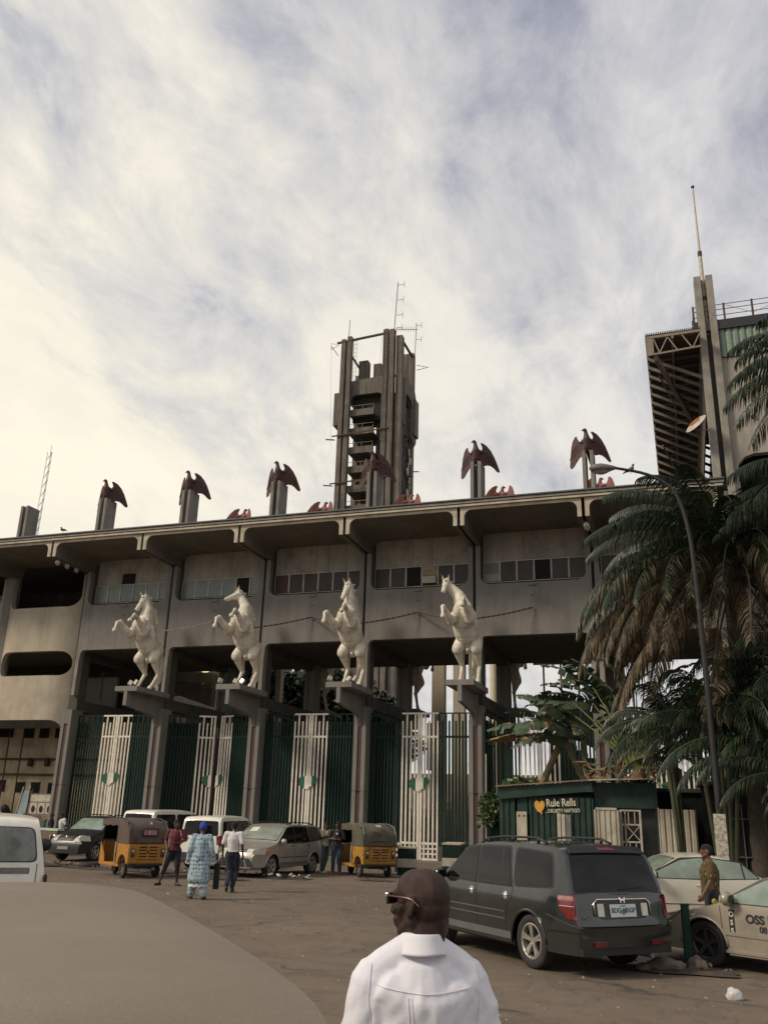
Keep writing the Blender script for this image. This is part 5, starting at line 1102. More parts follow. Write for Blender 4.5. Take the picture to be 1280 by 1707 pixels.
tpart(MB().tube([(-3.0,-2.6,58.6),(-2.95,-2.6,61.5)],.05,5),'thin_aerial',STEEL)
ae=MB(); ae.tube([(3.0,-2.5,58.8),(3.35,-2.5,66.0)],.06,5)
for z in (65.6,63.4,61.2,59.4): ae.tube([(3.2+(z-59)*.03,-2.5,z),(4.0+(z-59)*.03,-2.5,z)],.035,4); ae.tube([(4.0+(z-59)*.03,-2.5,z-.45),(4.0+(z-59)*.03,-2.5,z+.45)],.03,4)
tpart(ae,'dipole_aerial',STEEL)
ya=MB(); ya.tube([(3.1,-2.4,59.3),(6.0,-2.2,58.9)],.04,4)
for i in range(8): x=3.4+i*.35; ya.tube([(x,-2.4,59.2-.3-i*.05),(x,-2.4,59.3+.3-i*.05)],.025,4)
ya.tube([(5.6,-2.0,55.5),(5.75,-2.0,60.0)],.05,5)
for z in (59.6,57.6): ya.tube([(5.7,-2,z),(6.4,-2,z)],.03,4); ya.tube([(6.4,-2,z-.4),(6.4,-2,z+.4)],.03,4)
tpart(ya,'yagi_aerial',STEEL)
fw_=MB(); fw_.tube([(-5.2,-2.9,57.4),(-4.2,-2.9,57.9),(-5.2,-2.9,58.3),(-5.2,-2.9,57.4)],.04,4); fw_.tube([(-4.2,-2.9,56.4),(-5.2,-2.9,57.9)],.04,4); tpart(fw_,'side_bracket',RUST)
fw_=MB(); fw_.tube([(4.3,3.2,57.0),(5.8,3.4,56.6),(4.3,3.2,56.3)],.05,4); tpart(fw_,'side_bracket',RUST)
tpart(MB().tube([(-5.2,-2.9,57.8),(-4.9,-2.9,50),(-4.6,-2.9,44)],.015,3).tube([(1.6,-2.9,58.5),(1.2,-2.9,52)],.015,3),'loose_cable',STEEL)
# ---------------------------------------------------------------- lattice mast far left
mt=thing('lattice_mast',(-71.3,80,0),0,'thin lattice radio mast rising behind the leftmost pylon','mast')
lm=MB()
for dx,dy in ((-.25,-.2),(.25,-.2),(0,.25)): lm.tube([(dx,dy,0),(dx-.1,dy,42.6)],.035,4)
z=20
while z<42: 
    lm.tube([(-.3,-.2,z),(.2,-.2,z+.6)],.02,3); lm.tube([(.2,-.2,z+.6),(-.05,.25,z+1.2)],.02,3); lm.tube([(-.05,.25,z+1.2),(-.3,-.2,z)],.02,3); z+=1.2
mkobj('lattice',lm.mesh('lattice',STEEL),mt); mkobj('tip',MB().tube([(-.1,0,42.5),(-.1,0,43.6)],.03,4).mesh('tip',STEEL),mt); mt.rotation_euler=(0,R(.8),0)
# ---------------------------------------------------------------- grandstand on the right
GS=thing('grandstand',(6,44,0),0,'tall concrete grandstand on the right with ribbed steel canopy, green cladding and roof railing','grandstand')
def gp_(mb,name,m,parent=None,bevel=0,smooth=False): return mb.build(name,m,parent or GS,world=(parent is None),bevel=bevel,smooth=smooth,fix=True)
WALLG=mat('grandstand_wall',(.34,.31,.255),.9,var=.12,scale=.6,bump=.3,dirt=(.2,.17,.13),dirt_amt=.4,dirt_scale=.4,streak=.4)
for (x0,x1,y0,y1) in ((2.38,2.74,43.9,44.7),(2.98,3.34,43.9,44.7)):
    gp_(MB().box(x0,x1,y0,y1,.12,30.3),'twin_pillar',TRIM_G,bevel=.02)
gp_(MB().box(2.74,2.98,44.3,44.6,18,28.2),'pillar_web',CONC_D)
for z in (29.0,27.2): gp_(MB().box(2.5,3.3,44.1,44.5,z,z+.15),'clamp_plate',RUST)
poly=[(3.35,13.4),(3.35,25.3),(16,25.3),(16,19.4)]+[(4.0,19.4)]+[(3.35+.65-.65*math.cos(t*PI/12),18.75+.65*math.sin(t*PI/12)) for t in range(6,-1,-1)]
gp_(MB().prism([(3.35,18.3),(3.35,25.3),(16,25.3),(16,19.75),(4.4,19.75),(3.95,19.6),(3.66,19.3),(3.55,18.9),(3.55,18.3)],44.2,44.6),'upper_parapet',WALLG)
gp_(MB().box(3.35,3.6,44.2,44.6,6,18.3),'parapet_leg',WALLG); gp_(MB().box(3.6,16,44.3,44.6,13.6,14.9),'middle_band',WALLG)
gp_(MB().prism([(3.35,5.8),(3.35,13.0),(16,13.0),(16,10.4),(4.6,10.4),(4.3,10.3),(4.0,10.0),(3.9,9.7),(3.9,5.8)],44.21,44.6),'lower_parapet',WALLG)
gp_(MB().box(2.4,16,44.25,44.6,5.2,9.5),'lower_wall',WALLG)
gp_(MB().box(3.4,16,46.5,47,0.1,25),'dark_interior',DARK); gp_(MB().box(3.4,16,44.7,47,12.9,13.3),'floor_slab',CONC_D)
gp_(MB().box(3.35,16,44.4,60,25.1,25.3),'top_floor',CONC_D)
# green corrugated cladding built as ribs
gc=mat('faded_green_cladding',(.20,.27,.20),.7,var=.15,scale=2,dirt=(.12,.13,.10),dirt_amt=.5,dirt_scale=2,streak=.4)
n=36
for i in range(n): 
    x=3.36+i*.34; z0=25.32; gp_(MB().prism([(x,44.16),(x+.10,44.10),(x+.22,44.10),(x+.32,44.16),(x+.32,44.19),(x,44.19)],z0,26.95,'z'),'cladding_rib',gc)
gp_(MB().box(3.3,16,44.0,44.5,26.95,27.5),'dark_gutter',BLKM); gp_(MB().box(2.15,3.4,43.95,44.5,26.9,27.5),'dark_gutter',BLKM)
gp_(MB().box(2.1,16,44.5,60,27.0,27.3),'roof_deck',CONC_D)
rl=[]
for x in (2.2,3.75,5.15,6.6,8.1,9.6,11.1): gp_(MB().box(x-.05,x+.05,44.0,44.1,27.5,28.5),'railing_post',RUST)
for z in (27.8,28.15,28.45): gp_(MB().tube([(2.2,44.05,z),(11.1,44.05,z)],.022,4),'railing_bar',RUST)
gp_(MB().tube([(3.8,44.05,28.4),(5.15,44.05,27.7),(6.6,44.05,28.2)],.012,4),'loose_wire',RUST)
for y in (45.5,47.5,49.5): gp_(MB().box(2.15,2.24,y,y+.08,27.5,28.5),'railing_post',RUST)
for z in (27.85,28.4): gp_(MB().tube([(2.2,44.05,z),(2.2,50,z)],.022,4),'railing_bar',RUST)
# overhanging steel canopy running away from the viewer
CAN=mat('canopy_steel',(.20,.18,.145),.75,metal=.1,var=.25,scale=3,dirt=(.09,.07,.05),dirt_amt=.6,dirt_scale=2)
SHT=mat('brown_roof_sheet',(.085,.062,.045),.85,var=.3,scale=2,dirt=(.18,.10,.06),dirt_amt=.45,dirt_scale=1.2)
YE=98
sh=MB(); n=150
for i in range(n):
    y0=43.0+i*(YE-43)/n; y1=y0+(YE-43)/n*.5; sh.box(-.35,2.4,y0,y1,26.52,26.58); sh.box(-.35,2.4,y1,y0+(YE-43)/n,26.56,26.62)
tag(gp_(sh,'corrugated_roof',SHT),kind='stuff')
sh=MB()
for i in range(30): x=-.35+i*.093; sh.box(x,x+.05,42.96,43.1,26.58,26.66)
gp_(sh,'sheet_edge',BLKM)
fr=MB(); fr.bar((-.3,43.05,26.42),(2.38,43.05,26.45),.12,.14); fr.bar((-.3,43.05,25.38),(2.38,43.05,25.55),.09,.09); fr.box(-.34,.02,43.0,43.06,25.36,26.4)
for a,b_ in (((.05,26.3),(.30,25.45)),((.30,25.45),(.75,26.35)),((.75,26.35),(1.20,25.5)),((1.45,26.4),(1.95,25.5)),((1.95,25.5),(2.35,26.3)) ): fr.bar((a[0],43.05,a[1]),(b_[0],43.05,b_[1]),.06,.06)
gp_(fr,'front_truss',mat('cream_truss_paint',(.24,.205,.15),.75,var=.2,scale=3,dirt=(.16,.10,.06),dirt_amt=.6,dirt_scale=3))
for i in range(30):
    y=44.6+i*1.0*(1+i*.022)
    if y>YE: break
    r=MB(); r.bar((-.33,y,26.0),(3.1,y,24.1-.0*i),.10,.16); r.bar((-.33,y,26.35),(2.4,y,26.4),.07,.07); r.bar((-.33,y,25.9),(-.33,y,26.5),.07,.07)
    gp_(r,'canopy_rafter',CAN)
gp_(MB().bar((-.33,43,26.45),(-.33,YE,26.45),.10,.2),'eaves_beam',CAN); gp_(MB().bar((1.0,43,26.3),(1.0,YE,26.3),.12,.2),'purlin',CAN); gp_(MB().bar((.1,43.3,25.3),(2.2,52,24.6),.2,.3),'long_brace',CAN); gp_(MB().bar((.2,46,25.6),(.9,48.5,25.0),.07),'short_brace',CAN); gp_(MB().bar((.1,56,25.6),(.8,59,25.0),.07),'short_brace',CAN)
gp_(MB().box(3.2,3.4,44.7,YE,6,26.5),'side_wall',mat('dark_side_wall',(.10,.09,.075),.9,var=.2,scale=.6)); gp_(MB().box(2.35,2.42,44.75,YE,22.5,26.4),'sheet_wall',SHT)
gp_(MB().box(3.9,5.0,44.16,44.19,22.9,23.05),'wall_lamp',RUST,bevel=.02) if False else gp_(MB().cyl((4.55,44.05,21.75),(4.55,44.19,21.75),.09,.12,8),'wall_lamp',RUST)
# flagpole
FP=thing('flagpole',(2.86,44.3,26.8),0,'slender white flagpole with a ball tip clamped between the twin pillars','flagpole')
MB().tube([(0,0,0),(0,0,5.2)],[.11,.10],8).build('pole',STEELW,FP,smooth=True); MB().tube([(0,0,5.15),(-.0,0,9.6)],[.065,.045],8).build('upper_pole',STEELW,FP,smooth=True); MB().cyl((0,0,5.0),(0,0,5.3),.12,.12).build('joint_collar',RUST,FP); MB().ell((0,0,9.68),.10).build('ball_tip',BLKM,FP,smooth=True)
# rusty dish
p=at(1160,706,Y=43.2); D_=thing('satellite_dish',p,R(-50),'white satellite dish with a rust stained face on the twin pillar','satellite dish')
dm=MB(); dm.grid(lambda u,v:(u*.62*math.cos(2*PI*v),-.16*(1-u*u),u*.62*math.sin(2*PI*v)),6,20); o=dm.build('dish',STEELW,D_,smooth=True); o.rotation_euler=(R(-38),0,0); rd_=MB().grid(lambda u,v:(u*.36*math.cos(2*PI*v),-.012-.16*(1-(u*.58)**2),u*.36*math.sin(2*PI*v)*.9),4,14).build('rust_stain',mat('dish_rust',(.26,.09,.035),.9,var=.4,scale=6),o,smooth=True)
MB().tube([(-.5,-.1,.2),(-.75,-.5,.25)],.02,4).tube([(0,.1,-.3),(.5,.4,-.5)],.04,5).build('feed_arm',STEEL,D_)
# ---------------------------------------------------------------- street lamp with a bird
SL=thing('street_lamp',(.60,23.1,0),0,'tall grey street lamp standing among the palms, its arm reaching left','street lamp') 

pts=[(.0,0,0),(.02,0,2),(.0,0,5.85),(-.04,0,8.35),(-.12,0,9.5),(-.34,0,10.38),(-.72,0,10.81),(-1.20,0,11.07),(-1.83,0,11.26)]
rad=[.10,.09,.075,.062,.055,.05,.045,.04,.038]
def smooth_pts(P,R_,k=3):
    V=[Vector(p) for p in P]; o=[];r=[]
    for i in range(len(V)-1):
        a=V[max(i-1,0)];b=V[i];c=V[i+1];d=V[min(i+2,len(V)-1)]
        for j in range(k):
            t=j/k; o.append(.5*((2*b)+(c-a)*t+(2*a-5*b+4*c-d)*t*t+(3*b-a-3*c+d)*t**3)); r.append(R_[i]+(R_[i+1]-R_[i])*t)
    return o+[V[-1]],r+[R_[-1]]
P2,R2=smooth_pts(pts,rad); MB().tube(P2,R2,10).build('pole',mat('lamp_post_grey',(.022,.022,.020),.6,metal=.3,var=.2,scale=4),SL,smooth=True,fix=False)
hd=MB(); 
prof=[(0,.02),(.08,.06),(.25,.12),(.45,.165),(.62,.15),(.75,.10),(.80,.02)]
for sx_ in (0,):
    hd.grid(lambda u,v:(-1.78-u*.78,math.cos(2*PI*v)*np.interp(u*.8,[a for a,_ in prof],[b for _,b in prof])*1.15,11.27+math.sin(2*PI*v)*np.interp(u*.8,[a for a,_ in prof],[b for _,b in prof])*.8+.05*u),14,14)
hd.build('lamp_head',mat('lamp_head_grey',(.16,.155,.14),.6,var=.3,scale=8,dirt=(.06,.05,.045),dirt_amt=.6,dirt_scale=6),SL,smooth=True,fix=False)
MB().grid(lambda u,v:(-1.98-u*.5,(v-.5)*.26*math.sin(PI*(u*.8+.1)),11.20-.09*math.sin(PI*v)*math.sin(PI*u)),8,6).build('lamp_lens',mat('dirty_lens',(.30,.27,.2),.3,var=.3,scale=10),SL,smooth=True,fix=False)
MB().cyl((0,0,.0),(0,0,.5),.2,.15,10).build('base',CONC_D,SL); MB().cyl((-.02,0,7.2),(-.02,0,7.35),.075,.075,10).build('joint_collar',BLKM,SL)
MB().box(-.135,.135,-.15,-.125,1.1,2.3).build('torn_poster',mat('torn_paper',(.34,.31,.25),.9,var=.7,scale=14),SL)
def bird(pos,rz,label,s=1.0,m=None):
    Bd=thing('bird',pos,rz,label,'bird'); mb=MB(); m=m or mat('pigeon_grey',(.12,.11,.105),.8,var=.3,scale=20)
    mb.cap((-.08*s,0,.10*s),(.06*s,0,.13*s),.045*s,.05*s,10); mb.cap((.06*s,0,.14*s),(.09*s,0,.20*s),.035*s,.026*s); mb.ell((.095*s,0,.215*s),.030*s); mb.cap((.12*s,0,.212*s),(.145*s,0,.205*s),.010*s,.003*s,6); mb.cap((-.10*s,0,.10*s),(-.20*s,0,.06*s),.028*s,.014*s); 
    for sd in (-1,1): mb.cap((.01*s,sd*.02*s,.08*s),(.01*s,sd*.02*s,.0),.006*s,.005*s,6)
    mkobj('body',remesh_data(mb,m,.006*s),Bd); return Bd
def remesh_data(mb,m,v,k=2):
    o=remesh('body',mb,m,v,None,k); me=o.data; bpy.data.objects.remove(o); return me
p=at(1050,783,Y=23.1); bird((p.x,23.1,p.z-.12),R(-30),'grey pigeon perched on the street lamp arm',1.1)
p=at(106,890,Y=37); bird((p.x,36.9,15.92),R(180),'small dark bird on the roof edge between the two leftmost pylons',1.4,mat('dark_bird',(.03,.028,.025),.8))
p=at(797,1122,Y=50); 
# ---------------------------------------------------------------- kiosk row in front of column 5
KG=mat('kiosk_green_sheet',(.004,.028,.017),.65,var=.2,scale=2,dirt=(.03,.05,.035),dirt_amt=.5,dirt_scale=2,streak=.3)
KW=mat('kiosk_white_sheet',(.50,.46,.36),.7,var=.12,scale=2,dirt=(.28,.22,.14),dirt_amt=.6,dirt_scale=2.5,streak=.5)
K=thing('green_kiosk',(-4.0,28,0),0,'dark green corrugated metal kiosk with white painted lettering and a yellow heart','kiosk')
def kb(x0,x1,y0,y1,z0,z1,nm,m,par=None): return MB().box(x0+4,x1+4,y0-28,y1-28,z0,z1).build(nm,m,par or K)
kb(-5.42,-.9,27.1,29.4,.25,.35,'floor',CONC_D); kb(-5.40,-.95,29.3,29.4,.35,2.9,'back_wall',KG); kb(-5.42,-5.36,27.1,29.3,.35,2.9,'side_wall',KG); kb(-.98,-.92,27.3,29.3,.35,2.9,'side_wall',KG)
kb(-5.30,-2.75,27.3,27.4,.35,2.7,'inner_lining',BLKM)
def ribs(x0,x1,z0,z1,y,m,step=.155,skip=(),nm='sheet_rib',par=None):
    n=int((x1-x0)/step)
    for i in range(n):
        a=x0+i*step; b_=a+step
        if any(s0<=(a+b_)/2<=s1 for s0,s1 in skip): continue
        o=MB().prism([(a+4,y-28),(a+4+step*.18,y-28-.035),(a+4+step*.52,y-28-.035),(a+4+step*.70,y-28),(b_+4,y-28),(b_+4,y-28+.012),(a+4,y-28+.012)],z0,z1,'z').build(nm,m,par or K)
ribs(-5.40,-2.68,.35,2.66,27.1,KG,.170,skip=((-4.97,-4.60),(-3.75,-3.30)))
for a,b_ in ((-4.95,-4.62),(-3.72,-3.31)): kb(a-.03,b_+.03,27.1,27.14,.35,2.66,'filler_sheet',KG) 
kb(-4.90,-4.60,27.00,27.08,.9,2.25,'white_shutter',KW); 
for x in (-4.83,-4.68): kb(x-.02,x+.02,26.985,26.999,2.12,2.16,'shutter_hole',DARK)
kb(-3.72,-3.62,26.98,27.08,.6,2.23,'door_post',KW); kb(-3.60,-3.50,27.0,27.08,.6,2.21,'open_door_edge',KW); kb(-3.49,-3.33,27.02,27.09,.6,2.20,'pale_side_sheet',STEEL)
# fascia with slanting top and corrugated rusty roof
MB().add([(x+4,y-28,z) for x,y,z in ((-5.46,26.98,2.58),(-2.68,26.98,2.86),(-2.68,26.98,3.14),(-5.46,26.98,2.92),(-5.46,27.02,2.58),(-2.68,27.02,2.86),(-2.68,27.02,3.14),(-5.46,27.02,2.92))],[(0,1,2,3),(7,6,5,4),(0,4,5,1),(1,5,6,2),(2,6,7,3),(3,7,4,0)]).build('fascia_board',KG,K)
RS=mat('rusty_roof_sheet',(.22,.13,.08),.85,var=.4,scale=5,dirt=(.40,.36,.30),dirt_amt=.5,dirt_scale=3)
for i in range(34):
    a=-5.5+i*.136; z=2.95+(a+5.5)*.078 if a<-2.7 else 3.17+(a+2.7)*.03
    MB().add([(a+4,-1.12,z),(a+4.068,-1.12,z+.03),(a+4.136,-1.12,z),(a+4,1.6,z+.12),(a+4.068,1.6,z+.15),(a+4.136,1.6,z+.12),(a+4,-1.12,z-.012),(a+4.136,-1.12,z-.012)],[(0,1,4,3),(1,2,5,4),(0,6,7,2,1)]).build('roof_sheet',RS if i<20 else STEELW,K)
kb(-2.66,-.9,27.28,27.32,2.42,3.12,'recessed_fascia',KG); kb(-2.66,-.95,27.5,27.6,.35,2.6,'shop_front_dark',BLKM)
# open white sheet door and barred window
dr=kb(-2.66,-1.98,26.95,27.0,.6,2.40,'sheet_door',KW)
for a in (-2.66,-2.02): kb(a,a+.05,26.92,26.95,.6,2.42,'door_frame',KW)
kb(-2.66,-1.97,26.92,26.95,2.36,2.42,'door_frame',KW)
for i in range(4): kb(-2.57+i*.15,-2.52+i*.15,26.925,26.95,.62,2.34,'door_fold',KW)
wg=MB(); X0,X1=-1.93,-1.40
for x in (X0,X1): wg.box(x+4-.03,x+4+.03,-.93,-.88,.6,2.38)
for x in (-1.72,-1.55): wg.box(x+4-.012,x+4+.012,-.92,-.89,1.98,2.36); wg.box(x+4-.012,x+4+.012,-.92,-.89,.6,1.52)
for z in (2.36,1.98,1.52): wg.box(X0+4,X1+4,-.92,-.89,z-.02,z+.02)
wg.bar((X0+.12+4,-.905,1.98),(X1+4,-.905,1.52),.02).bar((X0+.12+4,-.905,1.52),(X1+4,-.905,1.98),.02); wg.box(X0+4+.10,X0+4+.13,-.92,-.89,.6,2.36)
wg.build('window_grille',STEELW,K)
lw=mat('kiosk_lettering_cream',(.62,.56,.42),.7,var=.15,scale=8)
put_text('Rule Rells',.30,lw,K,basis((-3.60+4,-28+27.045,2.52),(1,0,.055),(0,0,1))@Matrix.Diagonal((.72,1,1,1)),'lettering',.004,.004)
put_text('...ORUIETY HAFTIGO',.145,lw,K,basis((-3.56+4,-28+27.045,2.30),(1,0,.04),(0,0,1))@Matrix.Diagonal((.74,1,1,1)),'lettering',.004,.002)
ht=[]
for i in range(40):
    t=2*PI*i/40; hx=16*math.sin(t)**3; hz=13*math.cos(t)-5*math.cos(2*t)-2*math.cos(3*t)-math.cos(4*t); ht.append((hx/17*.16-4.22+4+(.05 if hz<-10 else 0),hz/17*.24+2.40))
MB().prism(ht,-28+27.03,-28+27.055).build('yellow_heart',mat('heart_yellow',(.62,.33,.05),.7,var=.15,scale=6),K)
# small dark stall box with a thin pole at its left
St=thing('stall_box',(-5.75,28.2,0),0,'small dark metal stall box with a thin pole, left of the green kiosk','stall')
MB().box(-.30,.20,-.2,.4,2.02,2.48).build('box_body',mat('dark_rusty_box',(.05,.035,.03),.8,var=.4,scale=5),St); MB().box(-.34,.24,-.26,.44,2.485,2.52).build('box_lid',STEEL,St); MB().tube([(-.28,-.2,0),(-.26,-.2,3.95)],.022,5).build('pole',STEELW,St,fix=False); MB().box(-.25,.15,-.1,.35,0,2.0).build('cabinet',GREENP,St)
MB().box(-.02,.18,-.215,-.202,2.08,2.42).build('brown_panel',RUST,St)
# white corrugated hoarding and barred shop front at the right
H_=thing('white_sheet_hoarding',(-.4,27.3,0),0,'tall white corrugated sheet panel beside the dark doorway, right of the kiosk','hoarding')
for i in range(6):
    a=-.48+i*.165; MB().prism([(a,0),(a+.03,-.04),(a+.12,-.04),(a+.15,0),(a+.163,0),(a+.163,.012),(a,.012)],.15,2.42,'z').build('sheet_rib',KW,H_)
MB().box(-.52,-.485,-.03,.05,.1,2.45).build('edge_post',KW,H_)
sf=thing('barred_shop_front',(1.9,27.8,0),0,'dark barred shop front under the lower palm fronds','shop front')
MB().box(-1.6,3.0,0,2.2,0,3.1).build('dark_body',DARK,sf); MB().box(-1.7,3.2,-.3,2.3,3.105,3.2).build('roof',CONC_D,sf)
for i in range(10): MB().box(-.95+i*.36,-.92+i*.36,-.06,-.03,.3,2.6).build('bar',STEEL,sf)
for z in (1.2,2.2): MB().box(-1.0,2.6,-.065,-.025,z,z+.03).build('cross_bar',STEEL,sf)
dv=thing('dark_doorway',(-.93,28.3,0),0,'unlit doorway gap between the kiosk and the white sheet panel','doorway'); MB().box(-.02,2.0,.02,1.3,.1,2.9).build('recess',DARK,dv); MB().box(-.05,2.1,-.1,1.35,2.91,3.02).build('lintel',CONC_D,dv)
# ---------------------------------------------------------------- things seen through the portal
BK=mat('far_grandstand_concrete',(.22,.20,.165),.95,var=.2,scale=.3,dirt=(.12,.10,.08),dirt_amt=.5,dirt_scale=.3)
ns_=thing('far_stand',(-35,70,0),0,'stepped concrete stand far behind the gates, seen through the bars','grandstand')
for i in range(9): MB().box(-50,45,i*1.2,12,i*.62,i*.62+.6).build('step_tier',BK,ns_)
for x in (-20,-8,2,14,26): MB().box(x,x+.5,4,4.6,5.6,9.5).build('post',CONC_D,ns_)
def slab(px0,px1,ptop,Y,label,m=CONC_L,z0=0,t=.5):
    a=at(px0,ptop,Y=Y); b_=at(px1,ptop,Y=Y); o=thing('concrete_pillar',((a.x+b_.x)/2,Y,z0),0,label,'pillar'); w=(b_.x-a.x)/2
    MB().box(-w,w,0,t,0,max(a.z,11)-z0).build('shaft',m,o,bevel=.02); MB().box(-w-.1,w+.1,-.1,t+.1,0,.4).build('base',m,o)
slab(720,741,1100,56,'broad concrete pillar behind the right portal, left of the horse pedestal'); slab(755,774,1100,60,'narrower concrete pillar seen behind the legs of the right horse'); slab(462,470,1100,52,'pale slim pillar in front of the trees behind the third gate'); slab(543,560,1100,75,'weathered far pillar between the third and fourth horses'); slab(534,541,1100,70,'thin pale pillar just left of the weathered far pillar')
# slim mast bundle with equipment seen between front and rear columns
mp=thing('equipment_pole',(at(820,1150,Y=66).x,66,0),0,'cream pole carrying grey radio equipment, seen between two columns','pole')
MB().cyl((.15,0,0),(.15,0,14),.32,.32,12).build('pole',mat('cream_pole',(.60,.53,.38),.7,var=.1),mp,smooth=True); MB().cyl((-.25,0,8.4),(-.25,0,10.2),.16,.16,10).build('antenna_drum',STEELW,mp); MB().box(-.4,.0,-.2,.2,7.2,8.3).build('equipment_box',STEEL,mp); MB().tube([(-.5,0,5),(-.5,0,13.5)],.04,5).build('thin_mast',STEEL,mp)
# dark backing wall, added to darken the view behind the first four gates
sw=thing('added_dark_backing',(-30,53,0),0,'dark backing wall added right behind the first gates','wall')
MB().box(-24,13.3,0,.4,0,7.3).build('wall_face',mat('dark_backing_tone',(.018,.024,.017),.95,var=.5,scale=1.2,dirt=(.035,.03,.022),dirt_amt=.5),sw); MB().box(-24.1,13.4,-.06,.46,7.302,7.45).build('coping',CONC_D,sw)
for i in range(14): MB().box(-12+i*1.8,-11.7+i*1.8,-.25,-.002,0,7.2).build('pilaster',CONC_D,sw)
# left background building darkening the first gates
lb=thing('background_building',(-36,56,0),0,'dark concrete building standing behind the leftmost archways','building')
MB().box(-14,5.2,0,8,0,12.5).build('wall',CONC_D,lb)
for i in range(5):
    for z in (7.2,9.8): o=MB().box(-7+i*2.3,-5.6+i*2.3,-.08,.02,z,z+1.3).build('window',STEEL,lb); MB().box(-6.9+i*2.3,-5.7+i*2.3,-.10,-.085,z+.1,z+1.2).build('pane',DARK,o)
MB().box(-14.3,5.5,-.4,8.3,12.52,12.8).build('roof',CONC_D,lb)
sc=thing('slanted_concrete_ramp',(-24.5,52,0),0,'grey concrete ramp wall seen beyond the gap of the second gate','ramp')
a=at(292,1118,Y=52);b_=at(357,1123,Y=52);c_=at(292,1150,Y=52);d_=at(352,1168,Y=52)
MB().prism([(a.x+24.5,a.z),(b_.x+24.5,b_.z),(d_.x+24.5,d_.z-.4),(c_.x+24.5,c_.z-.3)],0,.5).build('upper_wall',CONC_T,sc); MB().bar((c_.x+24.5,-.2,c_.z+.5),(d_.x+24.5,-.2,d_.z+.9),.1).build('cable',RUST,sc); MB().box(-9.0,1.4,.6,1.0,0,6.5).build('lower_wall',CONC_D,sc)
gl=thing('wall_lamp',at(342,1116,Y=51),0,'lit warm globe lamp hanging under the second archway ceiling','lamp')
le=bpy.data.materials.new('lit_lamp'); le.use_nodes=True; le.node_tree.nodes['Principled BSDF'].inputs['Emission Color'].default_value=(1,.78,.35,1); le.node_tree.nodes['Principled BSDF'].inputs['Emission Strength'].default_value=1.3
MB().ell((0,0,0),(.42,.3,.20),12,8).build('globe',le,gl,smooth=True); MB().tube([(0,0,-.2),(0,0,-.9)],.03,5).build('drop_rod',BLKM,gl); MB().ell((-.05,0,-.95),.07).build('rod_end',STEELW,gl)
# stair and slanted wall behind the fifth and sixth gates
stg=thing('stair_block',(-7.4,52,0),0,'dark stair flight and sloping parapet seen behind the green kiosk','stairs')
for i in range(12): MB().box(i*.62,i*.62+.62,0,2.4,0,6.6-i*.42).build('stair_step',CONC_D,stg)
MB().prism([(-.6,7.4),(-.6,8.8),(1.0,8.8),(7.6,4.4),(7.6,3.2)],-.3,-.05).build('sloping_parapet',CONC,stg)
for i in range(6): MB().tube([(-.2+i*1.0,-.35,7.6-i*.5),(-.2+i*1.0,-.35,11.5)],.06,5).build('pale_post',STEELW,stg)
MB().box(-.8,7,-.4,-.2,10.6,10.9).build('cross_beam',STEELW,stg)
# ---------------------------------------------------------------- concrete blocks, posts and ground clutter
def block(x,y,rz,label,w=.75,h=.85,dp=.5):
    o=thing('barrier_block',(x,y,.0),rz,label,'barrier','striped concrete barrier blocks'); z=0
    for i,(m,hh) in enumerate(((GREENP,.26),(KW,.30),(GREENP,h-.60))): MB().box(-w/2,w/2,-dp/2,dp/2,z,z+hh-.003).build('painted_band',m,o,bevel=.012); z+=hh
    MB().box(-w/2-.02,w/2+.02,-dp/2-.02,dp/2+.02,z,z+.07).build('cap',CONC_L,o,bevel=.02)
a=at(685,1457,Z=0); block(-9.95,32.6,R(12),'green and white striped concrete block right of the torn rickshaw',.66,.93); block(-8.85,35.2,R(8),'green and white striped concrete block partly behind the large dark SUV',.7,1.05,1.8)
st_=thing('striped_post',(-10.75,34,0),0,'low black and white striped kerb post between rickshaw and barrier block','post'); 
for i in range(6): MB().box(-.08,.08,-.08,.08,.45+i*.10,.545+i*.10).build('painted_band',WHITEP if i%2 else BLKM,st_)
MB().box(-.08,.08,-.08,.08,0,.448).build('shaft',BLKM,st_)
gp2=thing('green_post',(-.22,15.3,0),R(12),'short dark green steel post beside the gold saloon, chain hanging from its top','post')
MB().box(-.055,.055,-.05,.05,0,.90).build('shaft',GREENP,gp2,bevel=.008); MB().box(-.065,.065,-.06,.06,.90,.92).build('cap',GREENP,gp2); MB().tube([(.06,-.07,.84),(.12,-.08,.87),(.14,-.08,.79),(.08,-.07,.77)],.012,5).build('hook_ring',STEEL,gp2,fix=False)
cn=MB(); 
A_=Vector((-.25,15.27,.86)); Bq=Vector((-.80,15.35,.80)); n=26
for i in range(n): p=A_.lerp(Bq,i/n); q=A_.lerp(Bq,(i+1)/n); s=-.16*math.sin(PI*(i+.5)/n); p.z+=s;q.z+=s; cn.bar(p,q,.035 if i%2 else .016,.016 if i%2 else .035)
tag(cn.build('chain',CH,fix=False),'short sagging chain between the green post and the dark SUV','chain')
def rock(pos,sz,label,m,seed=0,name='rock',cat='rock'):
    rs=random.Random(seed); bm=bmesh.new(); bmesh.ops.create_icosphere(bm,subdivisions=3,radius=1)
    for v in bm.verts: n=noise.noise(v.co*1.6+Vector((seed,0,0)))*.35+noise.noise(v.co*5+Vector((seed,3,0)))*.1; v.co=Vector((v.co.x*sz[0],v.co.y*sz[1],v.co.z*sz[2]))*(1+n)
    me=bpy.data.meshes.new(name); bm.to_mesh(me); bm.free(); me.materials.append(m); me.polygons.foreach_set('use_smooth',[True]*len(me.polygons)); o=mkobj(name,me); o.location=pos; return tag(o,label,cat)
RK=mat('dirty_stone',(.13,.105,.08),.95,var=.35,scale=5,bump=.6,bscale=18,dirt=(.05,.045,.035),dirt_amt=.5,coord='obj')
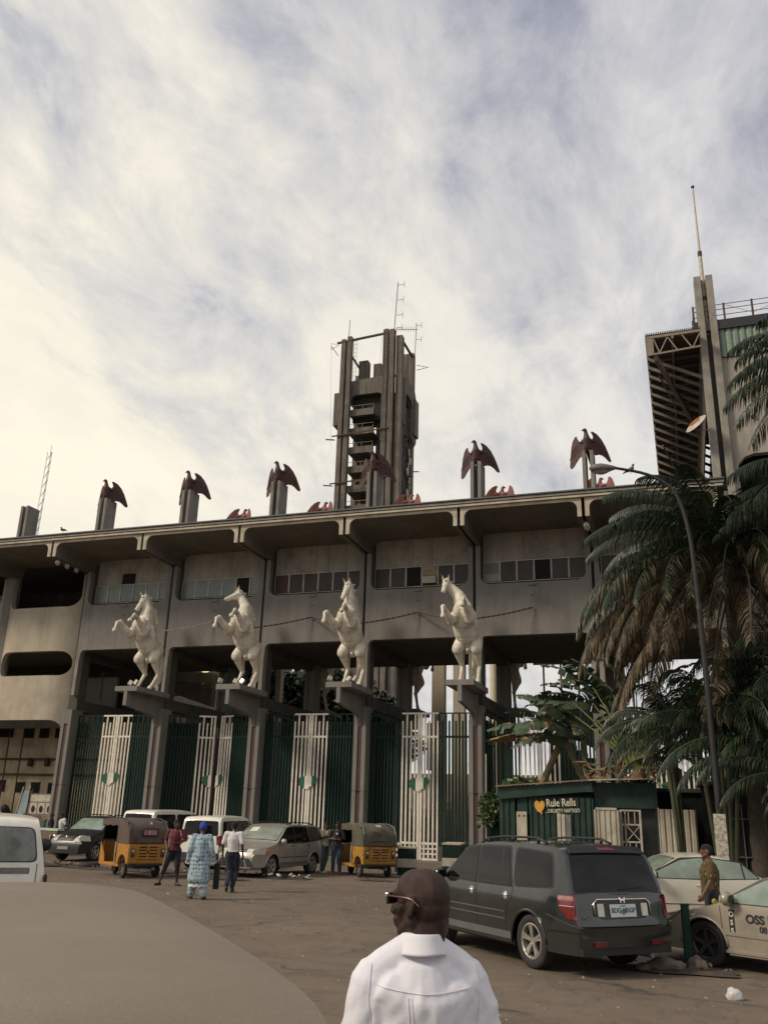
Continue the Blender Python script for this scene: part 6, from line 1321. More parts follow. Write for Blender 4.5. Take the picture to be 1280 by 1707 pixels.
rock((-.10,15.15,.09),(.15,.15,.13),'round dirty stone at the foot of the green post',RK,1); rock((-.55,15.0,.09),(.26,.17,.10),'flat broken stone between the dark SUV and the green post',RK,4)
rock((-.85,14.95,.05),(.13,.11,.06),'smallest broken stone lying nearest the dark SUV bumper',RK,6)
WB=mat('plastic_bag_white',(.52,.52,.50),.5,var=.2,scale=12,coord='obj')
rock((.33,13.2,.05),(.10,.08,.09),'crumpled white plastic bag on the road at the lower right',WB,9,'plastic_bag','plastic bag')
ty=thing('old_tyre',(-20.1,27.9,.09),.3,'old car tyre lying flat beside the left auto rickshaw','tyre'); MB().lathe([(.20,-.07),(.30,-.095),(.345,-.06),(.36,0),(.345,.06),(.30,.095),(.20,.07),(.19,0),(.20,-.07)],28,'z').build('tyre_body',RUB,ty,smooth=True)
# heaps of litter and soil
SOIL=mat('dark_soil',(.065,.05,.038),.95,var=.4,scale=4,bump=.7,bscale=25)
def litter(x,y,rx,ry,n,label,seed,cols,s=.12,name='litter_heap'):
    rs=random.Random(seed); mb=MB(); mb.grid(lambda u,v:(rx*u*math.cos(2*PI*v)*(1+.25*math.sin(5*v*PI)),ry*u*math.sin(2*PI*v)*(1+.2*math.sin(7*v*PI)),.05*(1-u*u)+.03*noise.noise(Vector((u*4,v*9,seed)))*(1-u)+.008),6,22)
    mb.mi=1
    for i in range(n):
        a=rs.uniform(0,2*PI); r=rs.uniform(0,1)**.6; p=Vector((rx*r*math.cos(a),ry*r*math.sin(a),.04+rs.uniform(0,.05))); mb.mi=1+rs.randrange(len(cols)); t=s*rs.uniform(.3,1); d=Vector((rs.uniform(-1,1),rs.uniform(-1,1),rs.uniform(-.3,.5)))*t; e=Vector((rs.uniform(-1,1),rs.uniform(-1,1),rs.uniform(-.2,.6)))*t; mb.add([p,p+d,p+d+e*.8,p+e],[(0,1,2),(0,2,3)])
    o=mb.build(name,[SOIL]+cols,smooth=False,fix=False); o.location=(x,y,.01); return tag(o,label,'litter',kind='stuff')
CL=[mat('litter_white',(.55,.53,.47),.7,var=.2),mat('litter_brown',(.16,.10,.06),.9),mat('litter_green',(.16,.30,.13),.7),mat('litter_black',(.02,.02,.02),.6)]
litter(-12.6,27.9,.8,.45,60,'black and white rubbish heap beside the silver SUV',3,[CL[3],CL[0],CL[3]],.2)
litter(-21.6,28.2,1.5,.7,80,'rubbish strewn in front of the black SUV',5,CL,.13)
litter(-18.6,27.6,1.9,.5,70,'stones and soil between the tyre and the rickshaw',8,[CL[1],CL[3]],.14)
litter(-16.2,28.6,2.6,.6,90,'dark soil and scraps under the white vans',12,[CL[1],CL[3],CL[0]],.10); litter(-14.6,26.4,1.3,.35,40,'dark wet soil patch in front of the silver SUV',14,[CL[1],CL[3]],.08)
litter(-.4,15.1,.8,.35,40,'dark soil around the foot of the green post',15,[CL[1],CL[3]],.07); litter(-9.9,29.0,.6,.18,10,'small dark stain of soil before the two men',16,[CL[1]],.05)
# roadside stalls at the far left
ps=thing('poster_rack',(-33.2,41.2,.12),R(-3),'grey picture board on trestles in front of the left archway','board')
MB().box(-.85,.85,0,.06,1.35,2.45).build('board',STEEL,ps)
for i in range(3): o=MB().box(-.78+i*.54,-.30+i*.54,-.02,-.003,1.42,1.98).build('printed_panel',STEELW,ps); MB().ell((-.54+i*.54,-.03,1.66),(.13,.012,.18),10,8).build('dark_figure_print',DARK,o)
MB().box(-.78,.78,-.02,-.003,2.04,2.38).build('lettered_strip',STEELW,ps)
for x in (-.8,.8,-1.0,1.0): MB().bar((x,.0,0),(x*.95,.03,2.7),.06).build('leg',BLKM,ps)
wp_=thing('leaning_board',(-34.9,41.4,.12),R(10),'pale blue board leaning by the picture board','board'); MB().bar((0,0,0),(.25,.35,2.6),.42,.05).build('board',mat('pale_blue_board',(.30,.38,.40),.7,var=.2),wp_); MB().bar((-.3,0,0),(-.05,.35,2.8),.06,.06).build('prop',STEELW,wp_); MB().bar((.75,0,0),(.45,.1,2.9),.10,.06).build('prop',mat('raw_wood',(.38,.30,.19),.9,var=.2),wp_)
for i,(x,y,s_,lb_) in enumerate(((-36.2,42.0,1.5,'dark covered market table at the far left'),(-32.9,41.9,1.0,'green crate stack below the picture board'),(-34.3,40.6,1.15,'dark bundle of sacks behind the man in white'),(-32.0,40.9,.9,'dark goods under the picture board beside the column'))):
    o=thing('market_goods',(x,y,.12),i*.4,lb_,'market goods'); mb=MB(); rs=random.Random(i+30)
    for k in range(9): mb.cap((rs.uniform(-.6,.6)*s_,rs.uniform(-.3,.3),rs.uniform(.2,1.1)*s_),(rs.uniform(-.6,.6)*s_,rs.uniform(-.3,.3),rs.uniform(.2,.9)*s_),.24,.18)
    mkobj('sacks',remesh_data(mb,mat(['dark_cloth_a','crate_green','dark_cloth_b','dark_cloth_c'][i],[(.035,.032,.03),(.03,.07,.05),(.06,.05,.035),(.04,.033,.03)][i],.9,var=.5,scale=4),.05),o); MB().box(-.7*s_,.7*s_,-.35,.35,.30,.34).build('table_top',RUST,o)
tbk=thing('green_topped_table',(-26.9,34.0,0),R(-18),'low table with a pale green top left of the black SUV','table'); MB().box(-1.3,1.2,-.3,.3,.98,1.06).build('table_top',mat('pale_green_top',(.42,.50,.38),.6,var=.15),tbk)
MB().box(-1.25,1.15,-.28,.28,.55,.975).build('side_board',mat('brown_side_board',(.14,.10,.07),.9,var=.3,scale=4),tbk)
for x in (-1.2,1.1):
    for y in (-.25,.25): MB().box(x-.03,x+.03,y-.03,y+.03,0,.55).build('leg',BLKM,tbk)

# street buildings and wall beyond the left edge of the picture (seen only as reflections)
sb=thing('street_building',(-62,39,0),0,'pale two storey street building beyond the left edge','building')
MB().box(-5,0,-9,9,0,8.5).build('wall',CONC_L,sb); MB().box(-5.3,.4,-9.3,9.3,8.502,8.8).build('roof',CONC_D,sb)
for i in range(6):
    for z in (1.6,5.2): o=MB().box(-.02,.05,-8+i*2.8,-6.4+i*2.8,z,z+1.5).build('window',STEEL,sb); MB().box(.052,.06,-7.9+i*2.8,-6.5+i*2.8,z+.1,z+1.4).build('pane',DARK,o)

gv=MB(); rs=random.Random(77)
for i in range(2600):
    y=rs.uniform(4.5,38); x=rs.uniform(-30,2) if y>20 else rs.uniform(-14,3); r=rs.uniform(.006,.022)*(1+y/30); z=gz(x,y)
    if rs.random()<.35: a=rs.randrange(6); x+=0; 
    gv.mi=0 if rs.random()<.8 else 1
    p=Vector((x,y,z)); v=[p+Vector((math.cos(t)*r*rs.uniform(.7,1.2),math.sin(t)*r*rs.uniform(.7,1.2),0)) for t in (0,1.57,3.14,4.71)]; q=p+Vector((0,0,r*rs.uniform(.5,1)))
    gv.add(v+[q],[(0,1,4),(1,2,4),(2,3,4),(3,0,4)])
tag(gv.build('gravel',[mat('loose_stone',(.17,.14,.105),.95,var=.5,scale=3),mat('pale_stone',(.30,.26,.20),.95,var=.3,scale=3)],fix=False),'loose stones scattered over the worn forecourt','gravel',kind='stuff')
sc_=MB(); 
for i in range(60):
    y=rs.uniform(9,37); x=rs.uniform(-27,0); s_=rs.uniform(.03,.08); a=rs.uniform(0,6.28); sc_.mi=rs.randrange(4); p=Vector((x,y,gz(x,y)+.006)); d=Vector((math.cos(a),math.sin(a),.15))*s_; e=Vector((-math.sin(a),math.cos(a),.1))*s_*.7; sc_.add([p,p+d,p+d+e,p+e],[(0,1,2),(0,2,3)])
tag(sc_.build('paper_scraps',CL,fix=False),'small scraps of paper and plastic strewn over the forecourt','litter',kind='stuff')
# ---------------------------------------------------------------- plants
def leafmat(name,c,tr=.25,rough=.45,var=.35,dirt=None):
    m=mat(name,c,rough,var=var,scale=7,dirt=dirt,dirt_amt=.5,dirt_scale=4); b=m.node_tree.nodes['Principled BSDF']; b.inputs['Transmission Weight'].default_value=0
    return m
PG=leafmat('palm_green',(.019,.033,.014)); PG2=leafmat('palm_green_pale',(.050,.072,.028)); PB=leafmat('palm_brown',(.060,.045,.024),rough=.7); PB2=leafmat('palm_straw',(.17,.125,.07),rough=.7); BG=leafmat('banana_green',(.055,.085,.045),rough=.4,dirt=(.10,.13,.05)); BB=leafmat('banana_brown',(.24,.15,.07),rough=.8); FG=leafmat('fan_stalk_green',(.16,.20,.065),rough=.5); TG=leafmat('tree_leaf_dark',(.022,.038,.014)); TG2=leafmat('tree_leaf_light',(.055,.08,.028))
BARK=mat('palm_bark',(.10,.085,.065),.95,var=.3,scale=6,bump=.8,bscale=14,coord='obj'); BARK2=mat('tree_bark',(.13,.10,.07),.95,var=.3,scale=6,bump=.8,bscale=14)
def frond_mesh(L,el,droop,ll,n,seed,mats,brown=0,wid=.045,hang=.5):
    rs=random.Random(seed); P=[];a=R(el);p=Vector((0,0,0)); seg=24
    D=[]
    for i in range(seg+1):
        P.append(p.copy()); D.append(Vector((math.cos(a),0,math.sin(a)))); p=p+D[-1]*(L/seg); a-=R(droop)/seg*(.4+1.2*i/seg)
        a=max(a,R(-88))
    m=MB(); m.tube(P,[.035*(1-.85*i/seg)+.004 for i in range(seg+1)],4)
    for s in (-1,1):
        for k in range(n):
            t=.10+.90*(k+rs.random()*.6)/n; i=min(int(t*seg),seg-1); f=t*seg-i; q=P[i].lerp(P[i+1],f); d=D[i]
            l=ll*(math.sin(PI*min(1,t*.86+.10))**.55)*rs.uniform(.8,1.1); 
            out=(Vector((0,s,0))*(1-.25*t)+d*(.55+.3*t)+Vector((0,0,.15-.1*t))).normalized()
            g=hang*rs.uniform(.7,1.3)+(.5 if brown else 0)
            pts=[q]; cur=q.copy(); dd=out.copy()
            for j in range(3):
                dd=(dd+Vector((0,0,-g*.55*(j+.4)))+Vector((rs.uniform(-.08,.08),rs.uniform(-.08,.08),0))).normalized(); cur=cur+dd*(l/3); pts.append(cur.copy())
            wv=d.cross(out); wv=(d*.75+Vector((0,0,.35))).normalized(); w=wid*rs.uniform(.75,1.1)
            ws=[w*.5,w,w*.75,w*.08]; b=len(m.v)
            for pp,ww in zip(pts,ws): m.v.append(tuple(pp-wv*ww*.5)); m.v.append(tuple(pp+wv*ww*.5))
            mi=1 if rs.random()<brown else 0
            for j in range(3): m.f.append((b+2*j,b+2*j+1,b+2*j+3,b+2*j+2)); m.m.append((0 if (j<1 and rs.random()<.5) else 1) if mi else (2 if (len(mats)>2 and rs.random()<.14) else 0))
    return m.mesh('frond',mats)
def palm(loc,H,label,fronds,trunk_r=.24,lean=(0,0),name='palm_tree',ring=True,group=None):
    T_=thing(name,loc,0,label,'palm tree',group); m=MB(); n=max(8,int(H*3)); pts=[];rr=[]
    for i in range(n+1): t=i/n; pts.append((lean[0]*t*t,lean[1]*t*t,H*t)); rr.append(trunk_r*(1.25-.35*t)*(1+(.05 if i%2 else -.03)))
    m.tube(pts,rr,12); m.build('trunk',BARK,T_,smooth=True,fix=False)
    top=Vector((lean[0],lean[1],H))
    bs=MB(); rs=random.Random(3)
    for i in range(14): a=rs.uniform(0,2*PI); bs.cap(top+Vector((math.cos(a)*trunk_r*.7,math.sin(a)*trunk_r*.7,-.35)),top+Vector((math.cos(a)*trunk_r*1.4,math.sin(a)*trunk_r*1.4,.35)),.09,.04,6)
    bs.build('crown_base',PB,T_,smooth=True,fix=False)
    for (me,az,z,sc_) in fronds:
        o=mkobj('frond',me,T_); o.location=top+Vector((math.cos(R(az))*trunk_r*.6,math.sin(R(az))*trunk_r*.6,z)); o.rotation_euler=(R(random.uniform(-14,14)),0,R(az)); o.scale=(sc_,)*3
    return T_
Gm=[PG,PB,PG2]; Bm_=[PB,PB2]
F_up=[frond_mesh(4.4,62,95,1.0,84,1,Gm,.02,hang=.75),frond_mesh(4.8,40,92,1.05,88,2,Gm,.03,hang=.8),frond_mesh(5.0,20,78,1.1,88,3,Gm,.05,hang=.85)]
F_br=[frond_mesh(5.2,12,95,1.0,90,4,[PG,PB2,PB],.40,hang=.8),frond_mesh(5.2,-5,80,.95,90,5,[PB,PB2,PG],.55,hang=.9),frond_mesh(4.9,-30,58,.9,84,6,Bm_,.6,hang=.9)]
random.seed(21)
fr=[]
for i in range(12): fr.append((F_up[0],i*30+12,.3,random.uniform(.9,1.08)))
for i in range(15): fr.append((F_up[1],i*24+5,.1,random.uniform(.88,1.05)))
for i in range(14): fr.append((F_up[2],i*25.7+22,0,random.uniform(.80,1.0)))
for az in (140,155,168,180,192,204,216,228,240,252,264,278,292,310,330,350,20,60): fr.append((F_br[0],az,-.15,random.uniform(1.0,1.12)))
for az in (150,162,175,187,199,211,223,235,247,260,274,290,310,330,350,90): fr.append((F_br[1],az,-.3,random.uniform(1.02,1.18)))
for az in (160,178,192,206,220,234,248,262,278,295,315,345,40): fr.append((F_br[2],az,-.45,random.uniform(1.1,1.35)))
palm((1.75,28.0,0),9.7,'large palm with a skirt of dry brown fronds hanging over the kiosk roofs',fr,.29,(.12,0))
fr=[(F_up[1],az,.1,random.uniform(.9,1.05)) for az in range(0,360,24)]+[(F_up[2],az,0,random.uniform(.95,1.1)) for az in range(12,360,20)]+[(F_up[0],az,.2,.9) for az in range(0,360,60)]
palm((6.6,27.5,0),15.7,'tall dark palm whose fronds enter from the right edge below the green cladding',fr,.25)
fr=[(F_up[1],az,.1,random.uniform(.85,1.0)) for az in range(20,380,26)]+[(F_up[2],az,0,random.uniform(.9,1.05)) for az in range(5,365,22)]+[(F_br[0],az,-.2,.85) for az in (180,215,250)]
palm((5.7,26.2,0),10.6,'dark palm at the right edge beside the large brown skirted palm',fr,.23)
A_=[frond_mesh(2.7,62,120,.62,46,11,[PG,PB,PG2],.01,wid=.04,hang=.55),frond_mesh(2.9,35,110,.66,48,12,[PG,PB,PG2],.02,wid=.04,hang=.6),frond_mesh(2.8,10,85,.66,48,13,[PG,PB,PG2],.05,wid=.04,hang=.7)]
def clump(loc,H,label,seed,n=3,s=1.0):
    rs=random.Random(seed); T_=thing('areca_palm',loc,0,label,'palm tree','low leafy palms at the right')
    for k in range(n):
        a=rs.uniform(0,2*PI); h=H*rs.uniform(.72,1.0); q=(math.cos(a)*.7,math.sin(a)*.5,h)
        MB().tube([(math.cos(a)*.15,math.sin(a)*.1,0),(q[0]*.6,q[1]*.6,h*.5),q],[.07,.06,.05],8).build('stem',mat('green_stem',(.06,.07,.035),.7,var=.3),T_,smooth=True,fix=False)
        for i in range(9): o=mkobj('frond',A_[i%3],T_); o.location=q; o.rotation_euler=(rs.uniform(-.25,.25),0,i*2*PI/9+rs.uniform(-.3,.3)); o.scale=(s*rs.uniform(.85,1.1),)*3
clump((.75,25.6,0),5.5,'low palm clump drooping over the barred shop front',4,6,1.05); clump((2.4,24.6,0),5.0,'leafy palm clump at the right edge above the pale saloon',9,5,1.0); clump((3.0,23.8,0),3.5,'lowest palm clump at the right edge behind the gold saloon roof',15,4,.85)
clump((-.25,26.4,0),5.0,'thin palm clump just right of the fan shaped stalks',19,3,.8); clump((2.0,26.2,0),6.4,'tall leafy palm clump around the brown skirted palm trunk',23,5,1.05); clump((3.6,25.2,0),6.0,'palm clump filling the right edge beside the lower wall',27,4,1.0)
# banana plants and the fan of stalks behind the kiosk roof
def banana_leaf(L,W_,el,droop,seed,m,dead=0,tear=.35):
    rs=random.Random(seed); mb=MB(); seg=22; a=R(el); p=Vector((0,0,0)); P=[];D=[]
    for i in range(seg+1):
        P.append(p.copy()); d=Vector((math.cos(a),0,math.sin(a))); D.append(d); p=p+d*(L/seg); a-=R(droop)/seg*(.5+i/seg)
    mb.tube(P,[.03*(1-.8*i/seg)+.004 for i in range(seg+1)],5)
    for s in (-1,1):
        i=4
        while i<seg:
            k=min(seg,i+rs.choice((1,1,2,3))); sag=rs.uniform(.1,.7)
            for j in range(i,k):
                def w(t): return W_*math.sin(PI*min(1,max(0,(t-.12)/.88))**.75)**.6*.5
                gap=(L/seg)*.35*tear if j==k-1 else 0
                a0,a1=P[j],P[j+1]-D[j]*gap; w0,w1=w(j/seg)+.01,w((j+1)/seg)+.01
                u0=(Vector((0,s,0))+D[j]*.35+Vector((0,0,.25-sag))).normalized(); 
                m1=a0+u0*w0*.5+Vector((0,0,.03)); m2=a1+u0*w1*.5+Vector((0,0,.03)); e1=a0+u0*w0-Vector((0,0,sag*.25*w0)); e2=a1+u0*w1-Vector((0,0,sag*.25*w1))
                mb.mi=1 if rs.random()<dead*(j/seg)*1.6 else 0
                mb.add([a0,a1,m2,m1,e2,e1],[(0,1,2,3),(3,2,4,5)])
            mb.mi=0; i=k
    return mb.mesh('leaf',[m,BB])
def banana(loc,label,leaves,h,r=.13):
    T_=thing('banana_plant',loc,0,label,'banana plant','banana plants behind the kiosk'); MB().tube([(0,0,0),(.03,0,h*.5),(0,0,h)],[r*1.2,r,r*.6],10).build('stem',mat('banana_stem',(.12,.13,.06),.8,var=.4,scale=5,dirt=(.16,.09,.04)),T_,smooth=True,fix=False)
    for i,(az,el,L,W_,dr,dead) in enumerate(leaves): o=mkobj('leaf',banana_leaf(L,W_,el,dr,i*7+int(h*10),BG,dead),T_); o.location=(0,0,h-.1); o.rotation_euler=(R((-1)**i*18),0,R(az))
banana((-3.35,31.2,0),'banana plant with long torn leaves reaching left, one brown at its tip',[(176,44,3.1,1.05,60,.05),(184,27,3.4,1.1,55,.15),(172,14,3.5,.9,35,.75),(195,60,2.9,1.0,70,0),(150,65,2.6,1.0,60,0),(215,36,2.8,1.0,80,.1),(120,50,2.6,.9,60,0),(205,15,2.6,.9,60,.3),(165,55,2.9,1.0,50,0),(20,60,2.4,.7,70,.1),(330,45,2.4,.7,70,.2),(270,35,2.2,.7,90,.3)],4.7)
banana((-2.3,31.8,0),'taller banana plant behind, leaves upright against the dark portal',[(165,72,3.0,1.0,50,0),(190,58,3.2,1.1,60,0),(130,60,2.6,.9,55,0),(220,50,2.8,1.0,70,.1),(180,40,3.2,1.0,70,0),(200,30,2.9,1.0,80,.1),(240,65,2.8,1.0,60,0),(60,60,2.5,.7,60,0),(350,65,2.4,.7,60,.1),(280,50,2.4,.7,75,.2)],5.6)
fn=thing('fan_palm',(-1.45,28.9,0),0,'fan of pale green stalks rising above the kiosk roof','fan palm'); MB().tube([(0,0,0),(0,0,3.5)],[.2,.22],10).build('trunk',mat('dry_fibre',(.16,.085,.05),.95,var=.5,scale=9),fn,smooth=True,fix=False)
for i in range(17):
    a=R(-44+i*5.1); l=2.5+.5*math.sin(i*2.1); d=Vector((math.sin(a),0,math.cos(a))); b=Vector((0,.02*(i%3),3.45)); mb=MB()
    mb.tube([b,b+d*l*.3,b+d*l*.7,b+d*l+Vector((d.x*.15,0,-.05))],[.075,.05,.028,.015],5); mb.build('stalk',FG,fn,smooth=True,fix=False)
for i in range(7): o=mkobj('leaf',banana_leaf(1.9,.5,60-abs(i-3)*12,60,i+70,BG,.1),fn); a=R(-40+i*13); o.location=(math.sin(a)*2.6,.1,3.45+math.cos(a)*2.6); o.rotation_euler=(0,0,0 if i>3 else PI)
dl=MB(); rs=random.Random(44)
for i in range(70):
    p=Vector((rs.uniform(-1.6,.9),rs.uniform(-.5,.6),rs.uniform(3.15,3.9)-abs(rs.uniform(0,.3)))); q=p+Vector((rs.uniform(-.7,.7),rs.uniform(-.3,.3),rs.uniform(-.1,.6))); dl.mi=rs.randrange(2); dl.tube([p,p.lerp(q,.5)+Vector((0,0,rs.uniform(-.1,.15))),q],[.02,.035,.008],4)
o=dl.build('dry_leaf_tangle',[BB,PB2],fn,fix=False); tag(o,kind='stuff')
for nm,a,b_,lb in (('a',(-6.2,31,.0),(-3.93,31.0,4.80),'mossy log leaning to the right above the kiosk roof'),('b',(-1.75,31.1,.0),(-4.0,31.1,4.78),'mossy log leaning to the left, meeting its pair above the kiosk roof')):
    a=Vector(a);b_=Vector(b_); o=MB().tube([a,a.lerp(b_,.3)+Vector((.04,0,0)),a.lerp(b_,.65)-Vector((.03,0,0)),b_],[.15,.13,.12,.11],10).build('leaning_log',mat('mossy_log',(.19,.14,.08),.95,var=.4,scale=6,bump=.6,bscale=20,dirt=(.10,.11,.05)),smooth=True,fix=False); tag(o,lb,'log')
def leaf_mass(n,clumps,sz,seed,mats,name='crown',flat=0):
    rs=random.Random(seed); m=MB(); tot=sum(c[3]*c[4]*c[5] for c in clumps)
    for (cx,cy,cz,rx,ry,rz) in clumps:
        k=int(n*rx*ry*rz/tot)+8
        for _ in range(k):
            while True:
                u=Vector((rs.uniform(-1,1),rs.uniform(-1,1),rs.uniform(-1,1)))
                if .25<u.length<1: break
            u*=rs.uniform(.85,1.08); p=Vector((cx+u.x*rx,cy+u.y*ry,cz+u.z*rz)); d=Vector((rs.uniform(-1,1),rs.uniform(-1,1),rs.uniform(-.8,.3))).normalized()*sz*rs.uniform(.6,1.3); e=d.cross(Vector((rs.uniform(-1,1),rs.uniform(-1,1),rs.uniform(-1,1)))).normalized()*sz*.28
            m.mi=1 if rs.random()<.3 else 0
            m.add([p,p+d*.5+e,p+d,p+d*.5-e],[(0,1,2,3)])
    return m.mesh(name,mats)
def make_tree(loc,label,H=11,Rr=4.2,seed=1,n=9000,sz=.42,cat='tree',name='broadleaf_tree',group='trees beyond the portal'):
    rs=random.Random(seed); T_=thing(name,loc,0,label,cat,group); cl=[]
    tr=MB(); tr.tube([(0,0,0),(.1,0,H*.3),(-.05,.05,H*.55)],[.38,.28,.2],10)
    for i in range(12):
        a=rs.uniform(0,2*PI); r=Rr*rs.uniform(.25,.8); z=H*rs.uniform(.45,.92); e=Vector((math.cos(a)*r,math.sin(a)*r,z)); s0=Vector((0,0,H*rs.uniform(.28,.5))); tr.tube([s0,s0.lerp(e,.5)+Vector((0,0,.4)),e],[.15,.09,.03],6)
        c=Rr*rs.uniform(.28,.46); cl.append((e.x,e.y,e.z,c,c,c*.75))
    cl.append((0,0,H*.75,Rr*.55,Rr*.55,H*.2)); tr.build('trunk',BARK2,T_,smooth=True,fix=False); mkobj('crown',leaf_mass(n,cl,sz,seed,[TG,TG2]),T_); return T_
t1=make_tree((-29.0,64,0),'dark mango like tree seen through the third archway',14.0,4.6,3,9000,.5)
make_tree((-23.5,66,0),'dark leafy tree seen low behind the third horse pedestal',12.0,4.2,5,8000,.5)
def ctree(o,loc,label,rz,sc):
    c=o.copy(); C.objects.link(c); c.location=loc; c.rotation_euler.z=rz; c.scale=(sc,)*3; c['label']=label
    for ch in o.children: d=ch.copy(); C.objects.link(d); d.parent=c
ctree(t1,(-41,-22,0),'leafy tree standing across the street behind the viewpoint at the left',1,1.0); ctree(t1,(-24,-27,0),'leafy tree across the street behind the viewpoint, second from the left',2,.8); ctree(t1,(14,-22,0),'leafy tree across the street behind the viewpoint, second from the right',3,1.1); ctree(t1,(28,-18,0),'leafy tree across the street behind the viewpoint at the right',4,.9); ctree(t1,(1,-30,0),'leafy tree across the street directly behind the viewpoint',5,.8)
bs=thing('small_bush',(-5.45,27.9,0),0,'small leafy bush growing between the kiosk and the column','bush'); MB().tube([(0,0,0),(.05,0,1.2),(-.2,0,2.4)],[.05,.04,.02],6).tube([(.05,0,1.2),(.5,.2,3.0)],[.035,.015],6).build('stem',BARK2,bs,fix=False)
mkobj('foliage',leaf_mass(900,[(-.35,0,2.45,.42,.35,.40),(-.5,0,2.05,.3,.3,.3),(.35,.4,3.12,.45,.35,.16),(.75,.5,3.2,.3,.3,.12)],.16,8,[TG2,leafmat('bush_green',(.07,.12,.03))],'foliage'),bs)
# ---------------------------------------------------------------- people
V=Vector
def cloth(name,c,**k): return mat(name,c,.9,var=k.get('var',.15),scale=k.get('scale',9),bump=.5,bscale=k.get('bs',14),coord='obj',sheen=.1,dirt=k.get('dirt'),dirt_amt=.3)
def hand(m,w,d,palm_n,s=1.0,curl=.5):
    # w wrist, d forearm direction, palm_n the way the palm faces
    d=V(d).normalized(); n=V(palm_n); n=(n-d*n.dot(d)).normalized(); sd=d.cross(n); w=V(w)
    m.cap(w,w+d*.05*s,.026*s,.034*s,8); m.cap(w+d*.045*s-sd*.018*s,w+d*.085*s-sd*.02*s,.022*s,.018*s,8); m.cap(w+d*.045*s+sd*.018*s,w+d*.085*s+sd*.02*s,.022*s,.018*s,8)
    for i,(o,l) in enumerate(((-.030,.062),(-.010,.074),(.010,.070),(.029,.055))):
        p=w+d*.085*s+sd*o*s; q=p+(d+n*curl*.5).normalized()*l*.45*s; r=q+(d*.6+n*curl).normalized()*l*.35*s; t=r+(d*.3+n*curl*1.2).normalized()*l*.25*s
        m.cap(p,q,.0105*s,.0095*s,6); m.cap(q,r,.0095*s,.0085*s,6); m.cap(r,t,.0085*s,.007*s,6)
    p=w+d*.03*s-sd*.028*s; q=p+(d*.7-sd*.7+n*.3).normalized()*.035*s; r=q+(d+n*.4-sd*.1).normalized()*.03*s; m.cap(p,q,.014*s,.011*s,6); m.cap(q,r,.011*s,.009*s,6)
def face(m,c,f,s=1.0,up=V((0,0,1))):
    # head centred at c, facing unit vector f
    f=V(f).normalized(); r=f.cross(up).normalized(); u=r.cross(f)
    def P(x,y,z): return V(c)+(r*x+f*y+u*z)*s
    m.ell(P(0,-.012,.022),(.082*s,.086*s,.092*s),14,10) if abs(f.x)<.4 else m.ell(P(0,-.012,.022),(.086*s,.082*s,.092*s),14,10)
    m.cap(P(0,-.02,.02),P(0,.015,.0),.083*s,.072*s,12); m.cap(P(0,.03,-.03),P(0,.05,-.088),.060*s,.034*s,10)
    for sd in (-1,1): m.cap(P(sd*.055,.0,-.05),P(sd*.015,.062,-.095),.028*s,.024*s,8); m.ell(P(sd*.083,-.008,-.012),(.014*s,.018*s,.030*s),8,6)
    m.cap(P(0,.088,.012),P(0,.108,-.028),.011*s,.016*s,8); m.cap(P(-.02,.083,-.055),P(.02,.083,-.055),.011*s,.011*s,6); m.cap(P(-.035,.078,.025),P(.035,.078,.025),.016*s,.016*s,6)
    return P
def disp(me,fn):
    n=len(me.vertices); co=np.empty(n*3,'f'); no=np.empty(n*3,'f'); me.vertices.foreach_get('co',co); me.vertex_normals.foreach_get('vector',no); co=co.reshape(-1,3); no=no.reshape(-1,3)
    d=np.array([fn(V(c)) for c in co.tolist()],'f'); co+=no*d[:,None]; me.vertices.foreach_set('co',co.ravel()); me.update()
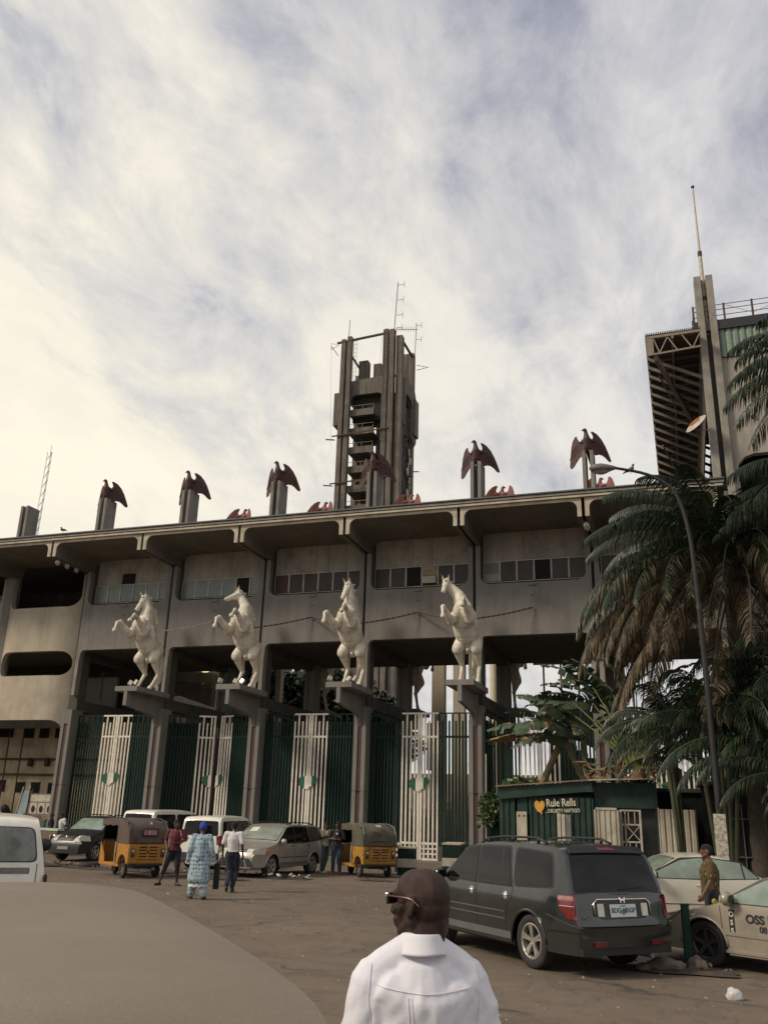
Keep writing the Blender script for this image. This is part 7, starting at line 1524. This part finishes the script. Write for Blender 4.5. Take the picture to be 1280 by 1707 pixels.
def person(loc,rz,label,J,shirt,pants,kind='shirt',pk='long',hair=True,cap_=None,shoes=None,H=1.74,group=None,skin=None,sleeve=.55,trim=None,hem=.92):
    s=H/1.74; T_=thing('person',loc,rz,label,'person',group); T_.scale=(s,)*3; skin=skin or SKIN
    D=dict(pel=(0,0,.94),ch=(0,.0,1.30),nk=(0,-.01,1.48),hd=(0,.02,1.625),face=(0,1,0),shL=(-.185,-.01,1.42),shR=(.185,-.01,1.42),elL=(-.25,-.04,1.14),elR=(.25,-.04,1.14),wrL=(-.27,.06,.90),wrR=(.27,.06,.90),hipL=(-.095,0,.92),hipR=(.095,0,.92),knL=(-.11,.02,.50),knR=(.11,.02,.50),anL=(-.12,-.02,.08),anR=(.12,-.02,.08),ftL=(-.13,.14,.03),ftR=(.13,.14,.03),pnL=(1,.3,0),pnR=(-1,.3,0))
    D.update(J); D={k:V(v) for k,v in D.items()}
    b=MB(); b.cap(D['pel'],D['ch'],.125,.15,12); b.cap(D['ch'],D['nk'],.14,.062,12); b.cap(D['nk']-V((0,0,.06)),D['hd']-V((0,0,.06)),.058,.052,10); PF=face(b,D['hd'],D['face'])
    for q in 'LR':
        b.cap(D['ch']+V((0,0,.10)),D['sh'+q],.075,.062,8); b.cap(D['sh'+q],D['el'+q],.056,.042,10); b.cap(D['el'+q],D['wr'+q],.042,.028,10); hand(b,D['wr'+q],D['wr'+q]-D['el'+q],D['pn'+q])
        b.cap(D['hip'+q],D['kn'+q],.088,.058,10); b.cap(D['kn'+q],D['an'+q],.056,.036,10); b.cap(D['an'+q]-V((0,0,.02)),D['ft'+q],.040,.032,8)
    body=mkobj('body',remesh_data(b,skin,.0105,3),T_)
    if hair:
        h=MB(); f=D['face'].normalized(); c=D['hd']; h.cap(c-f*.03+V((0,0,.035)),c+f*.01+V((0,0,.045)),.086,.080,12); h.cap(c-f*.045-V((0,0,.02)),c-f*.04+V((0,0,.03)),.062,.080,10)
        mkobj('hair',remesh_data(h,mat('short_black_hair',(.012,.010,.009),.9,var=.3,scale=40,bump=.8,bscale=120),.010,2),T_)
    if cap_:
        h=MB(); c=D['hd']; f=D['face'].normalized(); h.cap(c-f*.015+V((0,0,.06)),c-f*.01+V((0,0,.085)),.092,.080,14); h.cap(c-f*.03+V((0,0,.03)),c+f*.02+V((0,0,.04)),.092,.090,12); mkobj('cap',remesh_data(h,cap_,.011,3),T_)
    t=MB()
    if kind=='robe':
        t.cap(D['pel']+V((0,0,.05)),D['ch'],.185,.175,16); t.cap(D['ch'],D['nk']-V((0,0,.05)),.17,.085,14)
        for i in range(7): z0=.98-.085*i; t.cap((-.07-.004*i,0,z0),(.07+.004*i,0,z0),.155+.004*i,.155+.004*i,14)
        for q in 'LR': t.cap(D['ch']+V((0,0,.08)),D['sh'+q],.09,.085,10); t.cap(D['sh'+q],D['el'+q],.080,.082,12); t.cap(D['el'+q],D['wr'+q],.082,.092,12)
    else:
        t.cap(D['pel']+V((0,0,.03)),D['ch'],.150,.168,14); t.cap(D['pel']-V((.03,0,.06)),D['pel']+V((.03,0,.02)),.160,.162,12); t.cap(D['ch'],D['nk']-V((0,0,.045)),.16,.080,14)
        for q in 'LR': t.cap(D['ch']+V((0,0,.09)),D['sh'+q],.085,.078,10); t.cap(D['sh'+q],D['sh'+q].lerp(D['el'+q],sleeve*1.4),.076,.068,12)
        if sleeve>.8:
            for q in 'LR': t.cap(D['el'+q],D['wr'+q],.06,.045,10)
    def fold(me):
        if kind!='robe' and me.name.startswith('shirt'):
            bm=bmesh.new(); bm.from_mesh(me); bmesh.ops.bisect_plane(bm,geom=list(bm.verts)+list(bm.edges)+list(bm.faces),plane_co=(0,0,hem),plane_no=(0,0,1),clear_inner=True); bm.to_mesh(me); bm.free()
        disp(me,lambda c:noise.noise(V((c.x*9,c.y*9,c.z*4.5)))*.010)
    o=remesh('shirt' if kind!='robe' else 'robe',t,shirt,.0125,T_,3,.5,fold)
    p=MB()
    p.cap(D['pel']-V((.04,0,-.02)),D['pel']+V((.04,0,.02)),.140,.140,12)
    for q in 'LR':
        p.cap(D['hip'+q],D['kn'+q],.112,.080,12); 
        if pk=='long': p.cap(D['kn'+q],D['an'+q]+V((0,0,.04)),.080,.066,12)
        elif pk=='wide': p.cap(D['kn'+q],D['an'+q]+V((0,0,.05)),.10,.095,12)
        elif pk=='three_quarter': p.cap(D['kn'+q],D['kn'+q].lerp(D['an'+q],.45),.074,.062,12)
    def cut(me):
        bm=bmesh.new(); bm.from_mesh(me); bmesh.ops.bisect_plane(bm,geom=list(bm.verts)+list(bm.edges)+list(bm.faces),plane_co=(0,0,1.02),plane_no=(0,0,1),clear_outer=True); bm.to_mesh(me); bm.free(); fold(me)
    remesh('trousers',p,pants,.012,T_,3,.5,cut)
    for q in 'LR':
        sh=MB(); a=D['an'+q]; f=D['ft'+q]; d=(f-a); d.z=0; d.normalize(); base=min(f.z,a.z-.05); sh.cap(a-d*.03+V((0,0,-.045)),f+d*.03,.045,.036,10); 
        mkobj('shoe',remesh_data(sh,shoes or BLKM,.010,2),T_)
    if trim:
        for q in 'LR': w_=D['wr'+q]; e=D['el'+q]; dd=(w_-e).normalized(); a=dd.cross(V((0,1,0))).normalized(); b2=dd.cross(a); g=MB(); g.grid(lambda u,v:w_+dd*(.055-.05*u)+(a*math.cos(2*PI*v)+b2*math.sin(2*PI*v))*(.103+.006*math.sin(v*60)),1,48); g.build('cuff_trim',trim,T_,fix=False)
    return T_,D,PF
# patterned cloth for the blue outfit
def motif(name,base,mark,sc,th,edge=None,stretch=(1,1,.8)):
    m=bpy.data.materials.new(name); m.use_nodes=True; t=m.node_tree; b=t.nodes['Principled BSDF']; tc=t.nodes.new('ShaderNodeTexCoord'); mp=t.nodes.new('ShaderNodeMapping'); mp.inputs[3].default_value=stretch; t.links.new(tc.outputs['Object'],mp.inputs[0])
    v=t.nodes.new('ShaderNodeTexVoronoi'); v.inputs['Scale'].default_value=sc; v.inputs['Randomness'].default_value=.35; nz=t.nodes.new('ShaderNodeTexNoise'); nz.inputs['Scale'].default_value=sc*3; t.links.new(mp.outputs[0],nz.inputs[0]); ad=t.nodes.new('ShaderNodeMath'); ad.operation='MULTIPLY_ADD'; t.links.new(nz.outputs[0],ad.inputs[0]); ad.inputs[1].default_value=.35; t.links.new(mp.outputs[0],v.inputs[0]); t.links.new(v.outputs['Distance'],ad.inputs[2])
    r=t.nodes.new('ShaderNodeValToRGB'); e=r.color_ramp.elements; e[0].position=th; e[0].color=(*mark,1); e[1].position=th+.05; e[1].color=(*base,1); t.links.new(ad.outputs[0],r.inputs[0]); t.links.new(r.outputs[0],b.inputs['Base Color']); b.inputs['Roughness'].default_value=.9
    if edge:
        e=r.color_ramp.elements.new(th+.30); e.color=(*edge,1); e=r.color_ramp.elements.new(th+.22); e.color=(*base,1)
    return m
BLUE=motif('blue_motif_cloth',(.23,.34,.40),(.03,.055,.15),13,.40,(.36,.44,.46)); CAPB=cloth('royal_blue_cap',(.02,.05,.30)); WHT=cloth('white_shirt_cloth',(.60,.57,.56)); NAVY=cloth('navy_trousers',(.014,.017,.032)); MAR=cloth('maroon_jersey',(.10,.012,.022)); BLK=cloth('black_cloth',(.012,.012,.014)); JEAN=cloth('blue_jeans',(.035,.055,.09),var=.4); BEI=cloth('beige_shirt_cloth',(.42,.34,.25)); TRIMW=cloth('white_trim',(.6,.6,.58),var=.3); GRJ=cloth('grey_green_jeans',(.05,.07,.075),var=.4)
SOLE=mat('white_trainers',(.5,.48,.44),.7)
T_,D,_=person((-11.54,20.43,0),R(22),'man in a light blue patterned robe and royal blue cap walking away',dict(knR=(.12,.05,.50),anR=(.14,-.02,.08),ftR=(.17,.13,.03),knL=(-.12,.05,.5),anL=(-.17,.12,.08),ftL=(-.24,.26,.03),wrL=(-.27,.10,.88),wrR=(.28,.06,.88)),BLUE,BLUE,'robe','wide',False,CAPB,mat('brown_shoe',(.04,.025,.02),.6),1.74,trim=TRIMW)
hm=MB(); hm.grid(lambda u,v:((.07+.162)*math.cos(2*PI*v)*1.03,.178*math.sin(2*PI*v),.35-.06*u+.012*math.sin(v*70)),1,60); hm.build('hem_trim',TRIMW,T_,fix=False)
bg_=thing('shoulder_bag',(-11.33,20.72,.22),R(22),'long black folded bag carried by the man in the blue robe','bag'); MB().box(.03,.17,-.03,.10,.0,.60).build('bag_body',BLK,bg_,bevel=.02); MB().tube([(.06,.03,.6),(.08,.04,.70),(.13,.04,.6)],.008,5).build('strap',BLK,bg_,fix=False)
person((-11.81,22.62,0),R(14),'man in a white short sleeved shirt and navy trousers striding away',dict(knR=(.10,.10,.52),anR=(.08,-.12,.10),ftR=(.08,.02,.05),knL=(-.05,.02,.50),anL=(-.02,-.30,.17),ftL=(-.03,-.26,.05),elL=(-.27,-.02,1.14),wrL=(-.29,.10,.92),elR=(.26,-.08,1.15),wrR=(.28,-.02,.90)),WHT,NAVY,shoes=BLKM,H=1.78,hem=.985)
pp=thing('folded_paper',(-11.50,22.68,.82),R(30),'pale blue folded paper in the hand of the striding man','paper'); MB().bar((0,0,0),(.07,0,-.20),.10,.02).build('sheet',mat('pale_blue_paper',(.40,.48,.55),.7),pp)
T_,D,_=person((-14.09,23.43,0),R(205),'man in a maroon jersey with white side stripe, legs apart, hand at his waist',dict(face=(-.5,1,0),knR=(.20,.02,.52),anR=(.34,-.06,.08),ftR=(.42,.05,.03),knL=(-.12,.03,.52),anL=(-.14,-.04,.08),ftL=(-.22,.08,.03),elR=(.27,-.05,1.16),wrR=(.20,.12,.98),elL=(-.30,.02,1.20),wrL=(-.10,.15,1.12)),MAR,BLK,pk='three_quarter',H=1.76)
for q,x0 in (('R',.0),('R',.022)):
    a=D['hipR'];b_=D['knR'];c_=D['anR']; MB().tube([a+V((.115,.0+x0,0)),b_+V((.082,.02+x0,0)),b_.lerp(c_,.5)+V((.07,.02+x0,0))],.006,4).build('trouser_stripe',TRIMW,T_,fix=False)
MB().tube([(.11,.06,1.46),(.17,.13,1.30),(.17,.13,.98)],.007,4).tube([(-.11,.06,1.46),(-.17,.13,1.30)],.007,4).build('jersey_piping',TRIMW,T_,fix=False)
cn_=MB().tube([(.0,.0,0),(.03,0,-.28),(-.01,0,-.62)],.02,6); 
person((-12.72,31.45,0),R(250),'man in a beige shirt and jeans leaning beside the torn rickshaw',dict(face=(.3,1,0),elR=(.24,.10,1.22),wrR=(.05,.24,1.28),knL=(-.05,.05,.5),anL=(.02,-.03,.08),ftL=(.04,.12,.03)),BEI,GRJ,shoes=SOLE,H=1.72)
T_,D,_=person((-12.15,31.2,0),R(195),'man in black shirt and blue jeans, arms folded, by the torn rickshaw',dict(elR=(.27,.04,1.16),elL=(-.27,.04,1.16),wrR=(-.02,.20,1.14),wrL=(.02,.22,1.20)),BLK,JEAN,shoes=mat('red_trainers',(.40,.08,.05),.7),H=1.76)
mkobj('shirt_logo',MB().box(-.03,.03,.150,.176,1.30,1.37).mesh('shirt_logo',TRIMW),T_)
GRY=motif('green_yellow_print',(.022,.045,.018),(.26,.20,.03),13,.34,(.10,.055,.02),(1,1,.5))
p=at(1186,1500,Y=17.5)
person((p.x,17.5,0),R(96),'man in a green and yellow printed tunic standing between the saloons',dict(elL=(-.25,.02,1.15),wrL=(-.26,.16,.93),elR=(.26,-.02,1.15),wrR=(.26,.08,.92)),GRY,BLK,'shirt','long',True,None,BLKM,1.74,skin=mat('brown_skin',(.12,.055,.032),.45,var=.15,scale=14,bump=.1,bscale=160,coord='obj'))
yp=thing('yellow_cloth',(p.x+.02,17.2,.84),R(20),'yellow cloth held by the man in the green tunic','cloth'); rb=MB(); rb.cap((0,0,0),(.05,.02,-.12),.03,.02); rb.cap((.02,0,.02),(.10,.0,-.06),.025,.015); mkobj('cloth',remesh_data(rb,cloth('yellow_fold',(.34,.26,.04)),.010,2),yp)
p=at(47,1362,Y=27); person((p.x,27,0),R(20),'man in a white T shirt seen from behind beyond the left van',dict(),WHT,BLK,H=1.70)
p=at(106,1362,Y=38.4); person((p.x,38.4,.0),R(150),'small distant man in a white shirt beside the leftmost column',dict(hd=(.02,.10,1.60),ch=(0,.05,1.28),nk=(.01,.06,1.46)),WHT,BLK,H=1.66)
p=at(84,1380,Y=38.9); person((p.x,38.9,0),R(120),'person in dark clothes in the shade near the picture board',dict(),BLK,BLK,H=1.62)
# ---------------------------------------------------------------- the man in the foreground, seen from behind
FM=thing('person',(-.945,3.27,0),0,'bald man with sunglasses in a white shirt, seen from behind in the foreground','person')
HZ=1.728           # neck base height
hm=MB(); hz=R(163-90); tz=R(117-90)
ch_,sh_=math.cos(hz),math.sin(hz)
def HP(x,y,z): y-=.0; return V((x*ch_-y*sh_,x*sh_+y*ch_,z+HZ-.025))
def HE(c,r,n=16,k=12):
    b=MB(); b.ell((0,0,0),r,n,k); q=V(c); 
    vs=[HP(v[0]+q.x,v[1]+q.y,v[2]+q.z) for v in b.v]; hm.add(vs,b.f)
HE((0,-.018,.138),(.078,.100,.090)); HE((0,.020,.150),(.070,.072,.074)); HE((0,-.035,.10),(.070,.080,.070)); HE((0,.035,.085),(.060,.055,.060))
def HC(a,b,r0,r1,n=12): hm.cap(HP(*a),HP(*b),r0,r1,n)
HC((0,.050,.075),(0,.066,.022),.048,.030); HC((-.052,.0,.055),(-.012,.066,.012),.026,.022); HC((.052,.0,.055),(.012,.066,.012),.026,.022); HC((0,.072,.012),(0,.080,.014),.022,.018)
HC((0,.094,.128),(0,.116,.082),.009,.015); HE((-.012,.106,.079),(.012,.012,.010)); HE((.012,.106,.079),(.012,.012,.010)); HC((-.022,.090,.054),(.022,.090,.054),.012,.012); HC((-.018,.088,.040),(.018,.088,.040),.012,.012); HE((0,.103,.052),(.016,.012,.009)); HE((0,.100,.039),(.016,.011,.008))
HC((-.038,.080,.140),(.038,.080,.140),.016,.016); HE((-.052,.055,.095),(.022,.026,.022)); HE((.052,.055,.095),(.022,.026,.022))
for s in (-1,1):
    HE((s*.080,-.010,.105),(.008,.022,.030)); HC((s*.082,-.024,.130),(s*.090,-.030,.112),.007,.006,8); HC((s*.082,.004,.128),(s*.083,-.020,.136),.006,.007,8); HC((s*.090,-.030,.112),(s*.084,-.018,.082),.006,.006,8); HC((s*.079,.004,.085),(s*.080,-.006,.074),.008,.008,8)
HC((0,-.030,-.12),(0,-.024,.07),.064,.061,16); HC((0,-.055,.0),(0,-.062,.06),.042,.045,12)
# shoulders and arms so that the body is one continuous figure
ct,st__=math.cos(tz),math.sin(tz)
def TP(x,y,z):
    x*=.87
    return V((x*ct-y*st__,x*st__+y*ct,z))
def TC(m,a,b,r0,r1,n=12): m.cap(TP(*a),TP(*b),r0,r1,n)
bd=hm
TC(bd,(0,-.02,HZ-.05),(0,0,HZ-.22),.06,.13); TC(bd,(0,0,HZ-.22),(0,0,1.0),.14,.13)
for s in (-1,1):
    TC(bd,(s*.03,-.01,HZ-.07),(s*.17,-.01,HZ-.13),.05,.05); TC(bd,(s*.19,-.01,HZ-.15),(s*.25,-.03,HZ-.45),.05,.042); TC(bd,(s*.25,-.03,HZ-.45),(s*.24,.10,HZ-.68),.042,.028); hand(bd,TP(s*.24,.10,HZ-.68),TP(0,.3,-1),TP(-s,0,0))
    TC(bd,(s*.09,0,.98),(s*.10,.02,.52),.09,.06); TC(bd,(s*.10,.02,.52),(s*.11,-.02,.09),.057,.038); TC(bd,(s*.11,-.02,.06),(s*.12,.13,.04),.042,.032)
SK2=mat('deep_brown_skin',(.036,.0165,.0105),.46,var=.22,scale=26,bump=.35,bscale=330,coord='obj',spec=.32,dirt=(.020,.010,.008),dirt_amt=.5,dirt_scale=22)
mkobj('body',remesh_data(bm_:=hm,SK2,.0052,3),FM)
# shirt
SW=mat('white_poplin',(.70,.69,.73),.85,var=.04,scale=3,bump=.12,bscale=60,coord='obj',sheen=.2)
sm=MB(); TC(sm,(0,-.015,HZ-.20),(0,0,HZ-.50),.152,.165,20); TC(sm,(0,0,HZ-.5),(0,0,1.02),.165,.165,18); TC(sm,(0,-.025,HZ-.055),(0,-.02,HZ-.17),.066,.125,18)
for s in (-1,1):
    TC(sm,(s*.035,-.02,HZ-.060),(s*.150,-.018,HZ-.118),.062,.062,14); TC(sm,(s*.08,-.01,HZ-.22),(s*.10,0,HZ-.50),.135,.135,16); TC(sm,(s*.150,-.018,HZ-.118),(s*.192,-.016,HZ-.155),.062,.066,14); TC(sm,(s*.192,-.016,HZ-.155),(s*.262,-.035,HZ-.43),.074,.078,14); TC(sm,(s*.05,-.06,HZ-.24),(s*.11,-.06,HZ-.20),.095,.085,14)
def sfold(me):
    def fn(c):
        z=HZ-c.z; lx=c.x*ct+c.y*st__; k=min(1,max(0,(z-.13)*7))
        n=noise.noise(V((lx*11,c.y*4,c.z*3.2)))*.014*min(1,max(0,(z-.08)*6))+noise.noise(V((lx*20+z*16,c.y*8,z*6)))*.009*k
        r=1-abs(noise.noise(V((lx*7+z*5,3.3,z*5-lx*4)))*2); n+=.010*max(0,r-.72)/.28*k
        return n+.012*math.exp(-((abs(lx)-.150)/.03)**2)*math.sin(z*30+lx*20)*k
    disp(me,fn)
so_=remesh('shirt',sm,SW,.0065,FM,6,.5,sfold)
from mathutils.bvhtree import BVHTree
bv=BVHTree.FromPolygons([v.co.copy() for v in so_.data.vertices],[tuple(p.vertices) for p in so_.data.polygons])
def onback(x,z,out=.002):
    o=TP(x,-.6,z); d=TP(0,1,0); h=bv.ray_cast(o,d)
    return h[0]+h[1]*out if h[0] else TP(x,-.15,z)
def seam(pts,name,r=.0013):
    P_=[onback(x,z) for x,z in pts]; MB().tube(P_,r,5).build(name,SW,so_,smooth=True,fix=False)
seam([(x/20*.19,HZ-.178+.020*(x/20)**2) for x in range(-20,21)],'yoke_seam',.0014)
for s in (-1,1): seam([(s*(.205+.012*math.sin(t/16*PI)),HZ-.100-.19*t/16) for t in range(17)],'shoulder_seam'); 
seam([(-.075+.012*t/16,HZ-.19-.15*t/16) for t in range(17)],'back_pleat',.0016); seam([(-.062+.01*t/16,HZ-.19-.12*t/16) for t in range(17)],'back_pleat',.0012)
# collar
NC=V((TP(0,-.030,0).x,TP(0,-.030,0).y,0))
cm=MB()
def collar(u,v):
    a=2*PI*v; k=-math.cos(a)  # k=1 at the back ... v=0 is the front
    back=.5-.5*math.cos(a); x=math.sin(a); y=-(-math.cos(a))
    if u<.35: t=u/.35; r=.072+.000*t; z=-.055+.062*t+.010*back
    elif u<.5: t=(u-.35)/.15; r=.072+.005*t; z=.007+.010*back+.004*math.sin(t*PI)
    else: t=(u-.5)/.5; r=.077+.019*t+.003*t*t; z=.007+.010*back-.056*t-.020*t*(1-back)+.003*math.sin(a*3+1)*t
    yy=(1.08*r*math.cos(a)); return TP(0,-.030,0)+TP(r*x,yy,0)*1.0+V((0,0,HZ-.026+z))
cm.grid(collar,16,48); o=cm.build('collar',SW,so_,smooth=True,fix=False); sdf=o.modifiers.new('t','SOLIDIFY'); sdf.thickness=.003
# trousers and shoes (outside the picture)
tm=MB(); TC(tm,(-.05,0,1.0),(.05,0,1.0),.15,.15)
for s in (-1,1): TC(tm,(s*.09,0,.95),(s*.10,.02,.5),.11,.085); TC(tm,(s*.10,.02,.5),(s*.11,-.02,.12),.085,.075); sh=MB(); TC(sh,(s*.11,-.04,.05),(s*.12,.16,.045),.05,.04); mkobj('shoe',remesh_data(sh,BLKM,.01,2),FM)
mkobj('trousers',remesh_data(tm,NAVY,.014,3),FM)
# sunglasses
SG=thing('sunglasses',(FM.location.x,FM.location.y,0),0,'dark sunglasses with brown arms worn by the foreground man','sunglasses')
TORT=mat('tortoise_frame',(.07,.012,.008),.35,var=.4,scale=60)
def hbox(m,x0,x1,y0,y1,z0,z1):
    b=MB().box(x0,x1,y0,y1,z0,z1); m.add([HP(*v) for v in b.v],b.f)
for s in (-1,1):
    f_=MB(); hbox(f_,s*.010,s*.064,.098,.106,.104,.142); fo=f_.build('lens_rim',PLAS,SG,bevel=.003); l_=MB(); hbox(l_,s*.014,s*.060,.104,.108,.108,.138); l_.build('lens',GL_D,fo)
    a=[(s*.067,.100,.134),(s*.082,.070,.134),(s*.087,.0,.132),(s*.088,-.022,.128),(s*.087,-.052,.108)]
    t_=MB(); t_.tube([HP(*q) for q in a],[.0042,.0038,.0032,.003,.0028],6); t_.build('temple_arm',TORT,SG,smooth=True,fix=False)
    g_=MB(); hbox(g_,s*.062,s*.071,.092,.106,.128,.142); g_.build('hinge_plate',CHROME,SG,bevel=.002)
b_=MB(); hbox(b_,-.011,.011,.100,.107,.124,.132); b_.build('bridge',PLAS,SG)
